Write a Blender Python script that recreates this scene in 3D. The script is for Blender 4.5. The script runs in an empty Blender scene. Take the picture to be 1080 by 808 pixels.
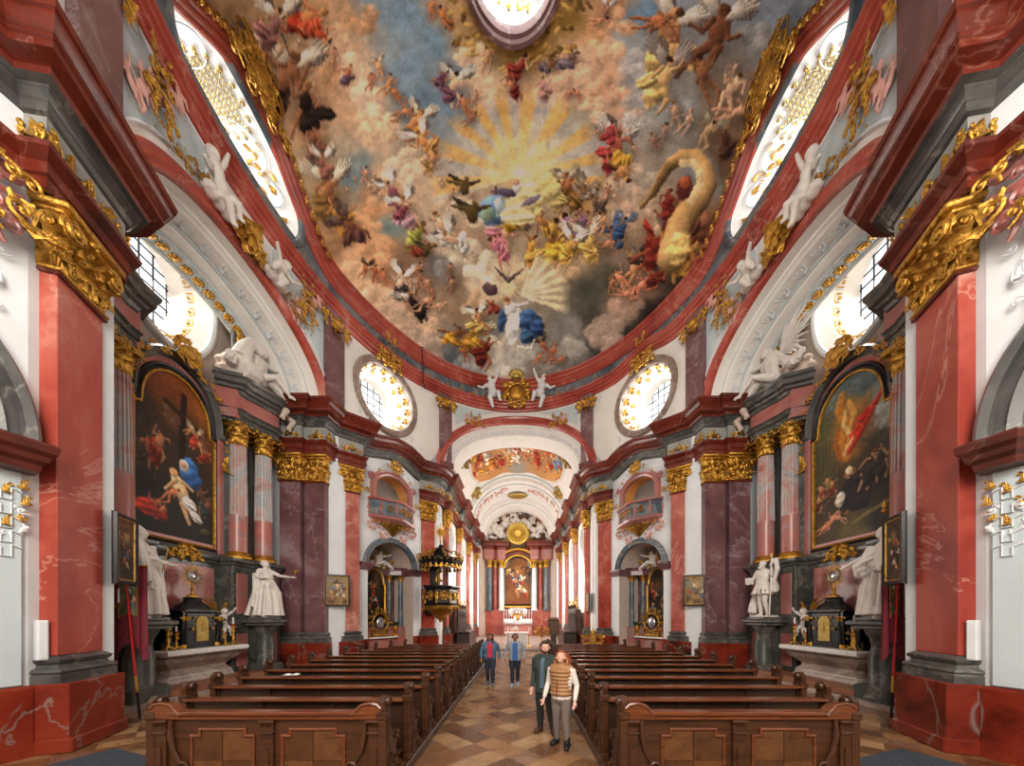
import bpy, math, random
import numpy as np
from mathutils import Vector, Matrix
from math import sin, cos, pi, sqrt, radians as R
SC = bpy.context.scene
COL = SC.collection
ORI = {}

# ---------------------------------------------------------------- camera
CX, CZ, FP, PU, PV = 0.2, 2.25, 360.0, 548.0, 651.0
cam_d = bpy.data.cameras.new('camera'); cam = bpy.data.objects.new('camera', cam_d); COL.objects.link(cam)
cam.location = (CX, 0, CZ); cam.rotation_euler = (pi/2, 0, 0)
cam_d.sensor_width = 36; cam_d.lens = 36*FP/1080; cam_d.clip_start = .05; cam_d.clip_end = 300
cam_d.shift_x = (540-PU)/1080; cam_d.shift_y = (PV-404)/1080
SC.camera = cam
def at(u, v, y):
    "point seen at pixel u,v of the photograph at distance y"
    return Vector((CX+(u-PU)*y/FP, y, CZ+(PV-v)*y/FP))

# ---------------------------------------------------------------- objects
def tag(o, label=None, cat=None, group=None, kind=None):
    if label: o['label'] = label
    if cat: o['category'] = cat
    if group: o['group'] = group
    if kind: o['kind'] = kind
    return o
def thing(name, label, cat, loc=(0,0,0), group=None, kind=None, parent=None):
    o = bpy.data.objects.new(name, None); COL.objects.link(o)
    o.empty_display_size = .1
    loc = Vector(loc)
    if parent is not None:
        o.parent = parent; o.location = loc-ORI[parent.name]
    else: o.location = loc
    ORI[o.name] = loc
    return tag(o, label, cat, group, kind)
def copy_tree(o, parent=None):
    c = o.copy(); COL.objects.link(c)
    if parent is not None: c.parent = parent
    if o.name in ORI: ORI[c.name] = ORI[o.name].copy()
    for ch in list(o.children): copy_tree(ch, c)
    return c

class MB:
    def __init__(s, M=None, side=1):
        s.v = []; s.f = []; s.n = 0; s.M = M or Matrix.Identity(4); s.side = side
    def add(s, vs, fs, M=None):
        m = s.M @ M if M is not None else s.M
        a = np.asarray(vs, float).reshape(-1, 3)
        m = np.array(m); a = a @ m[:3,:3].T + m[:3,3]
        s.v.append(a); k = s.n
        s.f.extend([tuple(i+k for i in f) for f in fs]); s.n += len(a)
        return s
    def grid(s, fn, nu, nv, cu=False, cv=False, M=None):
        vs = []
        for i in range(nu if cu else nu+1):
            for j in range(nv if cv else nv+1): vs.append(fn(i/nu, j/nv))
        NU = nu if cu else nu+1; NV = nv if cv else nv+1
        fs = [(i*NV+j, ((i+1)%NU)*NV+j, ((i+1)%NU)*NV+(j+1)%NV, i*NV+(j+1)%NV) for i in range(nu) for j in range(nv)]
        return s.add(vs, fs, M)
    def box(s, c, d, M=None, bev=0.0):
        x, y, z = c; a, b, h = d[0]/2, d[1]/2, d[2]/2
        if bev <= 0:
            vs = [(x+i*a, y+j*b, z+k*h) for i in (-1,1) for j in (-1,1) for k in (-1,1)]
            return s.add(vs, [(0,1,3,2),(4,6,7,5),(0,4,5,1),(2,3,7,6),(0,2,6,4),(1,5,7,3)], M)
        q = min(bev, a*.49, b*.49, h*.49)
        lay = []
        for zz, ins in ((z-h, q), (z-h+q, 0), (z+h-q, 0), (z+h, q)):
            lay.append([(x+sx*(a-ins-(q if t else 0)), y+sy*(b-ins-(0 if t else q)), zz) for sx, sy, t in ((-1,-1,0),(-1,-1,1),(1,-1,1),(1,-1,0),(1,1,0),(1,1,1),(-1,1,1),(-1,1,0))])
        vs = [p for l in lay for p in l]; fs = [tuple(range(7,-1,-1)), tuple(range(24,32))]
        for l in range(3):
            for i in range(8): fs.append((l*8+i, l*8+(i+1)%8, l*8+8+(i+1)%8, l*8+8+i))
        return s.add(vs, fs, M)
    def lathe(s, prof, n=24, M=None, a0=0, a1=2*pi, flute=0, fd=0, sc=(1,1)):
        full = abs(a1-a0-2*pi) < 1e-6
        m = n if full else n+1; k = len(prof); vs = []
        for i in range(m):
            a = a0+(a1-a0)*i/n
            g = 1-fd*max(0, cos(a*flute))**.5 if flute else 1
            for r, z in prof: vs.append((r*g*cos(a)*sc[0], r*g*sin(a)*sc[1], z))
        fs = [(i*k+j, ((i+1)%m)*k+j, ((i+1)%m)*k+j+1, i*k+j+1) for i in range(n) for j in range(k-1)]
        return s.add(vs, fs, M)
    def tube(s, pts, r, n=8, M=None, cap=True, flat=1.0):
        pts = [Vector(p) for p in pts]; k = len(pts)
        if not hasattr(r, '__len__'): r = [r]*k
        vs = []; up = None
        for i in range(k):
            t = (pts[min(i+1,k-1)]-pts[max(i-1,0)])
            t = t.normalized() if t.length > 1e-9 else Vector((0,0,1))
            if up is None: up = Vector((0,1,0)) if abs(t.y) < .9 else Vector((1,0,0))
            a = (up - t*up.dot(t))
            a = a.normalized() if a.length > 1e-6 else t.orthogonal().normalized()
            b = t.cross(a); up = a
            for j in range(n):
                w = 2*pi*j/n; vs.append(pts[i]+(a*cos(w)*flat+b*sin(w))*r[i])
        fs = [(i*n+j, i*n+(j+1)%n, (i+1)*n+(j+1)%n, (i+1)*n+j) for i in range(k-1) for j in range(n)]
        if cap: fs += [tuple(range(n-1,-1,-1)), tuple((k-1)*n+j for j in range(n))]
        return s.add(vs, fs, M)
    def ball(s, c, r, n=10, M=None):
        if not hasattr(r, '__len__'): r = (r,r,r)
        m = max(4, n//2); vs = [(c[0]+r[0]*sin(pi*j/m)*cos(2*pi*i/n), c[1]+r[1]*sin(pi*j/m)*sin(2*pi*i/n), c[2]+r[2]*cos(pi*j/m)) for i in range(n) for j in range(m+1)]
        fs = [(i*(m+1)+j, i*(m+1)+j+1, ((i+1)%n)*(m+1)+j+1, ((i+1)%n)*(m+1)+j) for i in range(n) for j in range(m)]
        return s.add(vs, fs, M)
    def prism(s, pts, d0, d1, M=None, axis='y'):
        "closed 2-D outline (x,z) extruded from d0 to d1 along y"
        k = len(pts); P = {'y': lambda a,b,d:(a,d,b), 'z': lambda a,b,d:(a,b,d), 'x': lambda a,b,d:(d,a,b)}[axis]
        vs = [P(a,b,d0) for a,b in pts]+[P(a,b,d1) for a,b in pts]
        fs = [tuple(range(k-1,-1,-1)), tuple(range(k,2*k))]+[(i,(i+1)%k,k+(i+1)%k,k+i) for i in range(k)]
        return s.add(vs, fs, M)
    def sweep(s, path, prof, closed=False, M=None, capends=True):
        "profile (d,z): d along the left normal of a plan path (x,y[,dz]), mitred"
        k = len(path); m = len(prof); vs = []
        P = [Vector((p[0],p[1])) for p in path]; dz = [p[2] if len(p)>2 else 0 for p in path]
        for i in range(k):
            a = P[i]-P[i-1] if (i or closed) else P[1]-P[0]
            b = P[(i+1)%k]-P[i] if (i<k-1 or closed) else P[-1]-P[-2]
            a.normalize(); b.normalize()
            na = Vector((-a.y,a.x)); nb = Vector((-b.y,b.x)); mm = na+nb
            mm = mm/max(.35, mm.length_squared/2) if mm.length > 1e-6 else na
            for d, z in prof: vs.append((P[i].x+mm.x*d, P[i].y+mm.y*d, z+dz[i]))
        fs = [(i*m+j, ((i+1)%k)*m+j, ((i+1)%k)*m+j+1, i*m+j+1) for i in range(k if closed else k-1) for j in range(m-1)]
        if capends and not closed: fs += [tuple(range(m)), tuple((k-1)*m+j for j in range(m-1,-1,-1))]
        return s.add(vs, fs, M)
    def strip(s, A, B, M=None, closed=False):
        k = len(A); vs = list(A)+list(B)
        return s.add([tuple(p) for p in vs], [(i,(i+1)%k,k+(i+1)%k,k+i) for i in range(k if closed else k-1)], M)
    def build(s, name, mat, parent=None, smooth=40, label=None, origin=None, weld=False):
        v = np.concatenate(s.v) if s.v else np.zeros((0,3))
        f = s.f
        if s.side < 0:
            v = v*np.array([-1,1,1]); f = [q[::-1] for q in f]
        if parent is not None: o0 = np.array(ORI[parent.name])
        else:
            o0 = np.array(origin) if origin is not None else np.array([(v[:,0].min()+v[:,0].max())/2, (v[:,1].min()+v[:,1].max())/2, v[:,2].min()])
        me = bpy.data.meshes.new(name); me.from_pydata((v-o0).tolist(), [], f)
        me.materials.append(mat)
        if smooth: shade(me, smooth)
        me.update()
        o = bpy.data.objects.new(name, me); COL.objects.link(o)
        if parent is not None: o.parent = parent
        else: o.location = o0
        ORI[o.name] = Vector(o0)
        if label: o['label'] = label
        return o
def shade(me, ang=40):
    n = len(me.polygons)
    if n == 0: return
    me.polygons.foreach_set('use_smooth', [True]*n)
    try: me.set_sharp_from_angle(angle=R(ang))
    except Exception: pass

def annulus(mb, inner, outer, mp, n=64, nr=6):
    "surface between two closed curves given as functions of angle, through a mapping (u,v)->3d"
    def fn(a, b):
        p = inner(a*2*pi); q = outer(a*2*pi)
        return mp(p[0]+(q[0]-p[0])*b, p[1]+(q[1]-p[1])*b)
    mb.grid(fn, n, nr, cu=True)
def rect_ray(cx, cy, x0, x1, y0, y1):
    def f(a):
        c, s_ = cos(a), sin(a); t = 1e9
        if c > 1e-9: t = min(t, (x1-cx)/c)
        if c < -1e-9: t = min(t, (x0-cx)/c)
        if s_ > 1e-9: t = min(t, (y1-cy)/s_)
        if s_ < -1e-9: t = min(t, (y0-cy)/s_)
        return (cx+c*t, cy+s_*t)
    return f

# ---------------------------------------------------------------- materials
def _nodes(name):
    m = bpy.data.materials.new(name); m.use_nodes = True; nt = m.node_tree
    return m, nt, nt.nodes['Principled BSDF']
def hexc(h):
    h = h.lstrip('#'); c = [int(h[i:i+2],16)/255 for i in (0,2,4)]
    return tuple(((x/12.92) if x <= .04045 else ((x+.055)/1.055)**2.4) for x in c)+(1,)
def ramp(nt, stops):
    r = nt.nodes.new('ShaderNodeValToRGB'); e = r.color_ramp.elements
    while len(e) < len(stops): e.new(.5)
    for i,(p,c) in enumerate(stops): e[i].position = p; e[i].color = hexc(c) if isinstance(c,str) else c
    return r
def noise_n(nt, scale, detail=4, dist=0, rough=.5, vec=None):
    n = nt.nodes.new('ShaderNodeTexNoise'); n.inputs['Scale'].default_value = scale; n.inputs['Detail'].default_value = detail
    n.inputs['Distortion'].default_value = dist; n.inputs['Roughness'].default_value = rough
    if vec is not None: nt.links.new(vec, n.inputs['Vector'])
    return n
def geo(nt): return nt.nodes.new('ShaderNodeNewGeometry').outputs['Position']
def marble(name, cols, vein, scale=.6, rough=.25, vscale=.5, vw=.012, vamt=.7, stretch=None, bump=0):
    m, nt, b = _nodes(name); L = nt.links.new; pos = geo(nt)
    if stretch:
        mp = nt.nodes.new('ShaderNodeMapping'); mp.inputs['Scale'].default_value = stretch; L(pos, mp.inputs['Vector']); pos = mp.outputs[0]
    n1 = noise_n(nt, scale, 9, 1.2, .62, pos)
    r1 = ramp(nt, [(.30+.4*i/(len(cols)-1), c) for i,c in enumerate(cols)]); L(n1.outputs['Fac'], r1.inputs['Fac'])
    n2 = noise_n(nt, vscale, 6, .8, .6, pos)
    r2 = ramp(nt, [(.5-vw*2,(0,0,0,1)),(.5,(vamt,)*3+(1,)),(.5+vw*2,(0,0,0,1))]); L(n2.outputs['Fac'], r2.inputs['Fac'])
    mx = nt.nodes.new('ShaderNodeMixRGB'); L(r2.outputs[0], mx.inputs['Fac']); L(r1.outputs[0], mx.inputs[1]); mx.inputs[2].default_value = hexc(vein)
    L(mx.outputs[0], b.inputs['Base Color']); b.inputs['Roughness'].default_value = rough
    return m
def plain(name, c, rough=.6, metal=0, var=.06, scale=3, bump=0, bscale=40, spec=.5, sheen=0):
    m, nt, b = _nodes(name); L = nt.links.new; pos = geo(nt)
    cc = hexc(c) if isinstance(c,str) else c
    n = noise_n(nt, scale, 5, 0, .6, pos)
    lo = tuple(max(0,x*(1-var*2.2)) for x in cc[:3])+(1,); hi = tuple(min(1,x*(1+var*1.6)) for x in cc[:3])+(1,)
    r = ramp(nt, [(.3,lo),(.7,hi)]); L(n.outputs['Fac'], r.inputs['Fac']); L(r.outputs[0], b.inputs['Base Color'])
    b.inputs['Roughness'].default_value = rough; b.inputs['Metallic'].default_value = metal
    b.inputs['Specular IOR Level'].default_value = spec
    if bump:
        n2 = noise_n(nt, bscale, 4, 0, .6, pos); bp = nt.nodes.new('ShaderNodeBump'); bp.inputs['Strength'].default_value = bump; bp.inputs['Distance'].default_value = .02
        L(n2.outputs['Fac'], bp.inputs['Height']); L(bp.outputs[0], b.inputs['Normal'])
    return m
def wood(name, cols, rough=.4, scale=3, stretch=(.4,3,8)):
    m, nt, b = _nodes(name); L = nt.links.new; pos = geo(nt)
    mp = nt.nodes.new('ShaderNodeMapping'); mp.inputs['Scale'].default_value = stretch; L(pos, mp.inputs['Vector'])
    n = noise_n(nt, scale, 7, .6, .65, mp.outputs[0])
    r = ramp(nt, [(.3+.4*i/(len(cols)-1), c) for i,c in enumerate(cols)]); L(n.outputs['Fac'], r.inputs['Fac'])
    L(r.outputs[0], b.inputs['Base Color']); b.inputs['Roughness'].default_value = rough
    return m
def gilding(name, c, c2, rough=.36):
    "gold leaf: metal with darker brown in random patches"
    m, nt, b = _nodes(name); L = nt.links.new; pos = geo(nt)
    n = noise_n(nt, 11, 6, .4, .65, pos); r = ramp(nt, [(.32,c2),(.5,c),(.75,c)]); L(n.outputs['Fac'], r.inputs['Fac']); L(r.outputs[0], b.inputs['Base Color'])
    b.inputs['Metallic'].default_value = .85; b.inputs['Roughness'].default_value = rough
    n2 = noise_n(nt, 34, 4, 0, .6, pos); bp = nt.nodes.new('ShaderNodeBump'); bp.inputs['Strength'].default_value = .55; bp.inputs['Distance'].default_value = .03
    L(n2.outputs['Fac'], bp.inputs['Height']); L(bp.outputs[0], b.inputs['Normal']); return m
def attr_mat(name, rough=.7, bump=0):
    m, nt, b = _nodes(name); a = nt.nodes.new('ShaderNodeVertexColor'); a.layer_name = 'paint'
    nt.links.new(a.outputs[0], b.inputs['Base Color']); b.inputs['Roughness'].default_value = rough
    b.inputs['Specular IOR Level'].default_value = .2
    return m
M = {}
M['red'] = marble('red_marble', ['#7e2a22','#9c3d31','#ab4a3c','#b4594a','#cf8e7c'], '#dcae9c', .38, .3, .3, .0035, .45)
M['red_dado'] = marble('red_dado_marble', ['#1c1110','#5c1d12','#7c2a1b','#87321f','#702518'], '#857d75', .6, .25, .3, .005, .7)
M['purple'] = marble('purple_marble', ['#54393c','#6a484b','#7a5658','#978083'], '#a89c9c', .5, .3, .4, .006, .5)
M['pink'] = marble('pink_marble', ['#9c534c','#b26c63','#ab7069','#a58d89'], '#75797c', .8, .3, .5, .008, .5)
M['pinkw'] = marble('pale_pink_marble', ['#a8605a','#b88880','#b9aba6','#a3aaae','#b07a72'], '#8a9296', .9, .3, .5, .012, .5)
M['rose'] = marble('rose_marble', ['#9a463b','#ad5c50','#bd7466','#cc9184'], '#dcb8aa', .5, .3, .35, .005, .5)
M['cornice'] = marble('cornice_red_marble', ['#431610','#5e2116','#722b1c','#5a2016'], '#a4705f', .8, .3, .5, .005, .5)
M['darkred'] = marble('dark_red_marble', ['#32130f','#4a1d17','#5c2a21','#432622'], '#7c5c52', .9, .3, .5, .006, .5)
M['grey'] = marble('grey_marble', ['#343535','#4a4a48','#5a5956','#474a4c'], '#989388', .9, .3, .7, .01, .5)
M['green'] = marble('green_grey_marble', ['#2c302d','#3d403b','#4c4d48','#625f57'], '#8a887c', .9, .3, .7, .01, .5)
M['bluegrey'] = marble('blue_grey_marble', ['#3c4650','#505d69','#66717a','#838a8e'], '#b0a592', .6, .35, .6, .014, .5)
M['greylight'] = marble('light_grey_stucco', ['#80817e','#92938f','#9d9b96','#868a8a'], '#6e7274', .8, .45, .6, .01, .3)
M['stone'] = marble('beige_stone', ['#6a5950','#857268','#9b887c','#7c6a62'], '#c0b4a8', 1.1, .35, .7, .016, .4)
M['white'] = plain('white_plaster', '#e9e5df', .8, 0, .025, 1.5, .08, 30)
M['cool'] = plain('cool_white_plaster', '#dfe2e4', .8, 0, .03, 1.5, .08, 30)
M['pale'] = plain('pale_blue_plaster', '#c3cfd2', .8, 0, .03, 1.5, .05, 30)
M['stucco'] = plain('white_stucco', '#ddd6cf', .55, 0, .05, 6, .1, 60)
M['warmstucco'] = plain('warm_stucco', '#cbb9ac', .55, 0, .07, 6, .1, 60)
M['pinkstucco'] = plain('pink_stucco', '#d9a498', .7, 0, .06, 3)
M['gold'] = gilding('gilding','#d2a046','#6c4716')
M['goldm'] = gilding('matt_gilding','#b88c40','#5a3f18',.42)
M['goldpale'] = gilding('pale_gilding','#c4a860','#8a6c30',.45)
M['black'] = plain('black_lacquer', '#16161a', .25, 0, .1, 3)
M['dark'] = plain('dark_frame_wood', '#2b2522', .4, 0, .15, 6)
M['iron'] = plain('dark_iron', '#3a3a3c', .5, .6, .1, 6)
M['silver'] = plain('silver', '#b9bcc2', .3, .8, .1, 6)
M['wood'] = wood('pew_wood', ['#26140b','#381f10','#4a2a17','#331d10'], .35)
M['woodtop'] = wood('polished_pew_rail', ['#43200f','#5a2e18','#6c3b20','#4d2814'], .25)
M['woodpanel'] = wood('pale_inlay_wood', ['#43250f','#54321a','#613d22','#4b2d15'], .4, 3, (2,2,2))
M['wooddark'] = wood('dark_pew_wood', ['#1c100a','#29170d','#341f12','#22140b'], .4)
M['step'] = wood('brown_step_wood', ['#5e3520','#7a4a30','#8c5a3e','#6a4028'], .4, 3, (3,1,1))
M['cloth'] = plain('white_cloth', '#e6e2df', .8, 0, .03, 10, .15, 120)
M['banner'] = plain('crimson_damask', '#6c0f22', .75, 0, .25, 22)
M['redpole'] = plain('red_pole_paint', '#b31c1f', .4, 0, .05, 3)
M['velvet'] = plain('red_velvet', '#8a1431', .9, 0, .1, 8)
def glass_mat():
    m, nt, b = _nodes('window_glass'); out = nt.nodes['Material Output']
    t = nt.nodes.new('ShaderNodeBsdfTransparent'); g = nt.nodes.new('ShaderNodeBsdfGlossy'); g.inputs['Roughness'].default_value = .1
    mx = nt.nodes.new('ShaderNodeMixShader'); mx.inputs[0].default_value = .08
    nt.links.new(t.outputs[0], mx.inputs[1]); nt.links.new(g.outputs[0], mx.inputs[2]); nt.links.new(mx.outputs[0], out.inputs[0]); return m
GLASS = glass_mat()

# ---------------------------------------------------------------- ornament: frame F maps local (x along the wall, y outwards, z up)
def frame(p, d, up=(0,0,1)):
    "matrix with local x = d (plan direction), y = outward normal (left of d), z up, origin p"
    d = Vector((d[0],d[1],0)).normalized(); n = Vector((-d.y,d.x,0))
    return Matrix(((d.x,n.x,0,p[0]),(d.y,n.y,0,p[1]),(0,0,1,p[2]),(0,0,0,1)))
def leaf(mb, M_, w, h, curl=.25, lobes=3, nu=12, nv=6, thick=.0):
    "acanthus leaf standing on the origin, face along +y, tip curling outwards"
    def fn(a, b):
        t = a; u = b*2-1
        ww = w*.5*(sin(min(1,t*1.25)*pi*.62)+.25)*(1-.75*max(0,t-.75)/.25)*(1+.24*sin(t*pi*2*lobes))
        y = curl*.12*h+curl*h*max(0,t-.45)**2*3.0+.06*w*(1-u*u)*(1-t)
        z = h*(t-.34*max(0,t-.62)**1.6*3.2*curl/.25*.5)
        return (u*ww, y-.10*w*u*u+.05*w*cos(u*3*pi)*(1-t*.6), z)
    mb.grid(fn, nu, nv, M=M_)
def spiral(mb, M_, r, th=.03, turns=1.6, n=26, flip=1, tail=0, m=6, dep=1):
    "C-scroll: volute in the local x-z plane starting at the origin"
    pts=[]; rr=[]
    for i in range(n+1):
        t=i/n; a=t*turns*2*pi; q=r*(1-t)**.85
        pts.append((flip*(r-q*cos(a)), dep*(.5+.5*t)*th*1.2, q*sin(a)+0)); rr.append(th*(1-.45*t))
    if tail:
        pre=[(flip*0, th*.4, -tail*(1-k/5)) for k in range(5)]
        pre=[(p[0]-flip*tail*.25*sin((1-k/5)*pi/2),p[1],p[2]) for k,p in enumerate(pre)]
        pts=pre+pts; rr=[th*.5+th*.5*k/5 for k in range(5)]+rr
    mb.tube(pts, rr, m, M=M_)
    mb.ball(pts[-1], th*1.15, 8, M=M_)
def RotY(a): return Matrix.Rotation(a,4,'Y')
def RotX(a): return Matrix.Rotation(a,4,'X')
def RotZ(a): return Matrix.Rotation(a,4,'Z')
def T(x,y,z): return Matrix.Translation((x,y,z))
def spray(mb, F, w, h, n=9, seed=0, th=.03, sym=True, lf=1.0):
    "rocaille spray of scrolls and leaves filling w x h around the frame origin (centre)"
    rs = random.Random(seed)
    for i in range(n):
        x = rs.uniform(.04,.5)*w; z = rs.uniform(-.5,.5)*h*(1-.5*x/w); r = rs.uniform(.10,.2)*min(w,h)*.9; rot = rs.uniform(-pi,pi); fl = rs.choice((-1,1)); k = rs.random()
        for sx in ((-1,1) if sym else (rs.choice((-1,1)),)):
            Mx = F @ T(sx*x,.01,z)
            if k < .55: spiral(mb, Mx @ RotY(sx*rot), r, th*rs.uniform(.8,1.2), 1.3, 16, sx*fl, r*1.3, 5)
            else: leaf(mb, Mx @ RotY(sx*rot), r*1.1*lf, r*2.2*lf, .3, 2, 6, 4)
def cartouche(mb, F, w, h, seed=0, th=.04):
    "shield with raised boss and a border of scrolls"
    mb.grid(lambda a,b:(w*.26*b*cos(a*2*pi)*(1-.12*sin(a*2*pi)), .14*w*sqrt(max(0,1-b*b))+.02, h*.24*b*sin(a*2*pi)), 28, 7, cu=True, M=F)
    k=14
    for i in range(k):
        a=2*pi*i/k+.2; x=.33*w*cos(a); z=.33*h*sin(a)
        if i%2: leaf(mb, F@T(x*.9,.03,z*.9)@RotY(pi/2-a), w*.2, h*.24, .35, 3)
        else: spiral(mb, F@T(x,.05,z)@RotY(pi/2-a+.5), w*.085, th, 1.4, 18, 1 if cos(a)>0 else -1, w*.1)
    pts=[(.29*w*cos(a)*(1+.07*cos(5*a)), .08, .28*h*sin(a)*(1+.07*sin(4*a))) for a in frange(0,2*pi,48)]
    mb.tube(pts, th*.8, 8, M=F, cap=False)
def putto(mb, Mx, S=1.0, pose=0):
    "chubby child of connected volumes; meshed later as one skin"
    C = mb.ball
    def limb(pts, rs_): mb.tube(pts, rs_, 8, M=Mx)
    s=S
    mb.ball((0,0,0), (.13*s,.11*s,.15*s), 12, M=Mx); mb.ball((.01*s,0,.19*s), (.12*s,.10*s,.13*s), 12, M=Mx); mb.ball((.02*s,.02*s,.39*s), (.095*s,.1*s,.105*s), 12, M=Mx)
    limb([(.02*s,.01*s,.25*s),(.02*s,.02*s,.35*s)], [.06*s,.05*s])
    for sx in (-1,1):
        q = (.6 if pose==0 else -.3)*sx
        limb([(sx*.09*s,0,.25*s),(sx*.24*s,.05*s,(.27+.1*sx*(1-pose))*s),(sx*.36*s,.1*s,(.38+.14*sx)*s)], [.055*s,.045*s,.03*s]); 
        limb([(sx*.06*s,0,-.06*s),(sx*.13*s,.14*s,-.15*s+q*.03*s),(sx*.12*s,.08*s,-.36*s+q*.1*s),(sx*.13*s,.15*s,-.40*s+q*.1*s)], [.085*s,.07*s,.045*s,.035*s])
def remesh(name, mb, mat, parent=None, voxel=.02, smooth_it=2, noise_amp=0, label=None, decim=None, noise_scale=8):
    "one continuous skin around overlapping volumes"
    me = bpy.data.meshes.new('tmp'); v = np.concatenate(mb.v); f = mb.f
    if mb.side < 0: v = v*np.array([-1,1,1]); f = [q[::-1] for q in f]
    me.from_pydata(v.tolist(), [], f); o = bpy.data.objects.new('tmp', me); COL.objects.link(o)
    m = o.modifiers.new('r','REMESH'); m.mode='VOXEL'; m.voxel_size = voxel; m.use_smooth_shade = True
    if smooth_it:
        q = o.modifiers.new('s','SMOOTH'); q.iterations = smooth_it; q.factor = .5
    dg = bpy.context.evaluated_depsgraph_get(); nm = bpy.data.meshes.new_from_object(o.evaluated_get(dg))
    bpy.data.objects.remove(o); bpy.data.meshes.remove(me)
    n = len(nm.vertices); co = np.zeros(n*3,np.float32); nm.vertices.foreach_get('co',co); co = co.reshape(-1,3)
    if n == 0: print('EMPTY REMESH', name)
    if noise_amp:
        no = np.zeros(n*3,np.float32); nm.vertices.foreach_get('normal',no); no=no.reshape(-1,3)
        d = fbm(co[:,0]*noise_scale+co[:,1]*noise_scale*.7, co[:,2]*noise_scale*.45+co[:,1]*3, 3, 5)-.5
        co = co+no*(d*2*noise_amp)[:,None]
    o0 = np.array(ORI[parent.name]) if parent is not None else np.array([(co[:,0].min()+co[:,0].max())/2,(co[:,1].min()+co[:,1].max())/2,co[:,2].min()])
    nm.vertices.foreach_set('co',(co-o0).astype(np.float32).ravel()); nm.name = name; nm.materials.clear(); nm.materials.append(mat)
    nm.polygons.foreach_set('use_smooth',[True]*len(nm.polygons)); nm.update()
    ob = bpy.data.objects.new(name, nm); COL.objects.link(ob)
    if parent is not None: ob.parent = parent
    else: ob.location = o0
    ORI[ob.name] = Vector(o0)
    if label: ob['label'] = label
    return ob
def capital(mb, per, h, r=None):
    """gilded composite capital. per: list of (point(x,y), normal(x,y)) places around the bell for leaves; corners: diagonal volutes"""
    pass
def capital_flat(mb, F, w, d, h):
    "pilaster capital: frame origin at the middle of the shaft face at the astragal; w face width, d projection"
    hw=w/2
    for t,y in ((0,0),):
        mb.box((0,-d/2+.03,.03),(w+.10,d+.08,.07),M=F,bev=.02)
        mb.box((0,-d/2,h*.45),(w-.02,d,h*.8),M=F)
        # abacus
        mb.box((0,-d/2+.12,h-.06),(w+.34,d+.26,.12),M=F,bev=.03); mb.box((0,-d/2+.07,h-.15),(w+.22,d+.16,.07),M=F,bev=.02)
    n1=max(3,int(round(w/.26)))
    for i in range(n1):
        x=-hw+(i+.5)*w/n1; leaf(mb, F@T(x,0,.06), w/n1*1.15, h*.42, .5, 3)
    for i in range(n1-1):
        x=-hw+(i+1)*w/n1; leaf(mb, F@T(x,.01,.1), w/n1*1.1, h*.66, .42, 3)
    for sx in (-1,1):
        Ms=F@T(sx*hw,-d/2,.06)@RotZ(-sx*pi/2); leaf(mb, Ms, d*.9, h*.42, .5, 3); leaf(mb, F@T(sx*hw,-.03,.08)@RotZ(-sx*pi/4), .2, h*.62, .45, 3)
        # big corner volutes
        rv=min(.2,h*.17)
        spiral(mb, F@T(sx*(hw-rv*1.1),.1,h*.66), rv, rv*.3, 1.9, 30, sx, h*.2, 7)
        spiral(mb, F@T(sx*(hw-rv*1.1),.17,h*.66), rv*.9, rv*.26, 1.9, 30, sx, 0, 7)
        spiral(mb, F@T(sx*hw*.12,.06,h*.6), rv*.6, rv*.2, 1.5, 20, sx, h*.15, 6)
        spiral(mb, F@T(sx*(hw+.04),-.02,h*.66)@RotZ(-sx*pi/2)@T(-rv*.9,0,0), rv*.9, rv*.28, 1.8, 26, 1, h*.15, 6)
    spray(mb,F@T(0,.07,h*.42),w*1.05,h*.7,16,int(w*100),.018,lf=.8)
    for sx in (-1,1): spray(mb,F@T(sx*(hw+.05),-d/2,h*.45)@RotZ(-sx*pi/2),d,h*.7,6,3,.016)
    # egg-and-dart band and flower
    for i in range(n1*2+1): mb.ball((-hw+i*w/(n1*2),.06,h*.78),(.045,.05,.06),6,M=F)
    mb.ball((0,.18,h-.08),(.09,.07,.09),8,M=F)
    for i in range(6):
        a=i*pi/3; mb.ball((.1*cos(a),.17,h-.08+.1*sin(a)),(.045,.04,.045),6,M=F)
def capital_round(mb, Mx, r, h):
    mb.lathe([(r*1.02,0),(r*1.12,.03),(r*1.02,.07),(r*.98,.1),(r*.95,h*.5),(r*1.1,h*.8),(r*1.2,h*.84)], 20, M=Mx)
    for i in range(8):
        a=i*pi/4; leaf(mb, Mx@RotZ(a)@T(0,r*.97,.05), r*.85, h*.42, .5, 3, 6, 4)
        leaf(mb, Mx@RotZ(a+pi/8)@T(0,r*.95,.08), r*.8, h*.64, .42, 3, 6, 4)
    for i in range(4):
        a=pi/4+i*pi/2
        for sx in (-1,1): spiral(mb, Mx@RotZ(a-sx*.55)@T(-sx*r*.1,r*1.08,h*.68), r*.3, r*.09, 1.6, 18, sx, h*.12, 5)
    mb.box((0,0,h-.045),(r*2.7,r*2.7,.09),M=Mx,bev=.02); mb.box((0,0,h-.11),(r*2.45,r*2.45,.05),M=Mx)
def attic_base(mb, Mx, r, h, n=24):
    mb.lathe([(r*1.42,0),(r*1.42,h*.28),(r*1.38,h*.3),(r*1.42,h*.4),(r*1.36,h*.5),(r*1.2,h*.56),(r*1.14,h*.68),(r*1.2,h*.76),(r*1.24,h*.86),(r*1.16,h*.95),(r*1.02,h),(r,h)], n, M=Mx)
M['woodp2'] = wood('darker_inlay_wood', ['#331c0c','#422611','#503018','#3a210f'], .4, 3, (2,2,2))
M['slate'] = plain('slate_blue_rubber', '#39414b', .7, 0, .1, 6)
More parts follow.
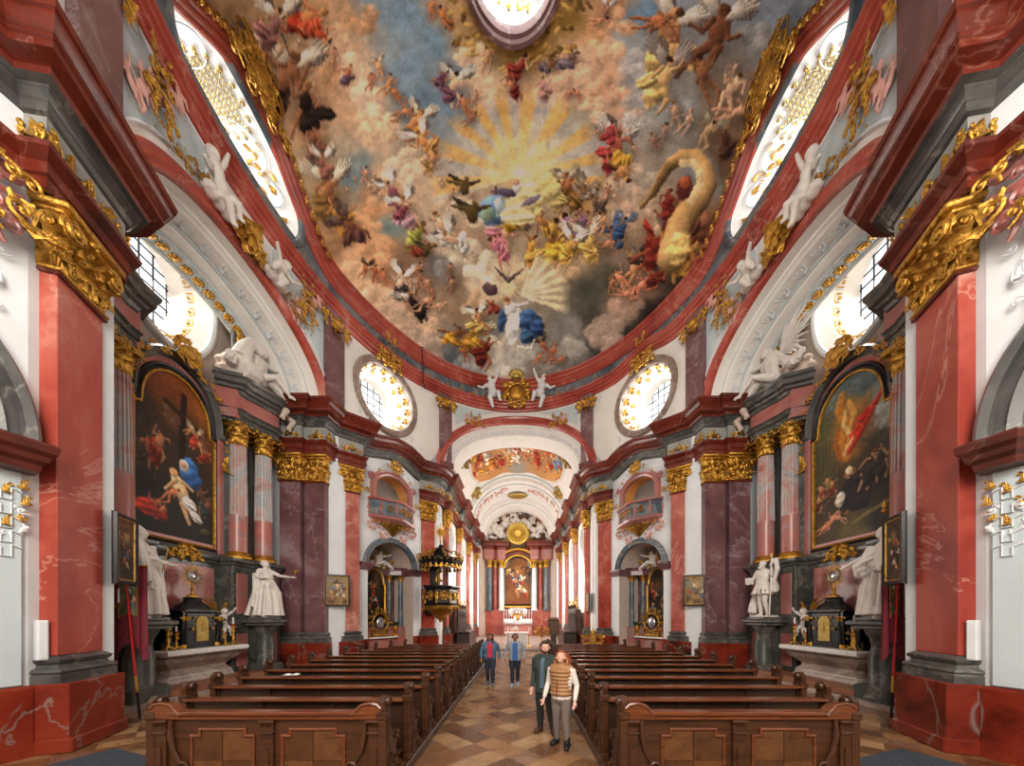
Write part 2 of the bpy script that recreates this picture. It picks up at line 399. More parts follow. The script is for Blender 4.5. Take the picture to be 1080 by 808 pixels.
# ================================================================ plan
EA, EB, EY = 8.7, 11.3, 10.8
def E(th, d=0.0):
    "oval plan of the nave: th 0 = entrance end, pi/2 = side, pi = choir end; d = inset"
    return ((EA-d)*sin(th), EY-(EB-d)*cos(th))
def thy(y): return math.acos(max(-1,min(1,(EY-y)/EB)))
ZC, ZR, ZT, ZO = 11.25, 15.5, 17.35, 22.2
PL = thing('wall_nave', None, None, (0,0,0), kind='structure')
def frange(a,b,n): return [a+(b-a)*i/n for i in range(n+1)]
# ---- side arch and front arch heights on the oval wall
AY, AW, AH = 10.85, 3.95, 2.95
def zarch(y, dw=0, dh=0):
    q = (y-AY)/(AW-dw); return ZC+(AH-dh)*sqrt(max(0,1-q*q))
FW, FH = 4.75, 3.95
def zfront(x, dw=0, dh=0):
    q = x/(FW-dw); return ZC+(FH-dh)*sqrt(max(0,1-q*q))
YA0, YA1 = AY-AW, AY+AW
TH_B0, TH_B1 = thy(YA1), math.pi-math.asin(FW/EA)      # the far bay with the round window
def rim_z(th):
    y = EY-EB*cos(th)
    d = min(abs(th-(TH_B0+TH_B1)/2), abs(th-(pi-(TH_B0+TH_B1)/2)))
    return ZR+.38*max(0,cos(min(pi/2, d/.2*pi/2)))**2
def top_z(th):
    x, y = E(th); q = (y-11.1)/4.1
    return ZT+(2.5*cos(q*pi/2)**2 if abs(q)<1 and abs(x)>4 else 0)
WIN_C, WIN_R = (TH_B0+TH_B1)/2, 1.0
arc = sqrt((EA*cos(WIN_C))**2+(EB*sin(WIN_C))**2)      # metres per radian at the round window
for s in (-1,1):
    mb = MB(side=s)
    # strip above the side arch
    def colA(t, b):
        th = thy(YA0+.001)+(thy(YA1-.001)-thy(YA0+.001))*t; x,y = E(th); z0 = zarch(y); return (x,y,z0+(rim_z(th)+.2-z0)*b)
    mb.grid(colA, 90, 6)
    # the two bays with round windows
    for c0, c1 in ((TH_B0,TH_B1),(pi-TH_B1,pi-TH_B0)):
        cc = (c0+c1)/2
        ins = lambda a: (cc+1.62/arc*cos(a), 13.7+1.55*sin(a))
        annulus(mb, ins, rect_ray(cc,13.7,c0,c1,ZC-.3,16.0), lambda u,v: (*E(u),v), 72, 8)
    # half of the front arch and of the entrance arch
    for fl in (0,1):
        def colF(t,b):
            th = TH_B1+(pi-TH_B1)*t
            x,y = E(th); z0 = zfront(x); z1 = rim_z(th)+.2
            if fl: y = 2*EY-y
            return (x,y,z0+(z1-z0)*b)
        mb.grid(colF, 50, 5)
    mb.build('pendentive_wall', M['white'], PL)
    # ------- lower walls
    mb = MB(side=s)
    def wallseg(pts, z0, z1):
        for a,b in zip(pts,pts[1:]):
            mb.grid(lambda u,v:(a[0]+(b[0]-a[0])*u, a[1]+(b[1]-a[1])*u, z0+(z1-z0)*v), 1, 1)
    wallseg([(8.35,1.6),(8.15,3.6),(7.72,5.5),(8.0,6.9),(11.0,6.9)], 0, ZC+.02)
    wallseg([(11.0,14.95),(8.15,14.95),(7.78,15.45),(7.65,16.7)], 0, ZC+.02)
    wallseg([(5.72,20.15),(4.85,20.9),(4.75,21.3)], 0, ZC+.02); wallseg([(5.6,20.3),(4.9,20.95),(4.8,21.3),(4.8,23.2)], ZC-.1, ZC+1.0)
    mb.build('side_wall', M['cool'], PL)
# ---- floor
mb = MB(); mb.grid(lambda u,v:(-9+18*u,-6.4,22*v),1,1); mb.grid(lambda u,v:(-9,-6.4+9*u,16*v),1,1); mb.grid(lambda u,v:(9,-6.4+9*u,16*v),1,1); tag(mb.build('wall_entrance_light_block', M['white'], None, 0), kind='structure')  # unseen end wall, added to keep world light out of the nave
fl = MB(); fl.grid(lambda u,v:(-13+26*u,-6+30.2*v,0),1,1)
def floor_mat():
    m, nt, b = _nodes('sandstone_floor_tiles'); L = nt.links.new; pos = geo(nt)
    def mp(loc, rot, sc):
        n = nt.nodes.new('ShaderNodeMapping'); n.inputs['Location'].default_value = loc; n.inputs['Rotation'].default_value = (0,0,rot); n.inputs['Scale'].default_value = (sc,sc,0); L(pos,n.inputs['Vector']); return n
    a = mp((0,0,0), R(45), 1/.43)
    fr = nt.nodes.new('ShaderNodeVectorMath'); fr.operation='FRACTION'; L(a.outputs[0], fr.inputs[0])
    fo = nt.nodes.new('ShaderNodeVectorMath'); fo.operation='FLOOR'; L(a.outputs[0], fo.inputs[0])
    wn = nt.nodes.new('ShaderNodeTexWhiteNoise'); wn.noise_dimensions='3D'; L(fo.outputs[0], wn.inputs['Vector'])
    rp = ramp(nt, [(0,'#5c3f2b'),(.2,'#7a5538'),(.42,'#8f6743'),(.6,'#a07850'),(.8,'#b3916a'),(1,'#80604f')]); L(wn.outputs['Value'], rp.inputs['Fac'])
    no = noise_n(nt, 2.2, 8, .9, .65, pos); r2 = ramp(nt, [(.3,'#b8aaa0'),(.7,'#ffffff')]); L(no.outputs['Fac'], r2.inputs['Fac'])
    mu = nt.nodes.new('ShaderNodeMixRGB'); mu.blend_type='MULTIPLY'; mu.inputs[0].default_value=.8; L(rp.outputs[0],mu.inputs[1]); L(r2.outputs[0],mu.inputs[2])
    # joints
    sp = nt.nodes.new('ShaderNodeSeparateXYZ'); L(fr.outputs[0], sp.inputs[0])
    def edge(o):
        x = nt.nodes.new('ShaderNodeMath'); x.operation='SUBTRACT'; L(o,x.inputs[0]); x.inputs[1].default_value=.5
        y = nt.nodes.new('ShaderNodeMath'); y.operation='ABSOLUTE'; L(x.outputs[0],y.inputs[0]); return y
    mxm = nt.nodes.new('ShaderNodeMath'); mxm.operation='MAXIMUM'; L(edge(sp.outputs[0]).outputs[0],mxm.inputs[0]); L(edge(sp.outputs[1]).outputs[0],mxm.inputs[1])
    gt = nt.nodes.new('ShaderNodeMath'); gt.operation='GREATER_THAN'; L(mxm.outputs[0],gt.inputs[0]); gt.inputs[1].default_value=.492
    m2 = nt.nodes.new('ShaderNodeMixRGB'); L(gt.outputs[0],m2.inputs[0]); L(mu.outputs[0],m2.inputs[1]); m2.inputs[2].default_value=hexc('#5d4636')
    L(m2.outputs[0], b.inputs['Base Color'])
    r3 = ramp(nt, [(.3,(.2,)*3+(1,)),(.7,(.42,)*3+(1,))]); L(no.outputs['Fac'], r3.inputs['Fac']); L(r3.outputs[0], b.inputs['Roughness'])
    return m
M['floor'] = floor_mat()
tag(fl.build('floor', M['floor'], smooth=0), kind='structure')
# ================================================================ painting tools: colours for painted surfaces are mixed here
def vnoise(x, y, seed=0):
    xi = np.floor(x).astype(np.int64); yi = np.floor(y).astype(np.int64); xf = x-xi; yf = y-yi
    def h(a,b):
        n = (a*374761393+b*668265263+seed*1274126177) & 0x7fffffff
        n = ((n^(n>>13))*1274126177) & 0x7fffffff
        return ((n^(n>>16))&0xffff)/65535.
    u = xf*xf*(3-2*xf); w = yf*yf*(3-2*yf)
    return (h(xi,yi)*(1-u)+h(xi+1,yi)*u)*(1-w)+(h(xi,yi+1)*(1-u)+h(xi+1,yi+1)*u)*w
def fbm(x, y, o=4, seed=0):
    t = 0; a = .5; s = 0
    for i in range(o): t = t+a*vnoise(x,y,seed+i*17); s += a; a *= .5; x = x*2.03+5.1; y = y*2.03+9.7
    return t/s
def srgb(h): h=h.lstrip('#'); return np.array([int(h[i:i+2],16)/255 for i in (0,2,4)])
class Canvas:
    def __init__(s, w, h, k, base='#888888'):
        s.k = k; s.w = w; s.h = h; s.W = int(w*k); s.H = int(h*k)
        s.a = np.zeros((s.H,s.W,3))+srgb(base)
        yy, xx = np.mgrid[0:s.H,0:s.W]; s.X = xx/k; s.Y = yy/k
        s.rs = random.Random(5)
    def field(s, pts, p=3.2, warp=14, sc=.03):
        wx = s.X+warp*(fbm(s.X*sc,s.Y*sc,4,1)-.5)*2; wy = s.Y+warp*(fbm(s.X*sc,s.Y*sc,4,9)-.5)*2
        acc = np.zeros_like(s.a); ws = np.zeros_like(s.X)
        for x,y,c in pts:
            w = 1/((wx-x)**2+(wy-y)**2+30)**(p/2); acc += w[...,None]*srgb(c); ws += w
        s.a = acc/ws[...,None]
    def win(s, x0,y0,x1,y1):
        a = max(0,int(y0*s.k)); b = min(s.H,int(y1*s.k)+2); c = max(0,int(x0*s.k)); d = min(s.W,int(x1*s.k)+2)
        return (slice(a,b),slice(c,d)) if a<b and c<d else None
    def put(s, w, al, col):
        s.a[w] = s.a[w]*(1-al[...,None])+np.clip(col,0,1)*al[...,None]
    def blob(s, x,y,rx,ry=None,ang=0,c='#ffffff',al=1,soft=.18,sh=.35,fold=0,light=(-.5,-.75)):
        ry = ry or rx; m = max(rx,ry)+1; w = s.win(x-m,y-m,x+m,y+m)
        if w is None: return
        dx = s.X[w]-x; dy = s.Y[w]-y; ca,sa = cos(ang),sin(ang)
        u = (dx*ca+dy*sa)/rx; v = (-dx*sa+dy*ca)/ry
        wob = 1+.22*(fbm(s.X[w]*.22,s.Y[w]*.22,3,int(x)&15)-.5)*2
        r = np.sqrt(u*u+v*v)*wob
        A = np.clip((1-r)/soft,0,1)*al
        nx = (u*ca/1-v*sa); ny = (u*sa+v*ca)
        L = nx*light[0]+ny*light[1]
        f = fold*np.sin(v*7+u*2+3*fbm(s.X[w]*.15,s.Y[w]*.15,2,3)) if fold else 0
        g = 1+sh*(L+.15)+f
        g = g+.10*(fbm(s.X[w]*.35,s.Y[w]*.35,3,7)-.5)*2
        s.put(w, A, srgb(c)*g[...,None])
    def seg(s, x0,y0,x1,y1,w0,w1,c,al=1,sh=.5,fold=0):
        m = max(w0,w1)+1; w = s.win(min(x0,x1)-m,min(y0,y1)-m,max(x0,x1)+m,max(y0,y1)+m)
        if w is None: return
        px = s.X[w]-x0; py = s.Y[w]-y0; dx=x1-x0; dy=y1-y0; L2 = dx*dx+dy*dy+1e-6
        t = np.clip((px*dx+py*dy)/L2,0,1); qx = px-t*dx; qy = py-t*dy; r = np.hypot(qx,qy); ww = w0+(w1-w0)*t
        A = np.clip((ww-r)/(.25*ww+.35),0,1)*al
        L = -(qx*.5+qy*.8)/np.maximum(ww,.3)
        g = .95+sh*L+(fold*np.sin(t*14+r) if fold else 0)
        s.put(w, A, srgb(c)*g[...,None])
    def poly(s, pts, ww, c, **k):
        for (a,b),(d,e) in zip(pts,pts[1:]): s.seg(a,b,d,e,ww,ww,c,**k)
    def puff(s, x,y,r,n=12,c='#d8b79a',sh=.3,spread=1.0,al=.6,seed=0):
        rs = random.Random(int(x*7+y*13)+seed)
        for i in range(n):
            a = rs.random()*2*pi; d = spread*r*sqrt(rs.random()); q = r*rs.uniform(.3,.62)
            k = rs.uniform(.9,1.08); cc = srgb(c)*k
            s.blob(x+d*cos(a), y+d*sin(a)*.75, q, q*rs.uniform(.75,1), rs.random()*3, '#%02x%02x%02x'%tuple(int(max(0,min(1,t))*255) for t in cc), al, .3, sh)
    def wing(s, x,y,ang,L,c='#d9cbb8',tip='#6b5a52'):
        for i in range(7):
            a = ang+(i-3)*.13; l = L*(1-.09*abs(i-2))
            s.seg(x,y,x+l*cos(a),y+l*sin(a),L*.09,L*.05,c if i<4 else tip,sh=.6)
        s.blob(x+L*.3*cos(ang),y+L*.3*sin(ang),L*.3,L*.14,ang,c,sh=.4)
    def figure(s, x,y,ang,S,skin='#c98a5e',cloth='#8a4a3a',wings=None,seed=0,nude=False,arms=None):
        "a small painted figure: body axis along ang (0 = upright), S = height in canvas units"
        rs = random.Random(seed*31+int(x)*3+int(y)); ca,sa = cos(ang),sin(ang)
        s.blob(x+S*.08,y+S*.12,S*.34,S*.42,ang,'#4a3a30',.42,.95,0)
        P = lambda a,b: (x+(a*ca-b*sa)*S, y+(a*sa+b*ca)*S)
        if wings:
            for d,side in ((-1,-1),(1,1)):
                q = P(.03*side,-.22); s.wing(q[0],q[1], ang-pi/2+side*rs.uniform(.5,1.0), S*rs.uniform(.42,.6), wings, '#74655c')
        def lim(pts, w0, w1, c, **k):
            n = len(pts)-1
            for i in range(n):
                a = P(*pts[i]); b = P(*pts[i+1]); s.seg(a[0],a[1],b[0],b[1],S*(w0+(w1-w0)*i/n),S*(w0+(w1-w0)*(i+1)/n),c,**k)
        k1 = rs.uniform(-.12,.12)
        lim([(-.05,.1),(-.1+k1,.3),(-.12+k1*1.6,.5)],.065,.032,skin); lim([(.05,.1),(.12+k1,.28),(.05+k1,.5)],.065,.032,skin)
        sw = rs.uniform(-.18,.18)
        if not nude:
            q = P(sw*.5,.2); s.blob(q[0],q[1],S*.17,S*.27,ang+rs.uniform(-.3,.3),cloth,1,.15,.45,.22)
            q = P(sw*1.6,.08); s.blob(q[0],q[1],S*.22,S*.12,ang+rs.uniform(-.8,.8),cloth,1,.15,.5,.25)
        q = P(0,-.08); s.blob(q[0],q[1],S*.11,S*.18,ang,skin if nude or rs.random()<.45 else cloth,1,.2,.45)
        for side in (-1,1):
            e = (side*rs.uniform(.12,.2), rs.uniform(-.28,.02)); h = (side*rs.uniform(.14,.34), rs.uniform(-.42,.05))
            lim([(side*.07,-.19),e,h],.042,.024,skin)
        q = P(rs.uniform(-.03,.03),-.3); s.blob(q[0],q[1],S*.068,S*.08,ang,skin,sh=.4)
        q = P(rs.uniform(-.03,.03)+.01,-.335); s.blob(q[0],q[1],S*.066,S*.055,ang,rs.choice(['#5b3a22','#7a5430','#43291c','#8a6236']),sh=.4)
    def rays(s, x,y,r0,r1,n,cols,al=.9,a0=0,a1=2*pi,core='#fff2b8'):
        w = s.win(x-r1,y-r1,x+r1,y+r1); dx = s.X[w]-x; dy = s.Y[w]-y; r = np.hypot(dx,dy)*(1+.12*(fbm(s.X[w]*.1,s.Y[w]*.1,2,5)-.5)); a = np.arctan2(dy,dx)%(2*pi)
        q = np.sin(a*n+1.3*np.sin(a*3)); t = np.clip(q*2.5+.5,0,1)[...,None]
        col = srgb(cols[0])*t+srgb(cols[1])*(1-t)
        g = np.clip(1-r/(r1*.75),0,1)[...,None]**1.3; col = col*(1-g)+srgb(core)*g
        ina = ((a-a0)%(2*pi)) < (a1-a0)
        A = np.clip((r1-r)/(r1*.22),0,1)*al*ina
        s.put(w, A, col)
    def sample(s, u, v, mirror=True):
        if mirror:
            u = np.abs(u); u = u%(2*s.w); u = np.where(u>s.w-1, 2*s.w-2-u, u); v = np.abs(v)%(2*s.h); v = np.where(v>s.h-1, 2*s.h-2-v, v)
        x = np.clip(u*s.k,0,s.W-1.01); y = np.clip(v*s.k,0,s.H-1.01)
        xi = x.astype(int); yi = y.astype(int); xf = (x-xi)[...,None]; yf = (y-yi)[...,None]; a = s.a
        return (a[yi,xi]*(1-xf)+a[yi,xi+1]*xf)*(1-yf)+(a[yi+1,xi]*(1-xf)+a[yi+1,xi+1]*xf)*yf
def lin(c): return np.where(c<=.04045, c/12.92, ((np.clip(c,0,1)+.055)/1.055)**2.4)
def set_paint(me, rgb):
    at_ = me.color_attributes.new('paint','FLOAT_COLOR','POINT')
    a = np.ones((len(rgb),4)); a[:,:3] = lin(np.clip(rgb,0,1)); at_.data.foreach_set('color', a.ravel())
M['fresco'] = attr_mat('fresco_paint', .75); M['oil'] = attr_mat('oil_paint', .45)

# ================================================================ the dome fresco, a free composition
def dome_canvas():
    c = Canvas(1080, 440, 2.0)
    c.field([
     (200,0,'#8a6848'),(240,10,'#a07a55'),(260,60,'#8f6a4e'),(300,10,'#b28a60'),(340,5,'#c39468'),(370,20,'#c99a70'),(395,15,'#7f9aae'),(430,20,'#7b9cb4'),(430,70,'#7c9ab0'),(460,40,'#7394ac'),(470,110,'#7390a6'),
     (445,105,'#6d8ba0'),(360,60,'#d0a47c'),(380,90,'#dcb48e'),(370,120,'#d2a67e'),(345,100,'#bf8f66'),(320,120,'#b58a62'),(395,140,'#e2bb94'),(360,150,'#b8a184'),(340,180,'#a98b68'),(365,190,'#748c92'),(385,175,'#7b8f92'),
     (350,200,'#a98358'),(395,215,'#cf935f'),(375,240,'#c98d5c'),(410,240,'#7c8f8c'),(400,180,'#d7ab82'),(430,190,'#d9b18b'),(455,195,'#c9ad90'),(370,280,'#d29f74'),(350,260,'#9f7450'),(400,270,'#cf8f5f'),(400,310,'#b98560'),(420,330,'#c09a7c'),
     (440,360,'#a58a76'),(460,370,'#7b7c7c'),(450,330,'#b79273'),(480,385,'#51585e'),(500,395,'#5c6468'),(430,280,'#8a6a50'),(460,280,'#6c6a66'),(480,300,'#8d7258'),(500,300,'#d6bd98'),(490,330,'#9d7c5c'),
     (490,70,'#7d90a2'),(500,20,'#b58d58'),(480,20,'#c79a66'),(520,30,'#96702e'),(560,45,'#8f6b2c'),(600,25,'#9a7634'),(545,60,'#927036'),(500,60,'#d2ad86'),(515,95,'#d9b490'),(560,100,'#d0ab8a'),(600,80,'#e0b58e'),(620,60,'#dfae86'),(640,80,'#d9a47c'),
     (630,30,'#d79c6c'),(650,10,'#c88c5c'),(660,50,'#9aa0a2'),(665,90,'#8c8a88'),(650,110,'#cfa07c'),(670,20,'#6c8ba6'),(690,10,'#6f92b0'),(700,60,'#9c9f9e'),(640,140,'#8f8a86'),(680,130,'#a3a09a'),(700,110,'#9aa2a4'),(720,130,'#7d7a74'),
     (730,40,'#8c8c8c'),(760,20,'#9aa0a6'),(800,10,'#7d8896'),(820,30,'#7e8c9c'),(800,60,'#7d7c7c'),(780,90,'#8d6f58'),(760,130,'#7d5c44'),(770,170,'#6a4c38'),(740,190,'#7a7e80'),(700,150,'#8e8478'),(680,180,'#9f8f7e'),
     (660,200,'#b59a80'),(690,210,'#a98d70'),(670,230,'#a8896e'),(700,250,'#7f5a40'),(725,230,'#8b5b38'),(740,250,'#6a4630'),(700,290,'#5b463a'),(720,300,'#3c322c'),(680,300,'#9a7458'),(650,270,'#8a7160'),(655,330,'#9b7f6c'),(640,350,'#a08672'),(670,350,'#2e2c2c'),(690,330,'#2c2826'),
     (640,290,'#5a5648'),(620,310,'#56544a'),(625,335,'#4a463e'),(600,350,'#84807a'),(560,385,'#8c857c'),(590,375,'#77726c'),(620,380,'#4a4846'),(640,390,'#2c2a2c'),(600,405,'#6d5f56'),(540,370,'#a49c8e'),(520,385,'#b0a28e'),(500,360,'#57616a'),
     (475,140,'#8597a4'),(480,160,'#93a0a6'),(530,140,'#e0c070'),(600,140,'#c9b884'),(640,160,'#9d9c98'),(470,180,'#b59a7c'),(500,240,'#b39474'),(480,215,'#cbb08e'),(520,280,'#dcc7a4'),(560,285,'#cdb38e'),(600,275,'#b7966c'),(500,265,'#a98e70'),(460,250,'#d2b89a'),(640,230,'#b99a78'),(620,200,'#c0a070'),
    ], 3.4, 12, .035)
    P = c.puff
    # cloud banks
    for x,y,r,col in [(355,45,22,'#d8ab84'),(370,75,22,'#e6bd96'),(385,105,20,'#e8c29e'),(400,135,20,'#e3b98e'),(378,20,18,'#c9966a'),(340,80,18,'#c29064'),(330,140,20,'#b58a62'),(310,70,18,'#a67c58'),(440,168,17,'#dcc0a0'),(420,185,18,'#e0c4a4'),(455,180,12,'#cdb596'),
      (405,205,18,'#d8a87c'),(385,235,20,'#d59a68'),(400,265,18,'#d79c6c'),(375,292,20,'#dcae84'),(395,318,20,'#d3ab88'),(420,340,22,'#c2a084'),(445,365,20,'#b59c86'),(355,250,14,'#a87c54'),(430,300,14,'#b58a66'),(455,345,14,'#bf9a7c'),
      (497,60,16,'#e2bd98'),(505,90,18,'#dfb892'),(530,108,18,'#dcb594'),(560,112,18,'#d5ae8e'),(590,100,20,'#dcae8a'),(615,75,22,'#e8ba94'),(640,55,20,'#e2ad84'),(640,95,20,'#dca47c'),(655,115,18,'#c99c7e'),(625,115,15,'#dcb08a'),(655,25,16,'#d9a074'),
      (668,70,20,'#a8a29e'),(680,100,20,'#9f9a96'),(672,130,16,'#b0a8a0'),(700,80,16,'#98999a'),(720,110,14,'#8c8a88'),(800,40,20,'#8a8684'),(740,20,16,'#a09a96'),(660,190,18,'#bda48c'),(675,215,18,'#b79a80'),(655,235,14,'#b99c80'),(690,190,12,'#a29484'),
      (480,262,16,'#ddc8a8'),(500,275,18,'#e6d6b8'),(520,300,18,'#dcc4a0'),(500,320,14,'#b7926c'),(560,288,18,'#d2b48c'),(590,285,16,'#c4a078'),(470,285,12,'#8a8886'),(480,215,16,'#d2b898'),(510,232,14,'#dcc6a4'),(610,262,16,'#c9a57c'),
      (640,350,20,'#a88e7a'),(652,372,16,'#a0867a'),(660,318,18,'#a98770'),(640,385,12,'#8a7468'),(520,372,20,'#c2b6a2'),(545,385,22,'#a9a296'),(575,382,20,'#8d8880'),(600,370,18,'#979288'),(500,385,16,'#8d8e8c'),(570,400,16,'#7c6e64'),(615,385,14,'#6a6460')]:
        P(x,y,r,16,col,.26)
    # golden glory
    c.rays(548,186,10,98,17,('#eeb25a','#b8b2a8'),.85,pi*.9,2.15*pi,'#fff6b8')
    c.blob(548,180,46,42,0,'#fbd47c',.7,.95,0); c.blob(548,182,12,12,0,'#fff8cc',.9,.9,0)
    # gilded painted net round the oculus
    for i in range(80):
        a = c.rs.random()*2*pi; r0 = c.rs.uniform(52,85); x = 544+r0*1.1*cos(a); y = -22+r0*1.15*abs(sin(a))
        c.blob(x,y,c.rs.uniform(4,9),c.rs.uniform(2,4),a+1.2,c.rs.choice(['#b3883a','#7d5a22','#c79c4c','#5f4520','#9a7734']),.8,.4,.5)
    F = c.figure
    SK = ['#d29a6c','#c4804f','#b9704a','#dba981','#a8663f']
    # large groups: x, y, angle, height, skin, cloth, wings, nude
    L = [(300,88,.35,96,'#8f5a3c','#4f3226','#c9b79c',0),(322,112,.1,70,'#9c6444','#33261f',None,0),(322,18,1.3,62,'#cf7c44','#a5331f',None,0),(335,35,2.0,46,'#d58a52','#b8482a',None,0),(290,30,.2,60,'#b28058','#8c5a55','#cdbba0',0),
      (352,62,.1,34,'#cf8a5e','#5a3c40',None,1),(366,78,.4,30,'#b9704a','#5b4654',None,0),(400,72,-.3,28,'#d58f5c','#8a4a30','#c9b08c',1),(410,88,.3,32,'#d88a50','#b06a3c',None,1),(392,85,0,24,'#b97048','#c98f50',None,1),(418,100,-.6,28,'#c47846','#a8683c',None,1),
      (437,130,.5,46,'#d2824c','#c27a3e','#d9c5a4',0),(448,152,-.5,44,'#d08448','#bf8446','#e6d8c0',0),(425,118,1.3,32,'#c87c48','#b5743c',None,1),(455,170,.2,34,'#c98c60','#c89a58',None,0),
      (478,92,.2,44,'#dfb58a','#7b5262','#d8cbb8',0),(490,112,-.3,36,'#b9744c','#8a4a34',None,1),(466,82,.8,28,'#a86a58','#6d4352',None,0),(497,125,.6,24,'#b07050','#7c3c30',None,1),
      (330,150,.2,50,'#a86c48','#7d4c38',None,0),(345,205,.1,64,'#9c643c','#7c5a2c','#cdbb9c',0),(358,228,-.4,60,'#a87040','#a8742c',None,0),(372,240,-.9,44,'#7c4c34','#5a3a34','#5c443c',0),(340,175,0,36,'#b27a54','#8a5a48','#d2c0a8',0),
      (385,185,.1,26,'#c98a6a','#b2785c',None,1),(395,195,.3,22,'#c4846a','#a86c58',None,1),(416,205,-.6,44,'#d2a080','#8c4a5a','#e0d4c4',0),(430,222,-.4,44,'#caa07c','#b98c9a','#e2d8cc',0),(440,248,.5,44,'#8f5c3a','#8a8a3c',None,0),(447,262,1.2,36,'#9a6440','#7c3a28',None,0),
      (466,240,-.4,50,'#c99e7c','#e0d6c6',None,0),(480,255,-.9,44,'#c09474','#d9cfbe','#d8ccbc',0),(425,222,.9,30,'#a8705a','#7c4048',None,0),
      (395,288,.2,26,'#b05a38','#8a3424',None,1),(405,292,-.2,24,'#bf6a44','#9c4a34',None,1),(385,285,.3,22,'#b2643c','#8a4a34','#3c2c24',1),(422,300,.2,40,'#caa488','#3c3430','#e0d4c2',0),(437,322,-.4,40,'#5c4436','#2c2220','#c2b4a4',0),
      (442,295,.1,28,'#b07454','#a06a58',None,1),(452,305,-.3,26,'#c0805c','#b27a58',None,1),(448,318,1.2,30,'#c28a64','#b07c54',None,1),(462,322,1.4,28,'#c49070','#b28a68',None,1),(476,300,.3,24,'#b27c5c','#a87050',None,1),(440,285,.4,22,'#a86a48','#9c5a44',None,1),(474,285,.1,22,'#a87454','#8c5c48',None,1),
      (497,352,.7,44,'#a86c3c','#a87624','#cdb890',0),(480,352,1.3,34,'#7c4c24','#b27a1c',None,0),(512,370,.2,40,'#a05a34','#6c241c',None,0),(506,338,-.3,34,'#b2784c','#b8924c','#dccdb0',0),(490,372,-.5,24,'#9c5434','#7c3424',None,1),
      (583,372,.3,28,'#b06a48','#a05a3c',None,1),(574,366,-.5,26,'#a86040','#8c4a34','#4c3c34',1),(590,380,1.1,22,'#9c5a3c','#c07c34',None,1),(568,378,.6,22,'#b27050','#8c4c38',None,1),
      (668,285,.4,44,'#c98a54','#a8743c','#8a6a4c',1),(655,295,-.8,36,'#c87c58','#b2643c',None,1),(675,302,.9,36,'#c27050','#8c3c28',None,1),(660,310,1.4,30,'#bf785a','#a85c44',None,1),(684,285,-.5,34,'#b2683c','#8c4430','#3c322c',1),(645,300,.3,24,'#b2744c','#a0643c',None,1),
      (650,250,-.5,34,'#b07450','#3c5478','#3c5a86',0),(640,258,1.2,32,'#a8704c','#4c6484',None,1),(657,240,.2,30,'#a07450','#34507c','#5a6c84',0),(625,262,.9,26,'#b07c50','#8a6a4c',None,1),
      (700,240,.3,64,'#8a3c28','#8c241c',None,0),(690,262,.6,54,'#9c4a30','#7a2c20','#a88a6c',0),(712,262,-.2,70,'#b27a40','#b8862c',None,0),(705,215,.1,44,'#8c4430','#7c2c20',None,0),(728,255,.4,60,'#a8683c','#7c3c24',None,0),(735,285,.1,50,'#9c5a38','#6c3424',None,0),(695,290,.9,40,'#9c5434','#6c2c20',None,0),(745,235,-.2,52,'#8a5438','#5c3426',None,0),
      (650,158,.2,60,'#b8644a','#9c3434','#c9c0b4',0),(655,178,2.6,44,'#b27a44','#b8862c',None,0),(646,140,-.1,34,'#c4584c','#a83c3c',None,0),(640,205,.4,26,'#b2785c','#a8644c',None,1),
      (700,40,.5,96,'#b27a4c','#c8a05a','#bfb0a0',0),(715,55,-.9,70,'#a05c3c','#c09454',None,0),(690,22,1.3,50,'#b0683c','#7c86a0',None,1),(755,40,.25,100,'#7a4a30','#5c3c2c','#b0a698',1),(742,80,-.2,64,'#8c5a38','#5a3a28',None,1),(700,85,.3,70,'#c49660','#c8a25c','#8c8078',0),
      (770,95,.6,58,'#cfa07c','#b28a6c',None,1),(776,118,1.2,48,'#c08c68','#a87858',None,1),(712,120,-.1,40,'#a88468','#9c7c60',None,1),(726,128,.3,36,'#b08c70','#a08068',None,1),(700,140,.2,30,'#a07c64','#8c6c58',None,1),(745,140,.6,40,'#a8845c','#8a6844','#8a7c60',1),(765,150,.1,44,'#6c4430','#4c3024',None,0),(690,150,-.3,28,'#9c6c58','#8c5c4c',None,1),
      (515,60,-.2,32,'#c98c64','#a06844',None,1),(548,72,.5,44,'#cf9c74','#8c342c',None,0),(540,92,-.4,34,'#b87854','#7c2c28',None,0),(580,68,1.4,32,'#8c5c3c','#6c5a60',None,0),(600,62,1.0,36,'#7c5c54','#6c6068',None,0),(572,92,.1,32,'#b88c7c','#b07c70',None,0),(600,98,.8,20,'#d0805c','#c07050',None,1),(610,100,-.6,18,'#c87858','#b86848',None,1),(502,102,.1,18,'#c08060','#a86c50',None,1),
      (632,22,1.2,26,'#c8805a','#a8605a',None,1),(640,12,.2,26,'#a87060','#6c6070','#b8b0b0',1),(455,8,.2,30,'#cf7c4c','#c08c3c',None,1),(468,18,-.4,34,'#c8743c','#d9a044',None,1),(540,20,.1,20,'#8a6a34','#6c4c20',None,1),(575,30,.6,22,'#7c5c2c','#5c4420',None,1),
      (486,198,.1,20,'#b48464','#9c6c4c',None,1),(476,205,.4,18,'#c09070','#a8805c',None,1),(522,205,.1,22,'#8a5a5c','#6c4c64',None,0),(600,198,-.2,44,'#a8683c','#8c6430','#b09c80',0),(612,208,.4,40,'#8c5a38','#7c5a2c','#8c7c64',0),(588,205,.1,40,'#a87c4c','#b29a5c',None,0),(628,215,-.4,34,'#7c5c44','#5c4c40','#a09484',0),
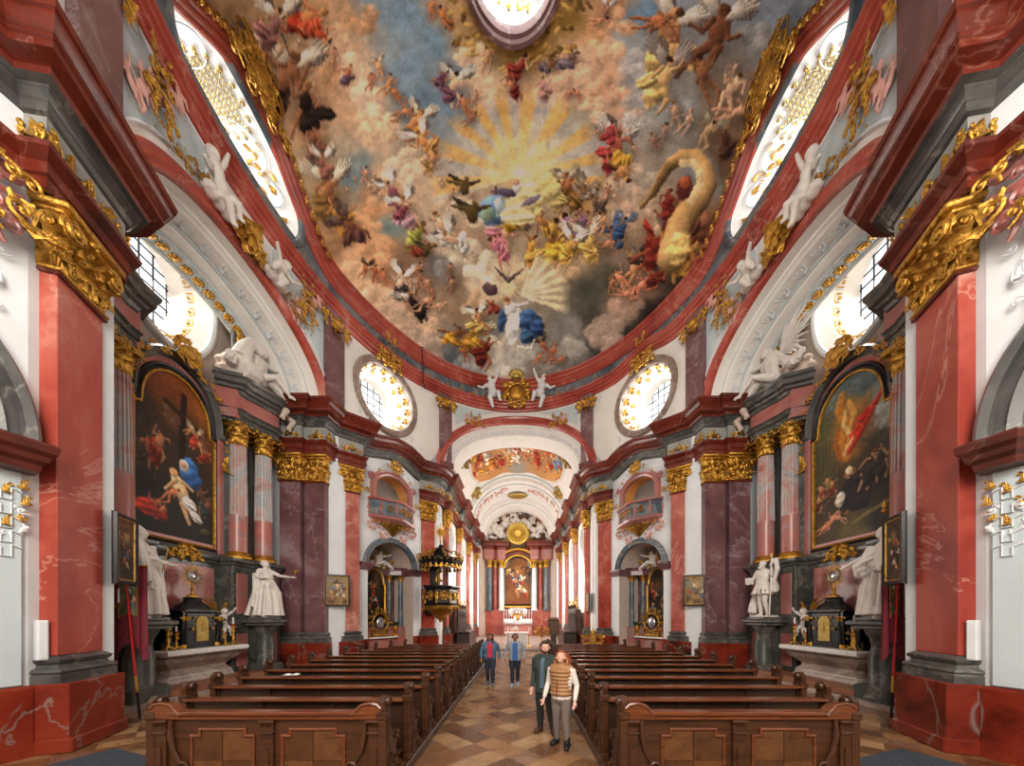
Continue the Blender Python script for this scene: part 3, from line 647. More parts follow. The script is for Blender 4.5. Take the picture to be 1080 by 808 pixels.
      (534,248,.5,48,'#cf9270','#c8707c','#e0d0b8',0),(525,262,-.7,40,'#c88468','#c4707a',None,0),(548,235,1.2,40,'#a8743c','#a87c20',None,0),(582,252,.2,60,'#b2743c','#d09a2c',None,0),(575,236,-.9,44,'#a8703c','#c89438',None,0),(600,245,-.3,56,'#c09458','#e0a838',None,0),(612,238,.5,50,'#a87450','#7c5478',None,0),(622,258,-.2,44,'#b88c50','#d8a850','#e0cda8',0),(560,262,.3,40,'#b2743c','#d8983c',None,0),(600,262,.3,40,'#c89a64','#d8a040','#e8d8c0',0),(636,235,.1,30,'#c88c60','#7c8ca0',None,1)]
    for i,(x,y,a,S,sk,cl,wg,nu) in enumerate(L): F(x,y,a,S,sk,cl,wg,i,bool(nu))
    for i in range(46):   # small far heads and cherubs
        x,y = c.rs.choice([(385,192),(505,208),(635,210),(450,310),(415,300),(650,150),(330,60),(790,80),(600,225),(470,180)]); c.figure(x+c.rs.uniform(-22,22),y+c.rs.uniform(-16,16),c.rs.uniform(-1,1),c.rs.uniform(10,17),c.rs.choice(['#c89070','#b97a58','#c8a080']),'#a87c60',None,i+200,True)
    # serpent
    sp = [(676,218),(688,205),(696,190),(706,174),(720,165),(734,165),(744,178),(746,194),(738,210),(726,222),(716,238),(712,256),(706,276)]
    for i in range(len(sp)-1):
        w = 3+12*(i/11)**.8
        n=16
        for k in range(n):
            a=sp[i];b=sp[i+1];t=k/n;t2=(k+1)/n
            c.seg(a[0]+(b[0]-a[0])*t,a[1]+(b[1]-a[1])*t,a[0]+(b[0]-a[0])*t2,a[1]+(b[1]-a[1])*t2,w,w,'#a8804c' if (i*n+k)%4 else '#8c6638',al=.6,sh=.6)
    c.poly([(720,172),(732,172),(738,182),(738,196),(728,212)],5,'#e0c48c',al=.8,sh=.2); c.blob(722,198,9,14,.2,'#6a2c28'); c.blob(722,192,6,7,0,'#a8502c')
    c.blob(716,262,14,20,.3,'#d8b060',1,.3,.4,.2)
    # robed old man on the globe in the glory
    c.blob(520,222,17,17,0,'#5c84a8',1,.12,.5); c.blob(514,226,7,9,.4,'#8aa070',.8); c.blob(526,216,5,8,0,'#c8d4d0',.7)
    c.blob(566,180,13,32,.15,'#e0cf84',1,.2,.3,.12); c.blob(578,200,14,18,-.3,'#d8c478',1,.2,.3,.15)
    c.blob(553,216,22,17,-.2,'#e8d488',1,.15,.35,.2); c.blob(545,228,22,10,.1,'#f0dc94',1,.2,.3,.2); c.blob(558,204,14,12,.3,'#ecd98c',1,.2,.3,.15)
    c.blob(534,203,12,5,.2,'#5c5064'); c.blob(560,212,12,4,-.5,'#7c6c80'); c.blob(545,197,5,7,0,'#e8e0d0'); c.blob(544,192,4,4.5,0,'#c89870')
    # two dark eagles
    for x,y,a,S in ((490,195,.1,36),(498,222,-.3,44),(450,262,.2,26)):
        c.seg(x,y,x+S*.45,y-S*.12,S*.12,S*.03,'#54452c'); c.seg(x,y,x-S*.45,y-S*.3,S*.14,S*.04,'#4c4030'); c.seg(x,y,x-S*.5,y-S*.12,S*.1,S*.04,'#6a5a34'); c.blob(x,y+S*.1,S*.16,S*.24,a,'#5c4a28'); c.blob(x+S*.06,y-S*.16,S*.08,S*.08,0,'#6c5a34')
    # woman in white and blue on the cloud, under a small fan of light
    c.rays(548,312,6,56,26,('#f4e4b0','#c8b48c'),.8,1.62*pi,2.12*pi,'#fff0c8')
    c.blob(536,305,9,9,0,'#fbd9a8',.9,.7,0)
    for a in range(14): c.seg(536,303,536+22*cos(a*.45),303+22*sin(a*.45),1,.5,'#f6dca0',.7)
    c.seg(536,296,522,282,3,1,'#6c5c54'); c.seg(536,296,552,284,3,1,'#6c5c54'); c.blob(517,305,9,7,.3,'#5c4448'); c.figure(520,322,-.9,24,'#b07050','#8c3a2c',None,4)
    c.blob(558,338,13,13,.5,'#34527c',1,.12,.5,.2); c.blob(566,347,8,10,.3,'#2c4670',1,.15,.5,.2); c.blob(529,338,5,14,.1,'#3c5c88',1,.15,.4,.15); c.blob(555,355,8,8,0,'#385880',1,.2,.5,.2)
    c.blob(541,343,8,22,.1,'#e6e6e6',1,.15,.3,.16); c.blob(538,326,7,9,0,'#ece8e2',1,.2,.3,.1); c.seg(543,323,556,320,3,2,'#e8e2da'); c.blob(536,318,3.6,4.5,0,'#dca684'); c.blob(535,316,3.8,3,0,'#8a5c38')
    c.seg(546,366,560,368,2,1.5,'#e0d8bc'); c.seg(560,368,564,358,1.5,1,'#e0d8bc')
    # tone: grain and small tonal breaks of old fresco
    c.a *= (1+.10*(fbm(c.X*.9,c.Y*.9,3,31)-.5)*2+.14*(fbm(c.X*.12,c.Y*.12,3,33)-.5)*2)[...,None]
    # brush texture: break smooth edges, mute the colours a little
    yy=np.clip(c.Y+1.5*(fbm(c.X*.45,c.Y*.45,3,41)-.5)*2,0,c.h-2); xx=np.clip(c.X+1.5*(fbm(c.X*.45,c.Y*.45,3,43)-.5)*2,0,c.w-2); c.a=c.sample(xx,yy,False)
    g=c.a.mean(-1,keepdims=True); c.a=g+(c.a-g)*.74
    c.a=np.clip((c.a-.47)*1.34+.525,0,1)
    return c
# ================================================================ dome
def dome_pt(th, t):
    zb = top_z(th); bx, by = E(th, .12)
    ox, oy = 1.45*sin(th), 10.25-1.45*cos(th)
    # equalise: parameter of the oculus follows the base angle
    q = t*pi/2; h = cos(q); v = sin(q)
    return (ox+(bx-ox)*h, oy+(by-oy)*h, zb+(ZO-zb)*v)
def dome():
    nth, nt = 1300, 420
    th = np.linspace(0,2*pi,nth+1)[:-1]; t = np.linspace(0,1,nt+1)
    TH, T = np.meshgrid(th,t,indexing='ij')
    bx = (EA-.12)*np.sin(TH); by = EY-(EB-.12)*np.cos(TH)
    q = ((EY-EB*np.cos(TH))-11.1)/4.1
    zb = ZT+np.where((np.abs(q)<1)&(np.abs(bx)>4), 2.5*np.cos(np.clip(q,-1,1)*pi/2)**2, 0)
    ox = 1.45*np.sin(TH); oy = 10.25-1.45*np.cos(TH); h = np.cos(T*pi/2); v = np.sin(T*pi/2)
    X = ox+(bx-ox)*h; Y = oy+(by-oy)*h; Z = zb+(ZO-zb)*v
    V = np.stack([X,Y,Z],-1).reshape(-1,3); k = nt+1
    i = np.arange(nth)[:,None]; j = np.arange(nt)[None,:]
    a = (i*k+j).ravel(); b = (((i+1)%nth)*k+j).ravel(); F = np.stack([a,b,b+1,a+1],-1)
    me = bpy.data.meshes.new('ceiling_dome'); me.vertices.add(len(V)); me.vertices.foreach_set('co', V.astype(np.float32).ravel())
    me.loops.add(F.size); me.loops.foreach_set('vertex_index', F.astype(np.int32).ravel())
    me.polygons.add(len(F)); me.polygons.foreach_set('loop_start', np.arange(0,F.size,4,dtype=np.int32)); me.update(calc_edges=True); me.validate()
    me.polygons.foreach_set('use_smooth', [True]*len(me.polygons))
    Yp = np.maximum(V[:,1],.35)
    u = PU+(V[:,0]-CX)*FP/Yp; w = PV-(V[:,2]-CZ)*FP/Yp
    cv = dome_canvas(); u = np.where(u<190, 380-u, u); u = np.where(u>890, 1780-u, u); set_paint(me, cv.sample(u,w))
    me.materials.append(M['fresco'])
    o = bpy.data.objects.new('ceiling_dome', me); COL.objects.link(o); tag(o, kind='structure')
dome()
RING = thing('ceiling_cornice_ring', None, None, (0,EY,ZR), kind='structure')
def ringband(prof, zf, name, mat, n=240):
    mb = MB()
    # prof: (inset d, z offset) relative to zf(th)
    mb.grid(lambda a,b:(lambda th,k:(*E(th,prof[k][0]),zf(th)+prof[k][1]))(a*2*pi,int(round(b*(len(prof)-1)))), n, len(prof)-1, cu=True)
    return mb.build(name, mat, RING, 30)
ringband([(0,-.02),(.1,0),(.14,.08),(.12,.13),(.2,.17),(.23,.24),(.21,.28),(.3,.32),(.33,.4),(.31,.44),(.38,.48),(.4,.55),(.05,.58)], rim_z, 'lower_moulding', M['red'])
ringband([(.05,.5),(.05,.9),(.03,1.45)], lambda th: ZR, 'frieze', M['bluegrey'])
ringband([(.02,-.62),(.10,-.6),(.15,-.54),(.13,-.48),(.22,-.42),(.26,-.34),(.24,-.28),(.34,-.22),(.36,-.14),(.34,-.10),(.46,-.04),(.48,.02),(.3,.05),(.1,.05)], lambda th: top_z(th)+.02, 'upper_moulding', M['red'])
# drum wall behind the frieze rising at the sides, pierced by the great oval windows
WY, WZ, WRY, WRZ = 10.95, 17.5, 2.42, 1.56
for s in (-1,1):
    w = thing('window_1' if s<0 else 'window_2', None, None, (s*EA,WY,WZ-WRZ), kind='structure')
    mb = MB(side=s); y0,y1 = 7.0,15.2
    cnt = [0]
    def mp(u,v): return (*E(thy(u)),v)
    def outer(a):
        x,z = rect_ray(WY,WZ,y0,y1,ZR+.4,21)(a)
        zt = top_z(thy(x))-.3
        if z>zt:
            # march along the ray until the cornice line
            c_, s_ = cos(a), sin(a); t=.5
            while t<8:
                xx=WY+c_*t; zz=WZ+s_*t
                if zz>top_z(thy(max(y0,min(y1,xx))))-.3 or xx<y0 or xx>y1: break
                t+=.02
            return (WY+c_*t, WZ+s_*t)
        return (x,z)
    annulus(mb, lambda a:(WY+(WRY+.02)*cos(a),WZ+(WRZ+.02)*sin(a)), outer, mp, 120, 8)
    mb.build('drum_wall', M['bluegrey'], w)
    # splayed white reveal to the glass
    mb = MB(side=s); DEP=2.3
    def rev(a,b):
        an=a*2*pi; k=1-.30*b; y=WY+WRY*k*cos(an); z=WZ+WRZ*k*sin(an)+.75*b
        x=E(thy(max(.1,WY+WRY*cos(an))))[0]*(1-b)+(EA+DEP)*b
        return (x,y,z)
    mb.grid(rev, 96, 10, cu=True); mb.build('window_reveal', M['white'], w)
    mb = MB(side=s)
    for k in range(96):
        pass
    pts=[]; 
    def fr(a,b):
        an=a*2*pi; r=[(1.0,0),(1.02,.12),(1.05,.15),(1.09,.12),(1.1,0)][int(round(b*4))]
        y=WY+WRY*r[0]*cos(an); z=WZ+WRZ*(r[0]+.03*(r[0]>1))*sin(an); return (E(thy(y))[0]-r[1],y,z)
    mb.grid(fr, 96, 4, cu=True); mb.build('window_surround', M['bluegrey'], w, 30)
    # iron grid and pane
    mb = MB(side=s); gx=EA+DEP-.02; gy,gz=WRY*.7,WRZ*.7; zc=WZ+.75
    for i in range(-4,5):
        y=i*.36; h=gz*sqrt(max(0,1-(y/gy)**2)); mb.box((gx,WY+y,zc),(.03,.03,2*h))
    for i in range(-2,3):
        z=i*.34; h=gy*sqrt(max(0,1-(z/gz)**2)); mb.box((gx,WY,zc+z),(.03,2*h,.03))
    mb.build('glazing_bars', M['iron'], w)
    mb = MB(side=s); mb.add([(gx+.05,WY+gy*cos(a),zc+gz*sin(a)) for a in frange(0,2*pi*47/48,47)],[tuple(range(48))]); mb.build('pane', None or GLASS, w)
# oculus with its lantern
oc = thing('window_3', None, None, (0,10.25,ZO), kind='structure')
mb = MB(Matrix.Translation((0,10.25,ZO))); mb.lathe([(1.62,-.18),(1.6,-.26),(1.48,-.26),(1.44,-.16),(1.36,-.12),(1.32,0),(1.3,.1)], 64); mb.build('oculus_ring', M['purple'], oc)
mb = MB(Matrix.Translation((0,10.25,ZO))); mb.lathe([(1.3,.08),(1.25,.5),(1.25,2.2),(1.1,2.6),(.5,2.95),(.01,3.0)], 64); mb.build('lantern', M['white'], oc)
mb = MB(T(0,10.25,ZO))
for i in range(22):
    a=2*pi*i/22
    for j in range(3): spray(mb, RotZ(a)@T(0,1.22-.02*j,.5+j*.75)@RotZ(pi), .34, .5, 3, i*3+j, .02)
mb.build('lantern_gilding', M['gold'], oc, 50)
# ================================================================ giant order: pilasters and entablature (authored for the right side, mirrored)
ZB0, ZB1, ZS1, ZK1 = 1.15, 1.6, 8.05, 9.15     # dado top, base top, shaft top, capital top
def pilaster(side, p, q, mat, label, group=None, depth=.3, zs=(ZB0,ZB1,ZS1,ZK1), dado=True, w_over=None, slim=1.0):
    "p,q = plan ends of the shaft face walking from the entrance to the choir, wall on the right-hand side"
    p=Vector(p); q=Vector(q); d=q-p; w=d.length; c=(p+q)/2
    loc=(side*c.x,c.y,0 if dado else zs[0])
    t = thing('pilaster', label, 'pilaster', loc, group)
    F = frame((c.x,c.y,0), d)
    z0,z1,z2,z3 = zs
    if dado:
        mb=MB(side=side); mb.box((0,-depth/2+.12*slim,z0/2-.0),(w+.3*slim,depth+.24*slim,z0),M=F,bev=.01); mb.box((0,-depth/2+.14*slim,.12),(w+.34*slim,depth+.28*slim,.24),M=F,bev=.02)
        mb.build('plinth', M['red_dado'], t, 0)
    mb=MB(side=side); bh=z1-z0
    prof=[(.13,0),(.13,.3),(.11,.34),(.14,.42),(.12,.52),(.06,.56),(.04,.68),(.08,.76),(.09,.86),(.04,.94),(0,1)]
    path=[(-w/2,-depth),(-w/2,0),(w/2,0),(w/2,-depth)]
    P=[F@Vector((x,y,0)) for x,y in path]
    mb.sweep([(v.x,v.y) for v in P],[(o*slim,z0+zz*bh) for o,zz in prof]); mb.box((0,-depth/2,z0+.02),(w,depth,.04),M=F); mb.build('base', M['grey'], t, 30)
    mb=MB(side=side); mb.box((0,-depth/2,(z1+z2)/2),(w,depth,z2-z1),M=F,bev=.012); mb.build('shaft', mat, t, 0)
    mb=MB(side=side); mb.box((0,-depth/2+.02,z2-.04),(w+.09*slim,depth+.07,.06),M=F,bev=.02); mb.build('astragal', M['cornice'], t, 0)
    mb=MB(side=side); capital_flat(mb, F@T(0,0,z2), w, depth, z3-z2); mb.build('capital', M['gold'], t, 50)
    return t
def wn(s): return 'left' if s<0 else 'right'
for s in (-1,1):
    nm = 'wall with the pulpit' if s<0 else 'wall opposite the pulpit'
    side = wn(s)
    ex = ('beside the altar painting of the dead man under a cross' if s<0 else 'beside the altar painting of fire in the sky')
    pilaster(s,(7.55,5.72),(7.88,6.62),M['red'],f'large red pilaster, {ex}', depth=.42)
    pilaster(s,(9.98,14.45),(9.1,14.45),M['purple'],f'dark purple marble pilaster at the chapel corner on the {nm}')
    pilaster(s,(9.0,14.6),(8.14,14.6),M['purple'],f'narrow purple-red pilaster between chapel corner and white strip on the {nm}')
    pilaster(s,(7.89,15.5),(7.3,16.02),M['rose'],('rose-red marble pilaster right of the small crucifixion picture' if s<0 else 'rose-red marble pilaster between the far niche altar and the small framed picture'))
    pilaster(s,(5.62,20.2),(4.95,20.74),M['red'],('red marble pilaster that carries the black and gold pulpit' if s<0 else 'red marble pilaster at the choir corner, facing the pulpit'))
# ---- entablature
def entab_path():
    return [(8.3,1.6),(8.1,3.4),(7.75,5.45),(7.42,5.5),(7.91,7.02),(8.2,7.14),(11.0,7.16)], \
           [(11.0,14.62),(10.12,14.62),(10.12,14.32),(8.95,14.32),(8.95,14.5),(8.78,14.5),(8.05,14.5),(8.0,14.95),(8.0,15.25),(7.85,15.3),(7.12,15.95),(7.3,16.2),(7.5,16.7),(7.3,17.1,.03),(7.03,17.6,.2),(6.73,18.1,.36),(6.5,18.55,.4),(6.2,19.05,.34),(5.95,19.45,.16),(5.78,19.8,.02),(5.66,20.02),(5.5,20.02),(4.7,20.62),(4.55,21.2),(4.55,22.0),(4.3,22.0),(4.3,22.8),(4.55,22.8),(4.55,26.6),(4.3,26.6),(4.3,27.3),(4.55,27.3),(4.55,31.6),(4.3,31.6),(4.3,32.4),(4.55,32.4),(4.55,36.6),(4.3,36.6),(4.3,37.4),(4.45,37.4),(4.45,39.6)]
CP = [(0,0),(.06,.02),(.1,.12),(.13,.14),(.17,.22),(.2,.24),(.2,.28),(.3,.31),(.33,.38),(.31,.41),(.35,.43),(.5,.46),(.5,.58),(.53,.6),(.53,.64),(.56,.66),(.6,.74),(.64,.78),(.64,.82),(.68,.84),(.7,.94),(.0,.98)]
def entablature(side, path, names, za=9.15, k=1.0):
    full=path; runs=[[]]
    for v in path:
        if len(v)>2: 
            if runs[-1]: runs.append([])
        else: runs[-1].append(v)
    runs=[r for r in runs if len(r)>1]
    mb=MB(side=side)
    for path in runs: mb.sweep(path,[(-.05,za),(.02,za),(.02,za+.18),(.06,za+.2),(.06,za+.38),(.12,za+.42),(.2,za+.48),(.22,za+.54),(-.05,za+.56)])
    mb.build('architrave', M['cornice'], names, 30)
    mb=MB(side=side)
    for path in runs: mb.sweep(path,[(-.05,za+.5),(.0,za+.5),(.0,za+1.25),(-.05,za+1.25)])
    mb.build('frieze', M['greylight'], names, 0)
    path=full; mb=MB(side=side); mb.sweep(path,[(-.1,za+1.1)]+[(d*k,za+1.16+z*.96*k) for d,z in CP[:8]]+[(.06*k,za+1.16+.33*k)]); mb.build('bed_moulding', M['grey'], names, 30)
    mb=MB(side=side); mb.sweep(path,[(.0,za+1.14+.3)]+[(d*k,za+1.16+z*.96*k) for d,z in CP[7:]]+[(-.2,za+1.16+.94*k)]); mb.build('cornice', M['cornice'], names, 30)
def sweep_ornaments(mb, path, z, n, size, seed, off=.02):
    for a,b in zip(path,path[1:]):
        if len(a)>2 or len(b)>2 or a[1]>23: continue
        a=Vector(a[:2]); b=Vector(b[:2]); L=(b-a).length
        if L<.25: continue
        k=max(1,int(L/size)); 
        for i in range(k):
            c=a+(b-a)*((i+.5)/k); F=frame((c.x,c.y,z),b-a)@T(0,off,0)
            spray(mb,F,L/k*1.0,.55,4,seed+i,.022)
            leaf(mb,F@T(0,0,.25)@RotY(pi),.2,.42,.3,2,6,4)
for s in (-1,1):
    t = thing('trim_1' if s<0 else 'trim_2', None, None, (s*8,10,9.15), kind='structure')
    for i,p in enumerate(entab_path()):
        entablature(s,p,t)
        mb=MB(side=s); sweep_ornaments(mb,[v for v in p][(2 if i==0 else 1):],9.95,0,.75,i*10); mb.build('frieze_ornament', M['gold'], t, 50)
# ---- upper order: strips in the pendentive zone
def strip_pil(side, th0, th1, label):
    x0,y0=E(th0,.1); x1,y1=E(th1,.1); p=Vector((x0,y0)); q=Vector((x1,y1)); c=(p+q)/2; d=q-p; w=d.length; F=frame((c.x,c.y,0),d)
    t=thing('pilaster_strip',label,'pilaster',(side*c.x,c.y,ZC)); 
    mb=MB(side=side); mb.box((0,-.05,(ZC+ZR)/2+.05),(w,.3,ZR-ZC+.1),M=F,bev=.01); mb.build('shaft',M['purple'],t,0)
    mb=MB(side=side); mb.box((0,0,ZC+.12),(w+.16,.42,.34),M=F,bev=.03); mb.build('base',M['cornice'],t,0)
    mb=MB(side=side); spray(mb,F@T(0,.12,ZR-.42),w*1.3,.95,9,3,.035); leaf(mb,F@T(0,.1,ZR-.1)@RotY(pi),.4,.9,.4,3); leaf(mb,F@T(0,.12,ZR-.75),.35,.6,.5,3); mb.build('capital',M['gold'],t,50)
for s in (-1,1):
    nm = 'above the pulpit' if s<0 else 'opposite the pulpit'
    strip_pil(s,TH_B1+.02,TH_B1+.1,f'purple marble strip with gilt capital beside the choir arch, {nm}')
    nn = 'on the pulpit side' if s<0 else 'on the side opposite the pulpit'
    strip_pil(s,TH_B0-.02,TH_B0+.07,f'purple marble strip between chapel arch and round window {nn}')
    strip_pil(s,pi-TH_B0-.07,pi-TH_B0+.02,f'purple marble strip high above the nearest red pilaster {nn}')
# dado and bay wall with niche
# ================================================================ figures: one continuous skin grown round a posed skeleton
DEF = dict(pelvis=(0,0,.51), waist=(0,.005,.6), chest=(0,.005,.72), neck=(0,.0,.835), head=(0,.012,.925), face=(0,1,0), up=(0,0,1),
  shL=(-.115,0,.805), shR=(.115,0,.805), elL=(-.15,-.01,.64), elR=(.15,-.01,.64), wrL=(-.155,.05,.50), wrR=(.155,.05,.50), haL=None, haR=None,
  hipL=(-.052,0,.50), hipR=(.052,0,.50), knL=(-.06,.012,.275), knR=(.06,.012,.275), anL=(-.062,-.012,.045), anR=(.062,-.012,.045), toL=(-.075,.085,.012), toR=(.075,.085,.012))
def pose(**k): d = dict(DEF); d.update(k); return d
def hand(mb, M_, wr, dr, S, palm_n=(0,1,0), curl=.5, side=1):
    d = Vector(dr).normalized(); n = Vector(palm_n); n = n-d*n.dot(d); n = n.normalized() if n.length>1e-4 else d.orthogonal().normalized(); x = d.cross(n)*side
    w = Vector(wr)
    for k,l in ((-1.1,.8),(-.37,.93),(.37,1.0),(1.1,.88)):
        a = w+d*.012*S+x*k*.0075*S; b = w+d*.055*S+x*k*.0095*S; e = b+d*.022*S*l+n*.010*S*curl; f = e+d*.020*S*l*(1-.4*curl)+n*.020*S*curl
        mb.tube([a,b,e,f],[.0075*S,.0062*S,.0052*S,.0040*S],6,M=M_)
    mb.ball((0,0,0),(1,1,1),4,M=M_@T(*w)@Matrix.Scale(.001,4))
    mb.tube([w-d*.01*S,w+d*.03*S,w+d*.052*S],[.012*S,.0165*S,.0135*S],8,M=M_)
    t = w+d*.016*S+x*.011*S; mb.tube([t,t+d*.02*S+x*.014*S+n*.006*S,t+d*.042*S+x*.016*S+n*.012*S],[.0075*S,.0065*S,.0048*S],6,M=M_)
def human(mb, M_, H, P, g=0.0, female=False, head=True, hands=True, legs=True, arms=True, torso=True, feet=True, curl=.45, bulk=1.0, headcover=False):
    V = {k:(Vector(v)*H if isinstance(v,tuple) and k not in('face','up') else v) for k,v in P.items()}
    r = lambda q: q*H*bulk+g
    tb = lambda pts, rr, n=12: mb.tube(pts, [r(q) for q in rr], n, M=M_)
    pv, ws, ch, nk, hd = V['pelvis'],V['waist'],V['chest'],V['neck'],V['head']
    sl, sr_ = V['shL'],V['shR']; hl, hr = V['hipL'],V['hipR']
    if torso:
        sx = (sr_-sl); hx = (hr-hl)
        for u in (-.5,-.25,0,.25,.5):
            k = 1-abs(u)*.35
            tb([pv+hx*u*1.05, ws+hx*u*1.0+sx*u*.06, ch+sx*u*.55, (sl+sr_)/2+sx*u*.75-Vector((0,0,.012*H))],[.062*k,.056*k*(.92 if female else 1),.068*k,.05*k])
        tb([sl,(sl+sr_)/2,sr_],[.034,.045,.034]); tb([hl,pv,hr],[.058,.062,.058])
        if female:
            f = Vector(P['face']); 
            for s_ in (-1,1): mb.ball(ch+sx*.23*s_+f*.05*H+Vector((0,0,.0)),(r(.034),)*3,10,M=M_)
    if head:
        f = Vector(P['face']).normalized(); u = Vector(P['up']); u = (u-f*u.dot(f)).normalized(); x = f.cross(u)
        tb([nk-Vector((0,0,.03*H)),nk,hd-u*.03*H],[.036,.031,.03])
        R_ = Matrix(((x.x,f.x,u.x,hd.x),(x.y,f.y,u.y,hd.y),(x.z,f.z,u.z,hd.z),(0,0,0,1))); MM = M_@R_; s = H
        mb.ball((0,-.008*s,.018*s),(.048*s,.058*s,.053*s),16,M=MM); mb.ball((0,.008*s,-.012*s),(.040*s,.043*s,.052*s),14,M=MM); mb.ball((0,.03*s,-.046*s),(.018*s,.016*s,.014*s),8,M=MM)
        mb.tube([(0,.046*s,.008*s),(0,.060*s,-.014*s),(0,.052*s,-.02*s)],[.005*s,.0085*s,.007*s],7,M=MM)
        mb.tube([(-.03*s,.040*s,.016*s),(0,.052*s,.017*s),(.03*s,.040*s,.016*s)],[.006*s,.007*s,.006*s],6,M=MM)
        mb.tube([(-.014*s,.047*s,-.031*s),(0,.052*s,-.031*s),(.014*s,.047*s,-.031*s)],[.0045*s,.006*s,.0045*s],6,M=MM)
        for s_ in (-1,1):
            mb.ball((s_*.018*s,.043*s,.004*s),(.0095*s,.008*s,.007*s),7,M=MM); mb.ball((s_*.05*s,-.002*s,-.004*s),(.007*s,.012*s,.017*s),7,M=MM); mb.ball((s_*.024*s,.035*s,-.018*s),(.014*s,.012*s,.013*s),7,M=MM)
    if legs:
        for s_ in 'LR':
            tb([V['hip'+s_],(V['hip'+s_]*.5+V['kn'+s_]*.5),V['kn'+s_],V['kn'+s_]*.68+V['an'+s_]*.32+Vector((0,-.006*H,0)),V['an'+s_]],[.058,.049,.033,.035,.021])
            if feet: tb([V['an'+s_]+Vector((0,-.012*H,-.022*H)),(V['an'+s_]*.45+V['to'+s_]*.55),V['to'+s_]],[.022,.022,.014])
    if arms:
        for s_ in 'LR':
            tb([V['sh'+s_],V['sh'+s_]*.5+V['el'+s_]*.5,V['el'+s_],V['el'+s_]*.6+V['wr'+s_]*.4,V['wr'+s_]],[.034,.029,.0225,.023,.015])
            if hands:
                d = V['ha'+s_]-V['wr'+s_] if V.get('ha'+s_) is not None else (V['wr'+s_]-V['el'+s_])
                hand(mb, M_, V['wr'+s_], d, H, (0 if abs(d.normalized().y)>.8 else 0,1,0) if s_=='R' else (0,1,0), curl, 1 if s_=='R' else -1)
def robe(mb, M_, H, P, hem=.26, top=.66, zh=.02, folds=15, seed=0, depth=.75, lean=(0,0)):
    rs = random.Random(seed); pv = Vector(P['pelvis'])*H; tp = Vector((pv.x,pv.y,top*H))
    c1 = Vector((pv.x+lean[0]*H,pv.y+lean[1]*H,zh*H))
    n=6
    mb.tube([c1+(tp-c1)*t for t in (0,.3,.6,.85,1)],[hem*.78*H,hem*.62*H,hem*.5*H,.085*H,.07*H],18,M=M_@Matrix.Identity(4))
    for i in range(folds):
        a = 2*pi*i/folds+rs.uniform(-.15,.15); q = hem*rs.uniform(.88,1.12)
        p0 = tp+Vector((.085*cos(a),.07*sin(a),0))*H; p2 = c1+Vector((q*cos(a),q*depth*sin(a),0))*H; sw = rs.uniform(-.04,.04)*H
        p1 = p0*.5+p2*.5+Vector((.03*cos(a)+sw/H,.03*sin(a),0))*H
        mb.tube([p0,p1,p2],[.024*H,.03*H,rs.uniform(.034,.055)*H],7,M=M_)
def drape(mb, M_, H, pts, w=.05, n=4, seed=0, spread=.04):
    rs = random.Random(seed); pts=[Vector(p)*H for p in pts]
    for i in range(n):
        o = Vector((rs.uniform(-1,1),rs.uniform(-.5,.5),rs.uniform(-1,1)))*spread*H
        mb.tube([p+o*(k/max(1,len(pts)-1)+.3) for k,p in enumerate(pts)],[w*H*rs.uniform(.5,.8)*(1+.35*sin(k*1.7+i)) for k in range(len(pts))],7,M=M_)
def hair_blob(mb, M_, H, P, g=.006, long_=0, top=True):
    f = Vector(P['face']).normalized(); u = Vector(P['up']); u=(u-f*u.dot(f)).normalized(); x=f.cross(u); hd=Vector(P['head'])*H
    R_ = Matrix(((x.x,f.x,u.x,hd.x),(x.y,f.y,u.y,hd.y),(x.z,f.z,u.z,hd.z),(0,0,0,1))); MM=M_@R_; s=H
    mb.ball((0,-.016*s,.028*s),(.052*s,.058*s,.052*s),16,M=MM); mb.ball((0,.02*s,.052*s),(.038*s,.032*s,.022*s),10,M=MM)
    for s_ in (-1,1):
        mb.tube([(s_*.04*s,.005*s,.045*s),(s_*.052*s,-.005*s,.01*s),(s_*.05*s,-.02*s,-.02*s)]+([(s_*.055*s,-.012*s,-.05*s-long_*.3),(s_*.06*s,-.005*s,-.07*s-long_)] if long_ else []),[.018*s,.014*s,.016*s]+([.022*s,.016*s] if long_ else []),8,M=MM)
    mb.tube([(0,-.05*s,.03*s),(0,-.056*s,-.02*s),(0,-.05*s,-.045*s-long_)],[.038*s,.036*s,.03*s+.3*long_*.2],10,M=MM)
    return MM
def wing_mesh(mb, M_, L, side=1, n=9):
    "feathered wing rising from the origin, spread towards +x*side"
    for row,(l0,rr) in enumerate(((1.0,.05),(.62,.055),(.35,.06))):
        for i in range(n-row*2):
            t=i/(n-1-row*2+.001); a=R(20+95*t); l=L*l0*(1-.35*abs(t-.25))
            x0=side*L*.28*sin(t*1.4)*(1-t*.5); z0=L*.30*(1-t)
            mb.tube([(x0,-.02*row,z0),(x0+side*l*.5*cos(R(80)-a*.7),.02-.02*row,z0+l*.5*sin(R(80)-a*.7)),(x0+side*l*cos(R(72)-a*.85),-.02*row,z0+l*sin(R(72)-a*.85))],[L*rr*.8,L*rr,L*.015],6,M=M_)
    mb.tube([(0,0,0),(side*L*.12,.02,L*.28),(side*L*.35,.02,L*.40)],[L*.07,L*.07,L*.04],8,M=M_)
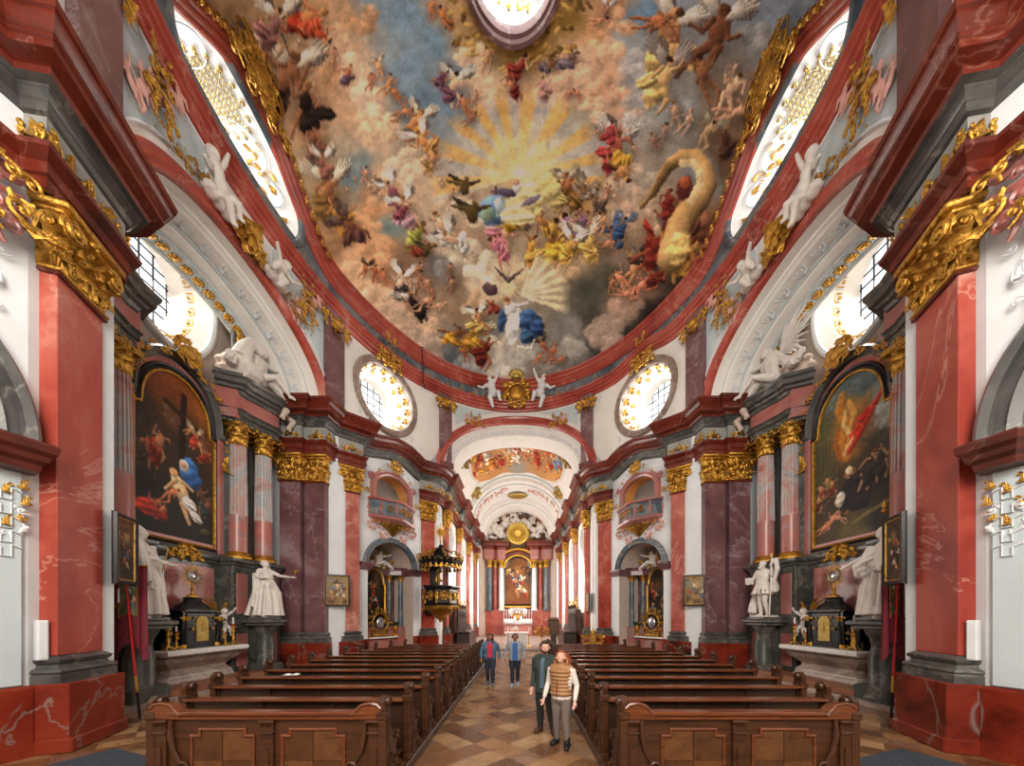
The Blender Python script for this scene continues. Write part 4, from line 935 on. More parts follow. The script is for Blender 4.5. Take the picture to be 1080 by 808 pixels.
# ================================================================ side chapels
RX, RY0 = 10.75, 10.8
def arch_pt(side_off, dw, dh, a):
    "point of the side-arch shell: a 0..pi from far springing to near springing"
    y = AY+(AW-dw)*cos(a); z = ZC+(AH-dh)*sin(a)
    x = E(thy(max(YA0,min(YA1,y))))[0]+side_off
    return (x,y,z)
def arch_shell(side, prof, name, mat, parent, n=72, sm=35):
    mb = MB(side=side)
    mb.grid(lambda a,b:(lambda q: arch_pt(q[0],q[1],q[1] if len(q)<3 else q[2],a*pi))(prof[int(round(b*(len(prof)-1)))]), n, len(prof)-1)
    return mb.build(name, mat, parent, sm)
for s in (-1,1):
    t = thing('ceiling_chapel_vault', None, None, (s*9.5,AY,ZC), kind='structure')
    arch_shell(s,[(.02,-.05),(-.10,-.03),(-.16,.05),(-.12,.13),(-.16,.2),(-.1,.3),(-.14,.38),(.12,.42)],'archivolt',M['red'],t)
    arch_shell(s,[(.0,.42),(.12,.42),(.3,.44),(.34,.52),(.42,.55),(.46,.6),(.95,.61),(.98,.68),(1.02,.68),(1.06,.76),(1.4,.8),(1.44,.87),(1.95,.9),(2.0,.96),(2.05,.9),(2.06,.5,.1)],'soffit',M['white'],t)
    mb=MB(side=s)
    def vlt(a,b):
        an=a*pi; x0=E(thy(AY+(AW-.5)*cos(an)))[0]+2.05
        x=x0+(11.0-x0)*b; return (x,AY+(AW-.5+.5*b)*cos(an),ZC+(AH-.1+1.4*sin(b*pi/2))*sin(an)) 
    mb.grid(vlt,60,12); mb.build('conch',M['warmstucco'],t)
    for o,dw,rr in ((.5,.56,.035),(.97,.66,.045),(1.42,.84,.05),(1.93,.9,.045),(.36,.5,.03)):
        mb=MB(side=s); mb.tube([arch_pt(o,dw,dw,pi*i/60) for i in range(61)],rr,6); mb.build('soffit_bead',M['pale'],t)
    # gilded rosettes, one ornament each, and the stucco scroll band
    rmb=MB(side=s)
    n=25
    proto=None
    for k in range(n):
        a=pi*(k+.5)/n; p=Vector(arch_pt(1.68,.88,.88,a)); q=Vector((0,cos(a)*(AH),sin(a)*(AW))).normalized()
        Mx=T(*p)@Matrix(((1,0,0,0),(0,0,q.y,0),(0,0,q.z,0),(0,0,0,1))) if False else None
        zax=-q; xax=Vector((1,0,0)); yax=zax.cross(xax)
        Mx=Matrix(((xax.x,yax.x,zax.x,p.x),(xax.y,yax.y,zax.y,p.y),(xax.z,yax.z,zax.z,p.z),(0,0,0,1)))
        mb=MB(Mx,side=s); mb.lathe([(.001,.09),(.06,.08),(.07,.05),(.1,.04)],14)
        for i in range(8): mb.ball((.115*cos(i*pi/4),.115*sin(i*pi/4),.035),(.05,.05,.035),6)
        mb.build('rosette',M['gold'],t,50)
        mb2=MB(Mx,side=s); mb2.tube([(.2*cos(b),.2*sin(b),.02) for b in frange(0,2*pi,20)],.022,5,cap=False); mb2.build('rosette_ring',M['pale'],t,50)
        F=Matrix(((0,xax.x,zax.x,0),)*1+((0,0,0,0),)*3) if False else None
    mb=MB(side=s); m2=MB(side=s)
    for k in range(30):
        a=pi*(k+.5)/30; p=Vector(arch_pt(.7,.61,.61,a)); q=Vector((0,cos(a)*AH,sin(a)*AW)).normalized(); tn=Vector((1,0,0)).cross(q)
        F=Matrix(((tn.x,-q.x,1,p.x),(tn.y,-q.y,0,p.y),(tn.z,-q.z,0,p.z),(0,0,0,1)))
        spiral(mb,F,.1,.025,1.3,14,1 if k%2 else -1,.1,5); leaf(mb,F@RotY(.8 if k%2 else -.8),.14,.26,.35,2,5,3)
    mb.build('stucco_scrolls',M['cool'],t,50)
    # attic course with gilded lambrequins on the chapel cornice
    at_=thing('trim_3' if s<0 else 'trim_4',None,None,(s*9.5,14.6,ZC),kind='structure')
    mb=MB(side=s); pth=[(11.0,14.75),(10.1,14.75),(10.1,14.55),(9.1,14.55),(9.1,14.75),(8.35,14.75),(8.2,15.0)]
    mb.sweep(pth,[(0,ZC-.1),(0,ZC+.62),(.06,ZC+.68),(.09,ZC+.8),(-.2,ZC+.82)]); mb.build('attic',M['pale'],at_,30)
    mb=MB(side=s)
    for i,x in enumerate([10.75,10.4,9.95,9.6,9.25,8.85,8.5]):
        F=frame((x,14.75 if i in(0,1,5,6) else 14.55,ZC+.4),(-1,0))@T(0,.03,0); leaf(mb,F@T(0,0,.28)@RotY(pi),.26,.5,.4,3); spiral(mb,F@T(.1,0,.2)@RotY(pi),.06,.02,1.2,12,1); spiral(mb,F@T(-.1,0,.2)@RotY(pi),.06,.02,1.2,12,-1)
    mb.build('lambrequins',M['gold'],at_,50)
    # chapel back wall with the oval window
    wy,wz,ry,rz=10.9,12.95,1.45,1.95
    w=thing('window_4' if s<0 else 'window_5',None,None,(s*11.2,wy,wz-rz),kind='structure')
    mb=MB(side=s); annulus(mb,lambda a:(wy+ry*cos(a),wz+rz*sin(a)),rect_ray(wy,wz,6.8,15.0,8.6,16.5),lambda u,v:(11.0,u,v),64,4); mb.build('wall_field',M['warmstucco'],w)
    mb=MB(side=s); mb.grid(lambda a,b:(10.98+.9*b,wy-.1*b+ry*(1-.36*b)*cos(a*2*pi),wz+.1*b+rz*(1-.36*b)*sin(a*2*pi)),64,4,cu=True); mb.build('window_reveal',M['white'],w)
    mb=MB(side=s)
    for k in range(22):
        a=2*pi*k/22; b=.5; p=Vector((10.98+.9*b,wy-.1*b+ry*(1-.36*b)*cos(a),wz+.1*b+rz*(1-.36*b)*sin(a))); q=Vector((0,cos(a)/ry,sin(a)/rz)).normalized(); tn=Vector((1,0,0)).cross(q)
        F=Matrix(((tn.x,-q.x,1,p.x),(tn.y,-q.y,0,p.y),(tn.z,-q.z,0,p.z),(0,0,0,1)))
        for o,sz in ((.02,.13),):
            for e in range(4): mb.tube([F@Vector((sz*c0,.03,sz*1.3*c1)) for c0,c1 in (((-1,-1),(1,-1)),((1,-1),(1,1)),((1,1),(-1,1)),((-1,1),(-1,-1)))[e]],.018,5)
            mb.ball(F@Vector((0,.03,0)),.055,7)
    mb.build('gilt_coffers',M['gold'],w,50)
    mb=MB(side=s); mb.grid(lambda a,b:(lambda r:(10.98-r[1],wy+(ry+r[0])*cos(a*2*pi),wz+(rz+r[0])*sin(a*2*pi)))([(0,0),(0,.1),(.07,.14),(.16,.12),(.2,.05),(.22,0)][int(round(b*5))]),64,5,cu=True); mb.build('window_surround',M['cool'],w,30)
    gx=11.85; gy=ry*.64; gz=rz*.64; mb=MB(side=s)
    for i in range(-2,3):
        y=i*.42; mb.box((gx,wy-.1+y,wz+.1),(.03,.035,2*gz*sqrt(max(0,1-(y/gy)**2))))
    for i in range(-4,5):
        z=i*.36; mb.box((gx,wy-.1,wz+.1+z),(.03,2*gy*sqrt(max(0,1-(z/gz)**2)),.035))
    mb.build('glazing_bars',M['iron'],w,0)
    mb=MB(side=s); mb.add([(gx+.05,wy-.1+gy*cos(a),wz+.1+gz*sin(a)) for a in frange(0,2*pi*47/48,47)],[tuple(range(48))]); mb.build('pane',GLASS,w)

# ---------------------------------------------------------------- retable
def seg_arch(w, z0, z1, sh, n=20):
    "outline (x,z) of an arched picture with small shoulders: half width w, bottom z0, shoulder height sh, top z1"
    k=.84
    pts=[(-w,z0),(w,z0),(w,sh-.12),(w*k+.02,sh-.1),(w*k,sh)]
    for i in range(n+1):
        a=pi*i/n; pts.append((w*k*cos(a), sh+(z1-sh)*sin(a)**.9))
    pts+=[(-w*k,sh),(-w*k-.02,sh-.1),(-w,sh-.12)]
    return pts
def outline_frame(mb, pts, prof, M_):
    "profile (outset, depth) swept round a closed outline (x,z); frame lies in local x-z, depth along y"
    k=len(pts); P=[Vector(p) for p in pts]; vs=[]
    for i in range(k):
        a=(P[i]-P[i-1]); b=(P[(i+1)%k]-P[i]); a=a.normalized() if a.length>1e-7 else b.normalized(); b=b.normalized() if b.length>1e-7 else a
        na=Vector((a.y,-a.x)); nb=Vector((b.y,-b.x)); m=na+nb; m=m/max(.6,m.length_squared/2) if m.length>1e-6 else na
        for o,d in prof: vs.append((P[i].x+m.x*o, d, P[i].y+m.y*o))
    n=len(prof); mb.add(vs,[(i*n+j,((i+1)%k)*n+j,((i+1)%k)*n+j+1,i*n+j+1) for i in range(k) for j in range(n-1)],M_)
def painted_panel(name, parent, F, pts, canvas, side, dep=.02, res=.02, box=None):
    "flat picture cut to an outline, painted per vertex; canvas coords 0..w,0..h map over the bounding box"
    xs=[p[0] for p in pts]; zs=[p[1] for p in pts]; x0,x1,z0,z1=min(xs),max(xs),min(zs),max(zs)
    nz=max(8,int((z1-z0)/res)); nx=max(8,int((x1-x0)/res))
    def span(z):
        xx=[]
        for i in range(len(pts)):
            a,b=pts[i],pts[(i+1)%len(pts)]
            if (a[1]-z)*(b[1]-z)<=0 and abs(a[1]-b[1])>1e-9: xx.append(a[0]+(b[0]-a[0])*(z-a[1])/(b[1]-a[1]))
        return (min(xx),max(xx)) if xx else (0,0)
    vs=[];uv=[]
    for j in range(nz+1):
        z=z0+(z1-z0)*(j/nz*.9998+.0001); a,b=span(z)
        for i in range(nx+1):
            x=a+(b-a)*i/nx; vs.append((x,dep,z)); uv.append(((x-x0)/(x1-x0),1-(z-z0)/(z1-z0)))
    mb=MB(side=side); mb.add(vs,[(j*(nx+1)+i,j*(nx+1)+i+1,(j+1)*(nx+1)+i+1,(j+1)*(nx+1)+i) for j in range(nz) for i in range(nx)],F)
    o=mb.build(name,M['oil'],parent,0); uv=np.array(uv); u=uv[:,0]
    # x runs along the wall from entrance to choir; seen from the nave it reads left-to-right on the left wall only
    u = 1-u if side>0 else u
    set_paint(o.data, canvas.sample(u*(canvas.w-1), uv[:,1]*(canvas.h-1), False)); return o
def cv_lament():
    c=Canvas(90,180,3,'#2a211b')
    c.field([(0,0,'#5a2c16'),(45,5,'#8a4a20'),(80,20,'#a8602a'),(30,25,'#7a4020'),(85,60,'#5c3c24'),(0,60,'#2c2420'),(20,90,'#3a2c22'),(50,80,'#3c3024'),(70,90,'#3a2c20'),(10,130,'#1e1a16'),(45,140,'#2c241c'),(80,140,'#221c16'),(10,175,'#14120f'),(45,175,'#1c1812'),(85,175,'#1c1a14'),(15,60,'#3c2e26'),(45,50,'#5c3a24')],3,8,.08)
    c.seg(52,18,48,92,4,5,'#2c2018'); c.seg(32,34,72,48,3.2,3.2,'#3a2818'); c.seg(30,38,22,120,1.2,1.4,'#4a3a2a')
    c.puff(38,48,10,12,'#6a4a3a',.3); c.puff(75,60,10,10,'#7c4c34',.3); c.puff(20,70,12,10,'#3e332c',.3)
    for a in [(64,58,.3,26,'#d8a070','#b0402c','#c8b090',0),(72,64,-.4,24,'#c88858','#8c3a28',None,1),(58,52,.8,18,'#d09060','#a05030',None,1),(78,72,.9,26,'#b87048','#7c2c1c',None,0)]: c.figure(a[0],a[1],a[2],a[3],a[4],a[5],a[6],int(a[0]),bool(a[7]))
    c.figure(26,82,.2,40,'#b07850','#a02c20',None,2); c.figure(20,92,-.3,36,'#9c6444','#6c2018',None,3); c.figure(10,96,.1,30,'#8c5c40','#3c2c24',None,5)
    c.blob(58,98,12,16,.2,'#3868a0',1,.15,.45,.2); c.blob(64,106,10,12,-.2,'#2c5488',1,.15,.4,.2); c.blob(52,94,6,7,0,'#d8d4d0',1,.2,.4); c.blob(51,93,3.6,4.4,0,'#d8a888')
    c.blob(48,122,8,20,-.45,'#e8c090',1,.12,.5); c.blob(41,106,5,5.5,0,'#d8a878'); c.seg(44,112,32,126,3,2,'#e0b080'); c.seg(50,112,62,118,2.6,2,'#e0b484'); c.seg(54,134,66,150,4,2.6,'#e4b888'); c.seg(50,136,58,156,4,2.4,'#dcb080')
    c.blob(58,134,11,6,.5,'#e8e2d8',1,.15,.4,.25); c.blob(66,146,9,5,.6,'#d8d2c6',1,.15,.4,.25)
    c.figure(38,128,.9,30,'#d07c50','#b04a28',None,7,True); c.figure(74,122,-.3,34,'#8a5a3c','#4c3424',None,8); c.figure(80,130,.3,30,'#7c5038','#2c3a34',None,9); c.figure(16,146,1.2,34,'#b8603c','#a02a1c',None,10); c.figure(28,150,.6,24,'#c07048','#8c2418',None,11)
    c.blob(14,150,13,8,.2,'#a83220',1,.2,.4,.25); c.blob(78,160,8,4,0,'#5c5030',.7)
    c.a*=(1+.18*(fbm(c.X*.5,c.Y*.5,3,3)-.5)*2)[...,None]; return c
def cv_fire():
    c=Canvas(90,180,3,'#2c2c26')
    c.field([(10,5,'#6c7c74'),(45,5,'#5c6c6c'),(80,10,'#4c5a5c'),(85,40,'#8a928c'),(80,60,'#9aa098'),(15,40,'#5a5c44'),(10,80,'#4c4a34'),(45,40,'#a87838'),(45,70,'#b87a34'),(60,60,'#7c4428'),(70,90,'#3c3428'),(15,120,'#3c3426'),(50,110,'#3a2c22'),(80,120,'#1e1a18'),(20,160,'#4a3c24'),(50,170,'#6a5a30'),(85,165,'#241e18'),(85,90,'#3a3c38')],3,8,.08)
    for i in range(6): c.seg(6+i*5,50+i*3,6+i*5,120,1.6,1.8,'#5c5438',.8)
    c.puff(60,18,12,14,'#5c6c70',.3); c.puff(80,50,10,14,'#a8aca4',.3); c.puff(82,70,9,10,'#8c8f88',.3); c.puff(20,22,12,10,'#6c7468',.3)
    for p,w_,col in (([(42,86),(36,66),(40,48),(32,30),(36,16)],6,'#e08c34'),([(46,80),(44,60),(50,44),(44,28)],4,'#f0b458'),([(40,82),(46,66),(38,50),(40,36)],3,'#f8dc90'),([(34,84),(28,68),(32,54)],3.5,'#c86a2c')): 
        for (a,b),(d,e) in zip(p,p[1:]): c.seg(a,b,d,e,w_,w_*.75,col,.75,.2)
    c.figure(52,62,.8,28,'#d0683c','#c03020',None,1); c.figure(62,50,.9,24,'#c05030','#a82818',None,2); c.figure(46,74,.4,24,'#e09c68','#b03c24',None,3,True); c.poly([(44,82),(58,66),(72,46),(80,36)],3.4,'#b82c1c',al=.9)
    c.figure(44,120,.3,54,'#a87450','#1e1c1e',None,4); c.blob(46,126,13,18,.4,'#1c1a1c',1,.15,.4,.2); c.blob(56,134,14,16,.2,'#201c1e',1,.15,.4,.2); c.blob(44,102,4.4,5,0,'#e8c8a0',1,.2); c.blob(34,130,6,9,.3,'#d8ccb4',1,.2,.3,.15)
    c.figure(68,108,.2,44,'#b0805c','#24201e',None,5); c.figure(78,104,-.2,40,'#9c7450','#2c2422',None,6)
    for x,y,k in ((10,112,0),(18,106,1),(24,112,2),(14,126,3),(6,124,4)): c.figure(x,y,.1*(k-2),24,'#b08058',['#8c3426','#6c5a34','#7c2c20','#4c3a2c','#5c2c20'][k],None,k)
    c.figure(24,150,.8,32,'#d88c64','#a85c34',None,7,True); c.figure(14,156,1.3,26,'#c87c54','#b06c44',None,8,True); c.figure(34,150,-.6,20,'#d09470','#a86c44',None,9,True)
    c.poly([(50,160),(64,154),(84,148)],3,'#7c6a3c',al=.8)
    c.a*=(1+.18*(fbm(c.X*.5,c.Y*.5,3,3)-.5)*2)[...,None]; return c
def cv_generic(seed, w=60, h=80, base=('#5c4630','#8a6a44','#3c2c22','#2c241e','#6a5438'), n=9, glow=None, cloths=('#a03828','#3c5c88','#c89840','#6c3428','#d8ccb4')):
    c=Canvas(w,h,3,base[3]); rs=random.Random(seed)
    c.field([(rs.uniform(0,w),rs.uniform(0,h*.5),rs.choice(base[:3])) for _ in range(8)]+[(rs.uniform(0,w),rs.uniform(h*.5,h),rs.choice(base[2:])) for _ in range(9)],3,8,.08)
    if glow: c.blob(w*.5,h*.28,w*.3,h*.16,0,glow,.6,.9,0)
    for i in range(4): c.puff(rs.uniform(0,w),rs.uniform(0,h*.4),w*.12,8,rs.choice(base),.3,al=.6)
    for i in range(n):
        y=h*(.3+.5*i/n)+rs.uniform(-3,3); c.figure(rs.uniform(w*.15,w*.85),y,rs.uniform(-.8,.8),rs.uniform(.26,.4)*w,rs.choice(['#c88c60','#b07048','#dcae84']),rs.choice(cloths),'#c8bca4' if rs.random()<.25 else None,i,rs.random()<.3)
    c.a*=(1+.2*(fbm(c.X*.5,c.Y*.5,3,seed)-.5)*2)[...,None]; return c

def statue(name, label, cat, F, H, P, side, mat, robed=True, group=None, hem=.26, seed=0, extra=None, female=False, lean=(0,0), zh=.02, voxel=None, plinth=True, top=.66):
    loc=F@Vector((0,0,0)); t=thing(name,label,cat,(side*loc.x,loc.y,loc.z),group)
    mb=MB(side=side); human(mb,F,H,P,0.004,female,bulk=1.12)
    if robed: robe(mb,F,H,P,hem,top,zh,15,seed,.75,lean)
    if extra: extra(mb,F,H,P)
    if plinth: mb.box((0,0,.0),(H*.34,H*.26,.10),M=F)
    remesh('body',mb,mat,t,voxel or H/130,2,H*.006,noise_scale=14/H)
    return t

for s in (-1,1):
    F=frame((RX,RY0,0),(0,1))
    who = 'crucified man being mourned' if s<0 else 'flames and falling red figures'
    lab = ('tall marble side altar framing the large picture of a dead man under a cross' if s<0 else 'tall marble side altar framing the large picture of fire in a stormy sky')
    t=thing('side_altar',lab,'altar',(s*RX,RY0,0))
    # lower storey
    mb=MB(side=s); mb.box((0,-.02,2.2),(6.0,.5,4.4),M=F)
    for x in (-2.75,2.75):
        mb.box((x,.45,2.2),(1.15,1.15,4.4),M=F,bev=.02)
    for x in (-1.85,1.85): mb.box((x,.28,2.2),(.95,.85,4.4),M=F,bev=.02)
    for x in (-3.6,3.6): mb.box((x,.0,2.2),(.8,.5,4.4),M=F)
    mb.build('lower_storey',M['green'],t,0)
    path=[(-4.0,.25),(-3.33,.25),(-3.33,1.03),(-2.17,1.03),(-2.17,.71),(-1.37,.71),(-1.37,.24),(1.37,.24),(1.37,.71),(2.17,.71),(2.17,1.03),(3.33,1.03),(3.33,.25),(4.0,.25)]
    W=[F@Vector((x,y,0)) for x,y in path]; W=[(v.x,v.y) for v in W]
    mb=MB(side=s)
    for z,k in ((0,1.2),(1.85,.7),(4.1,1.0)):
        mb.sweep(W,[(0,z),(.04*k,z+.02),(.06*k,z+.1),(.12*k,z+.14),(.14*k,z+.2),(.14*k,z+.26),(.04*k,z+.3),(-.02,z+.3)])
    mb.build('string_courses',M['grey'],t,30)
    mb=MB(side=s)
    for x,y,w_ in ((-2.75,1.03,.75),(2.75,1.03,.75),(-1.8,.71,.5),(1.8,.71,.5)):
        for z,h in ((1.05,1.2),(3.1,1.5)): mb=MB(side=s); mb.box((x,y,z),(w_,.05,h),M=F,bev=.02); mb.build('pink_panel',M['pink'],t,0)
    mb=MB(side=s); mb.box((0,.24,3.2),(2.3,.05,1.5),M=F,bev=.02); mb.build('pink_panel',M['pink'],t,0)
    # columns
    for x,y in ((-2.8,.75),(-1.92,.45),(1.92,.45),(2.8,.75)):
        Mx=F@T(x,y,4.4); mb=MB(side=s); attic_base(mb,Mx,.3,.26); b=mb.build('column_base',M['gold'],t,40)
        mb=MB(side=s); mb.lathe([(.3,.26),(.303,1.2),(.305,1.62)],48,M=Mx); mb.build('lower_shaft',M['pink'],t,40); mb=MB(side=s); mb.lathe([(.30,1.6),(.30,1.7),(.285,3.0),(.265,4.2)],160,M=Mx,flute=20,fd=.13); mb.build('fluted_shaft',M['pinkw'],t,60)
        mb=MB(side=s); capital_round(mb,Mx@T(0,0,4.2),.265,.78); mb.build('column_capital',M['gold'],t,50)
    # back pilasters behind columns
    mb=MB(side=s)
    for x in (-3.4,-2.35,2.35,3.4): mb=MB(side=s); mb.box((x,.12,6.8),(.42,.5,4.8),M=F,bev=.01); mb.build('back_pilaster',M['grey'],t,0)
    mb=MB(side=s)
    for x in (-1.45,1.45): mb=MB(side=s); mb.box((x,.1,6.6),(.28,.34,4.4),M=F,bev=.02); mb.build('pink_strip',M['pink'],t,0)
    mb=MB(side=s); mb.box((0,-.1,6.9),(8,.2,5.2),M=F); mb.build('back_field',M['greylight'],t,0)
    # entablature blocks over the column pairs, swung forward
    for sx in (-1,1):
        def blk(u,v): return None
        arcp=[(1.25,.2),(1.45,.55),(1.6,.9),(1.95,.92),(2.4,1.1),(2.85,1.28),(3.25,1.3),(3.4,.9),(3.5,.2)]
        pp=[F@Vector((sx*x,y,0)) for x,y in arcp]; pp=[(v.x,v.y) for v in pp]; pp=pp if sx>0 else pp[::-1]
        mb=MB(side=s); mb.sweep(pp,[(-.25,9.35),(-.16,9.38),(-.16,9.62),(-.1,9.64),(-.1,9.78),(-.04,9.84),(-.2,9.86)]); cz=MB(side=s)
        mb.build('architrave',M['green'],t,30)
        mb=MB(side=s); mb.sweep(pp,[(-.2,9.8),(-.18,10.4),(-.25,10.4)]); mb.prism([tuple(F@Vector((sx*x*.98,y-.2,0)))[:2] for x,y in arcp],9.5,10.5,axis='z'); mb.build('frieze',M['pink'],t,30)
        mb=MB(side=s); mb.sweep(pp,[(-.2,10.36),(-.12,10.4),(-.08,10.5),(.02,10.54),(.04,10.62),(.16,10.66),(.18,10.8),(.24,10.86),(.26,10.96),(-.3,11.0)])
        mb.prism([tuple(F@Vector((sx*x*.98,y-.1,0)))[:2] for x,y in arcp],10.9,10.99,axis='z'); mb.build('cornice',M['grey'],t,30)
        mb=MB(side=s)
        for a,b in zip(pp[1:-1],pp[2:-1]):
            FF=frame(((a[0]+b[0])/2,(a[1]+b[1])/2,9.3),(b[0]-a[0],b[1]-a[1]))@T(0,-.04,0); spray(mb,FF,.5,.32,4,7,.02)
        mb.build('gilt_festoon',M['gold'],t,50)
    # frame of the picture: grey moulding, gilt crest
    pts=seg_arch(1.3,4.62,9.9,8.55)
    mb=MB(side=s); outline_frame(mb,pts,[(.0,.1),(.0,.2),(.05,.24),(.1,.2),(.16,.22),(.2,.1)],F); fr=mb.build('picture_frame',M['black'],t,30)
    mb=MB(side=s); outline_frame(mb,pts,[(-.07,.12),(-.06,.19),(-.03,.21),(.0,.19),(.01,.1)],F); mb.build('gilt_edge',M['gold'],fr,30)
    mb=MB(side=s); outline_frame(mb,seg_arch(1.62,4.4,10.45,8.75),[(-.12,.05),(-.12,.25),(-.04,.32),(.04,.36),(.1,.28),(.14,.1)],F); mb.build('outer_moulding',M['grey'],t,30)
    mb=MB(side=s); outline_frame(mb,seg_arch(1.5,4.62,10.2,8.65),[(-.16,.14),(-.14,.16),(.02,.16),(.02,.1)],F); mb.build('pink_border',M['pink'],t,30)
    painted_panel('painting',t,F,pts,cv_lament() if s<0 else cv_fire(),s,.12,.03)
    mb=MB(side=s)
    cartouche(mb,F@T(0,.42,10.62),1.1,.85,3,.04); mb.build('gilt_crest',M['gold'],t,50)
    for sx in (-1,1):
        mb=MB(side=s); spray(mb,F@T(sx*.9,.34,10.15)@RotY(sx*.5),1.0,.36,9,5,.025); mb.build('gilt_scrollwork',M['gold'],t,50); mb=MB(side=s); spray(mb,F@T(sx*1.55,.32,9.2)@RotY(sx*1.2),1.1,.35,7,6,.03); mb.build('gilt_scrollwork',M['gold'],t,50); mb=MB(side=s); spray(mb,F@T(sx*1.6,.36,8.6),.3,.9,6,8,.025)
        leaf(mb,F@T(sx*1.62,.3,8.1)@RotY(pi),.3,.8,.3,3); mb.build('gilt_drop',M['gold'],t,50)
    mb=MB(side=s); spray(mb,F@T(0,.4,4.3),1.1,.42,12,4,.045); leaf(mb,F@T(0,.4,4.2),.4,.45,.4,3); mb.build('gilt_cresting_low',M['gold'],t,50)
    # scrolled attic flanks of the oval window
    for sx in (-1,1):
        mb=MB(side=s); mb.tube([(sx*x,.35,z) for x,z in ((1.6,10.8),(1.95,11.5),(1.9,12.5),(2.0,13.3),(1.8,14.2),(1.2,15.0))],[.16,.14,.13,.14,.13,.1],10,M=F)
        spiral(mb,F@T(sx*1.75,.3,10.95),.28,.1,1.4,22,sx,.2,8); mb.build('attic_scroll',M['grey'],t,40)
    mb=MB(side=s)
    for sx in (-1,1):
        for z in (11.5,12.4,13.3): leaf(mb,F@T(sx*1.85,.55,z)@RotY(sx*.3),.4,.9,.3,3)
    mb.build('attic_leaves',M['gold'],t,50)
    # platform and altar table
    mb=MB(side=s); mb.box((.1,.95,.21),(3.7,1.5,.18),M=F,bev=.015)
    tag(mb.build('altar_step',M['step'],None,0),('brown wooden step in front of the altar table below the mourning picture' if s<0 else 'brown wooden step in front of the altar table below the fire picture'),'step')
    lab2='on the pulpit side' if s<0 else 'opposite the pulpit'
    m=thing('altar_table',f'long stone altar table with swelling front and white cloth, {lab2}','altar table',(s*(RX-1.0),RY0,.18))
    mb=MB(side=s); pr=[(1.15,.18),(1.2,.3),(1.15,.36),(1.12,.5),(.98,.62),(.98,.7),(1.1,.8),(1.28,.92),(1.36,1.04),(1.32,1.1)]
    def ms(a,b):
        i=b*(len(pr)-1); i0=min(len(pr)-2,int(i)); f=i-i0; e=pr[i0][0]+(pr[i0+1][0]-pr[i0][0])*f; z=pr[i0][1]+(pr[i0+1][1]-pr[i0][1])*f
        P4=[(-e-.1,.3),(-e-.1,e*.62+.1),(-e+.05,e*.62+.25),(e-.05,e*.62+.25),(e+.1,e*.62+.1),(e+.1,.3)]
        j=a*5; j0=min(4,int(j)); g=j-j0; return (P4[j0][0]+(P4[j0+1][0]-P4[j0][0])*g,P4[j0][1]+(P4[j0+1][1]-P4[j0][1])*g,z)
    mb.grid(ms,20,27,M=F); mb.box((0,.6,.2),(2.7,1.0,.06),M=F); mb.build('body',M['stone'],m,30)
    mb=MB(side=s); mb.box((0,.75,1.17),(2.85,1.0,.13),M=F,bev=.03); mb.build('slab',M['stone'],m,30)
    mb=MB(side=s); mb.box((0,.76,1.262),(2.8,1.02,.05),M=F,bev=.01)
    for i in range(48): mb.box((-1.38+i*.0587,1.275,1.215),(.045,.008,.10+.01*(i%2)),M=F)
    mb.build('altar_cloth',M['cloth'],m,0)
    # black tabernacle
    tb=thing('tabernacle',f'black lacquer tabernacle with gilt door on the altar table {lab2}','tabernacle',(s*(RX-.8),RY0,1.28))
    mb=MB(side=s); mb.box((0,.55,1.4),(2.2,.5,.24),M=F,bev=.02); mb.box((0,.6,1.85),(1.0,.6,1.1),M=F,bev=.03); mb.box((0,.6,2.45),(1.2,.72,.1),M=F,bev=.03)
    for sx in (-1,1):
        mb.box((sx*.75,.55,1.75),(.42,.42,.8),M=F@T(0,0,0),bev=.03); mb.box((sx*.75,.55,2.17),(.52,.5,.07),M=F,bev=.02); mb.tube([(sx*.56,.85,1.35),(sx*.6,.9,1.8),(sx*.52,.86,2.4)],[.07,.06,.07],10,M=F)
    mb.lathe([(.55,2.5),(.5,2.6),(.3,2.72),(.26,2.8),(.3,2.86),(.001,2.88)],20,M=F@T(0,.6,0),sc=(1,.6)); mb.build('cabinet',M['black'],tb,30)
    mb=MB(side=s); mb.prism([(-.2,1.5),(.2,1.5),(.2,2.15),(.14,2.25),(0,2.3),(-.14,2.25),(-.2,2.15)],.89,.93,M=F); mb.box((0,.94,1.95),(.03,.03,.36),M=F); mb.box((0,.94,2.03),(.2,.03,.03),M=F); mb.build('door',M['goldpale'],tb,0)
    mb=MB(side=s)
    for sx in (-1,1):
        mb=MB(side=s); spray(mb,F@T(sx*.34,.93,2.1),.2,.5,4,2,.02); spray(mb,F@T(sx*.75,.78,1.75),.3,.5,5,3,.02); spray(mb,F@T(sx*.6,.95,2.3),.3,.3,4,4,.02); mb.lathe([(.07,2.4),(.09,2.45),(.05,2.5)],10,M=F@T(sx*.52,.86,0)); mb.lathe([(.08,1.3),(.09,1.4),(.06,1.44)],10,M=F@T(sx*.56,.85,0)); spray(mb,F@T(sx*.8,.81,1.4),.35,.14,4,5,.015); mb.build('gilt_mount',M['gold'],tb,50)
    # monstrance
    mo=thing('monstrance',f'gilded sunburst monstrance standing on the black tabernacle {lab2}','monstrance',(s*(RX-.6),RY0,2.88))
    Q=F@T(0,.6,0); mb=MB(side=s); mb.lathe([(.16,2.88),(.15,2.93),(.05,2.98),(.035,3.1),(.06,3.14),(.03,3.18),(.03,3.25)],14,M=Q); mb.build('foot',M['gold'],mo,50)
    mb=MB(side=s)
    for i in range(28):
        a=i*2*pi/28; l=.46 if i%2 else .36; mb.tube([(.12*cos(a),0,3.55+.12*sin(a)),(l*cos(a),0,3.55+l*sin(a))],[.028,.006],5,M=Q)
    mb.build('rays',M['gold'],mo,50)
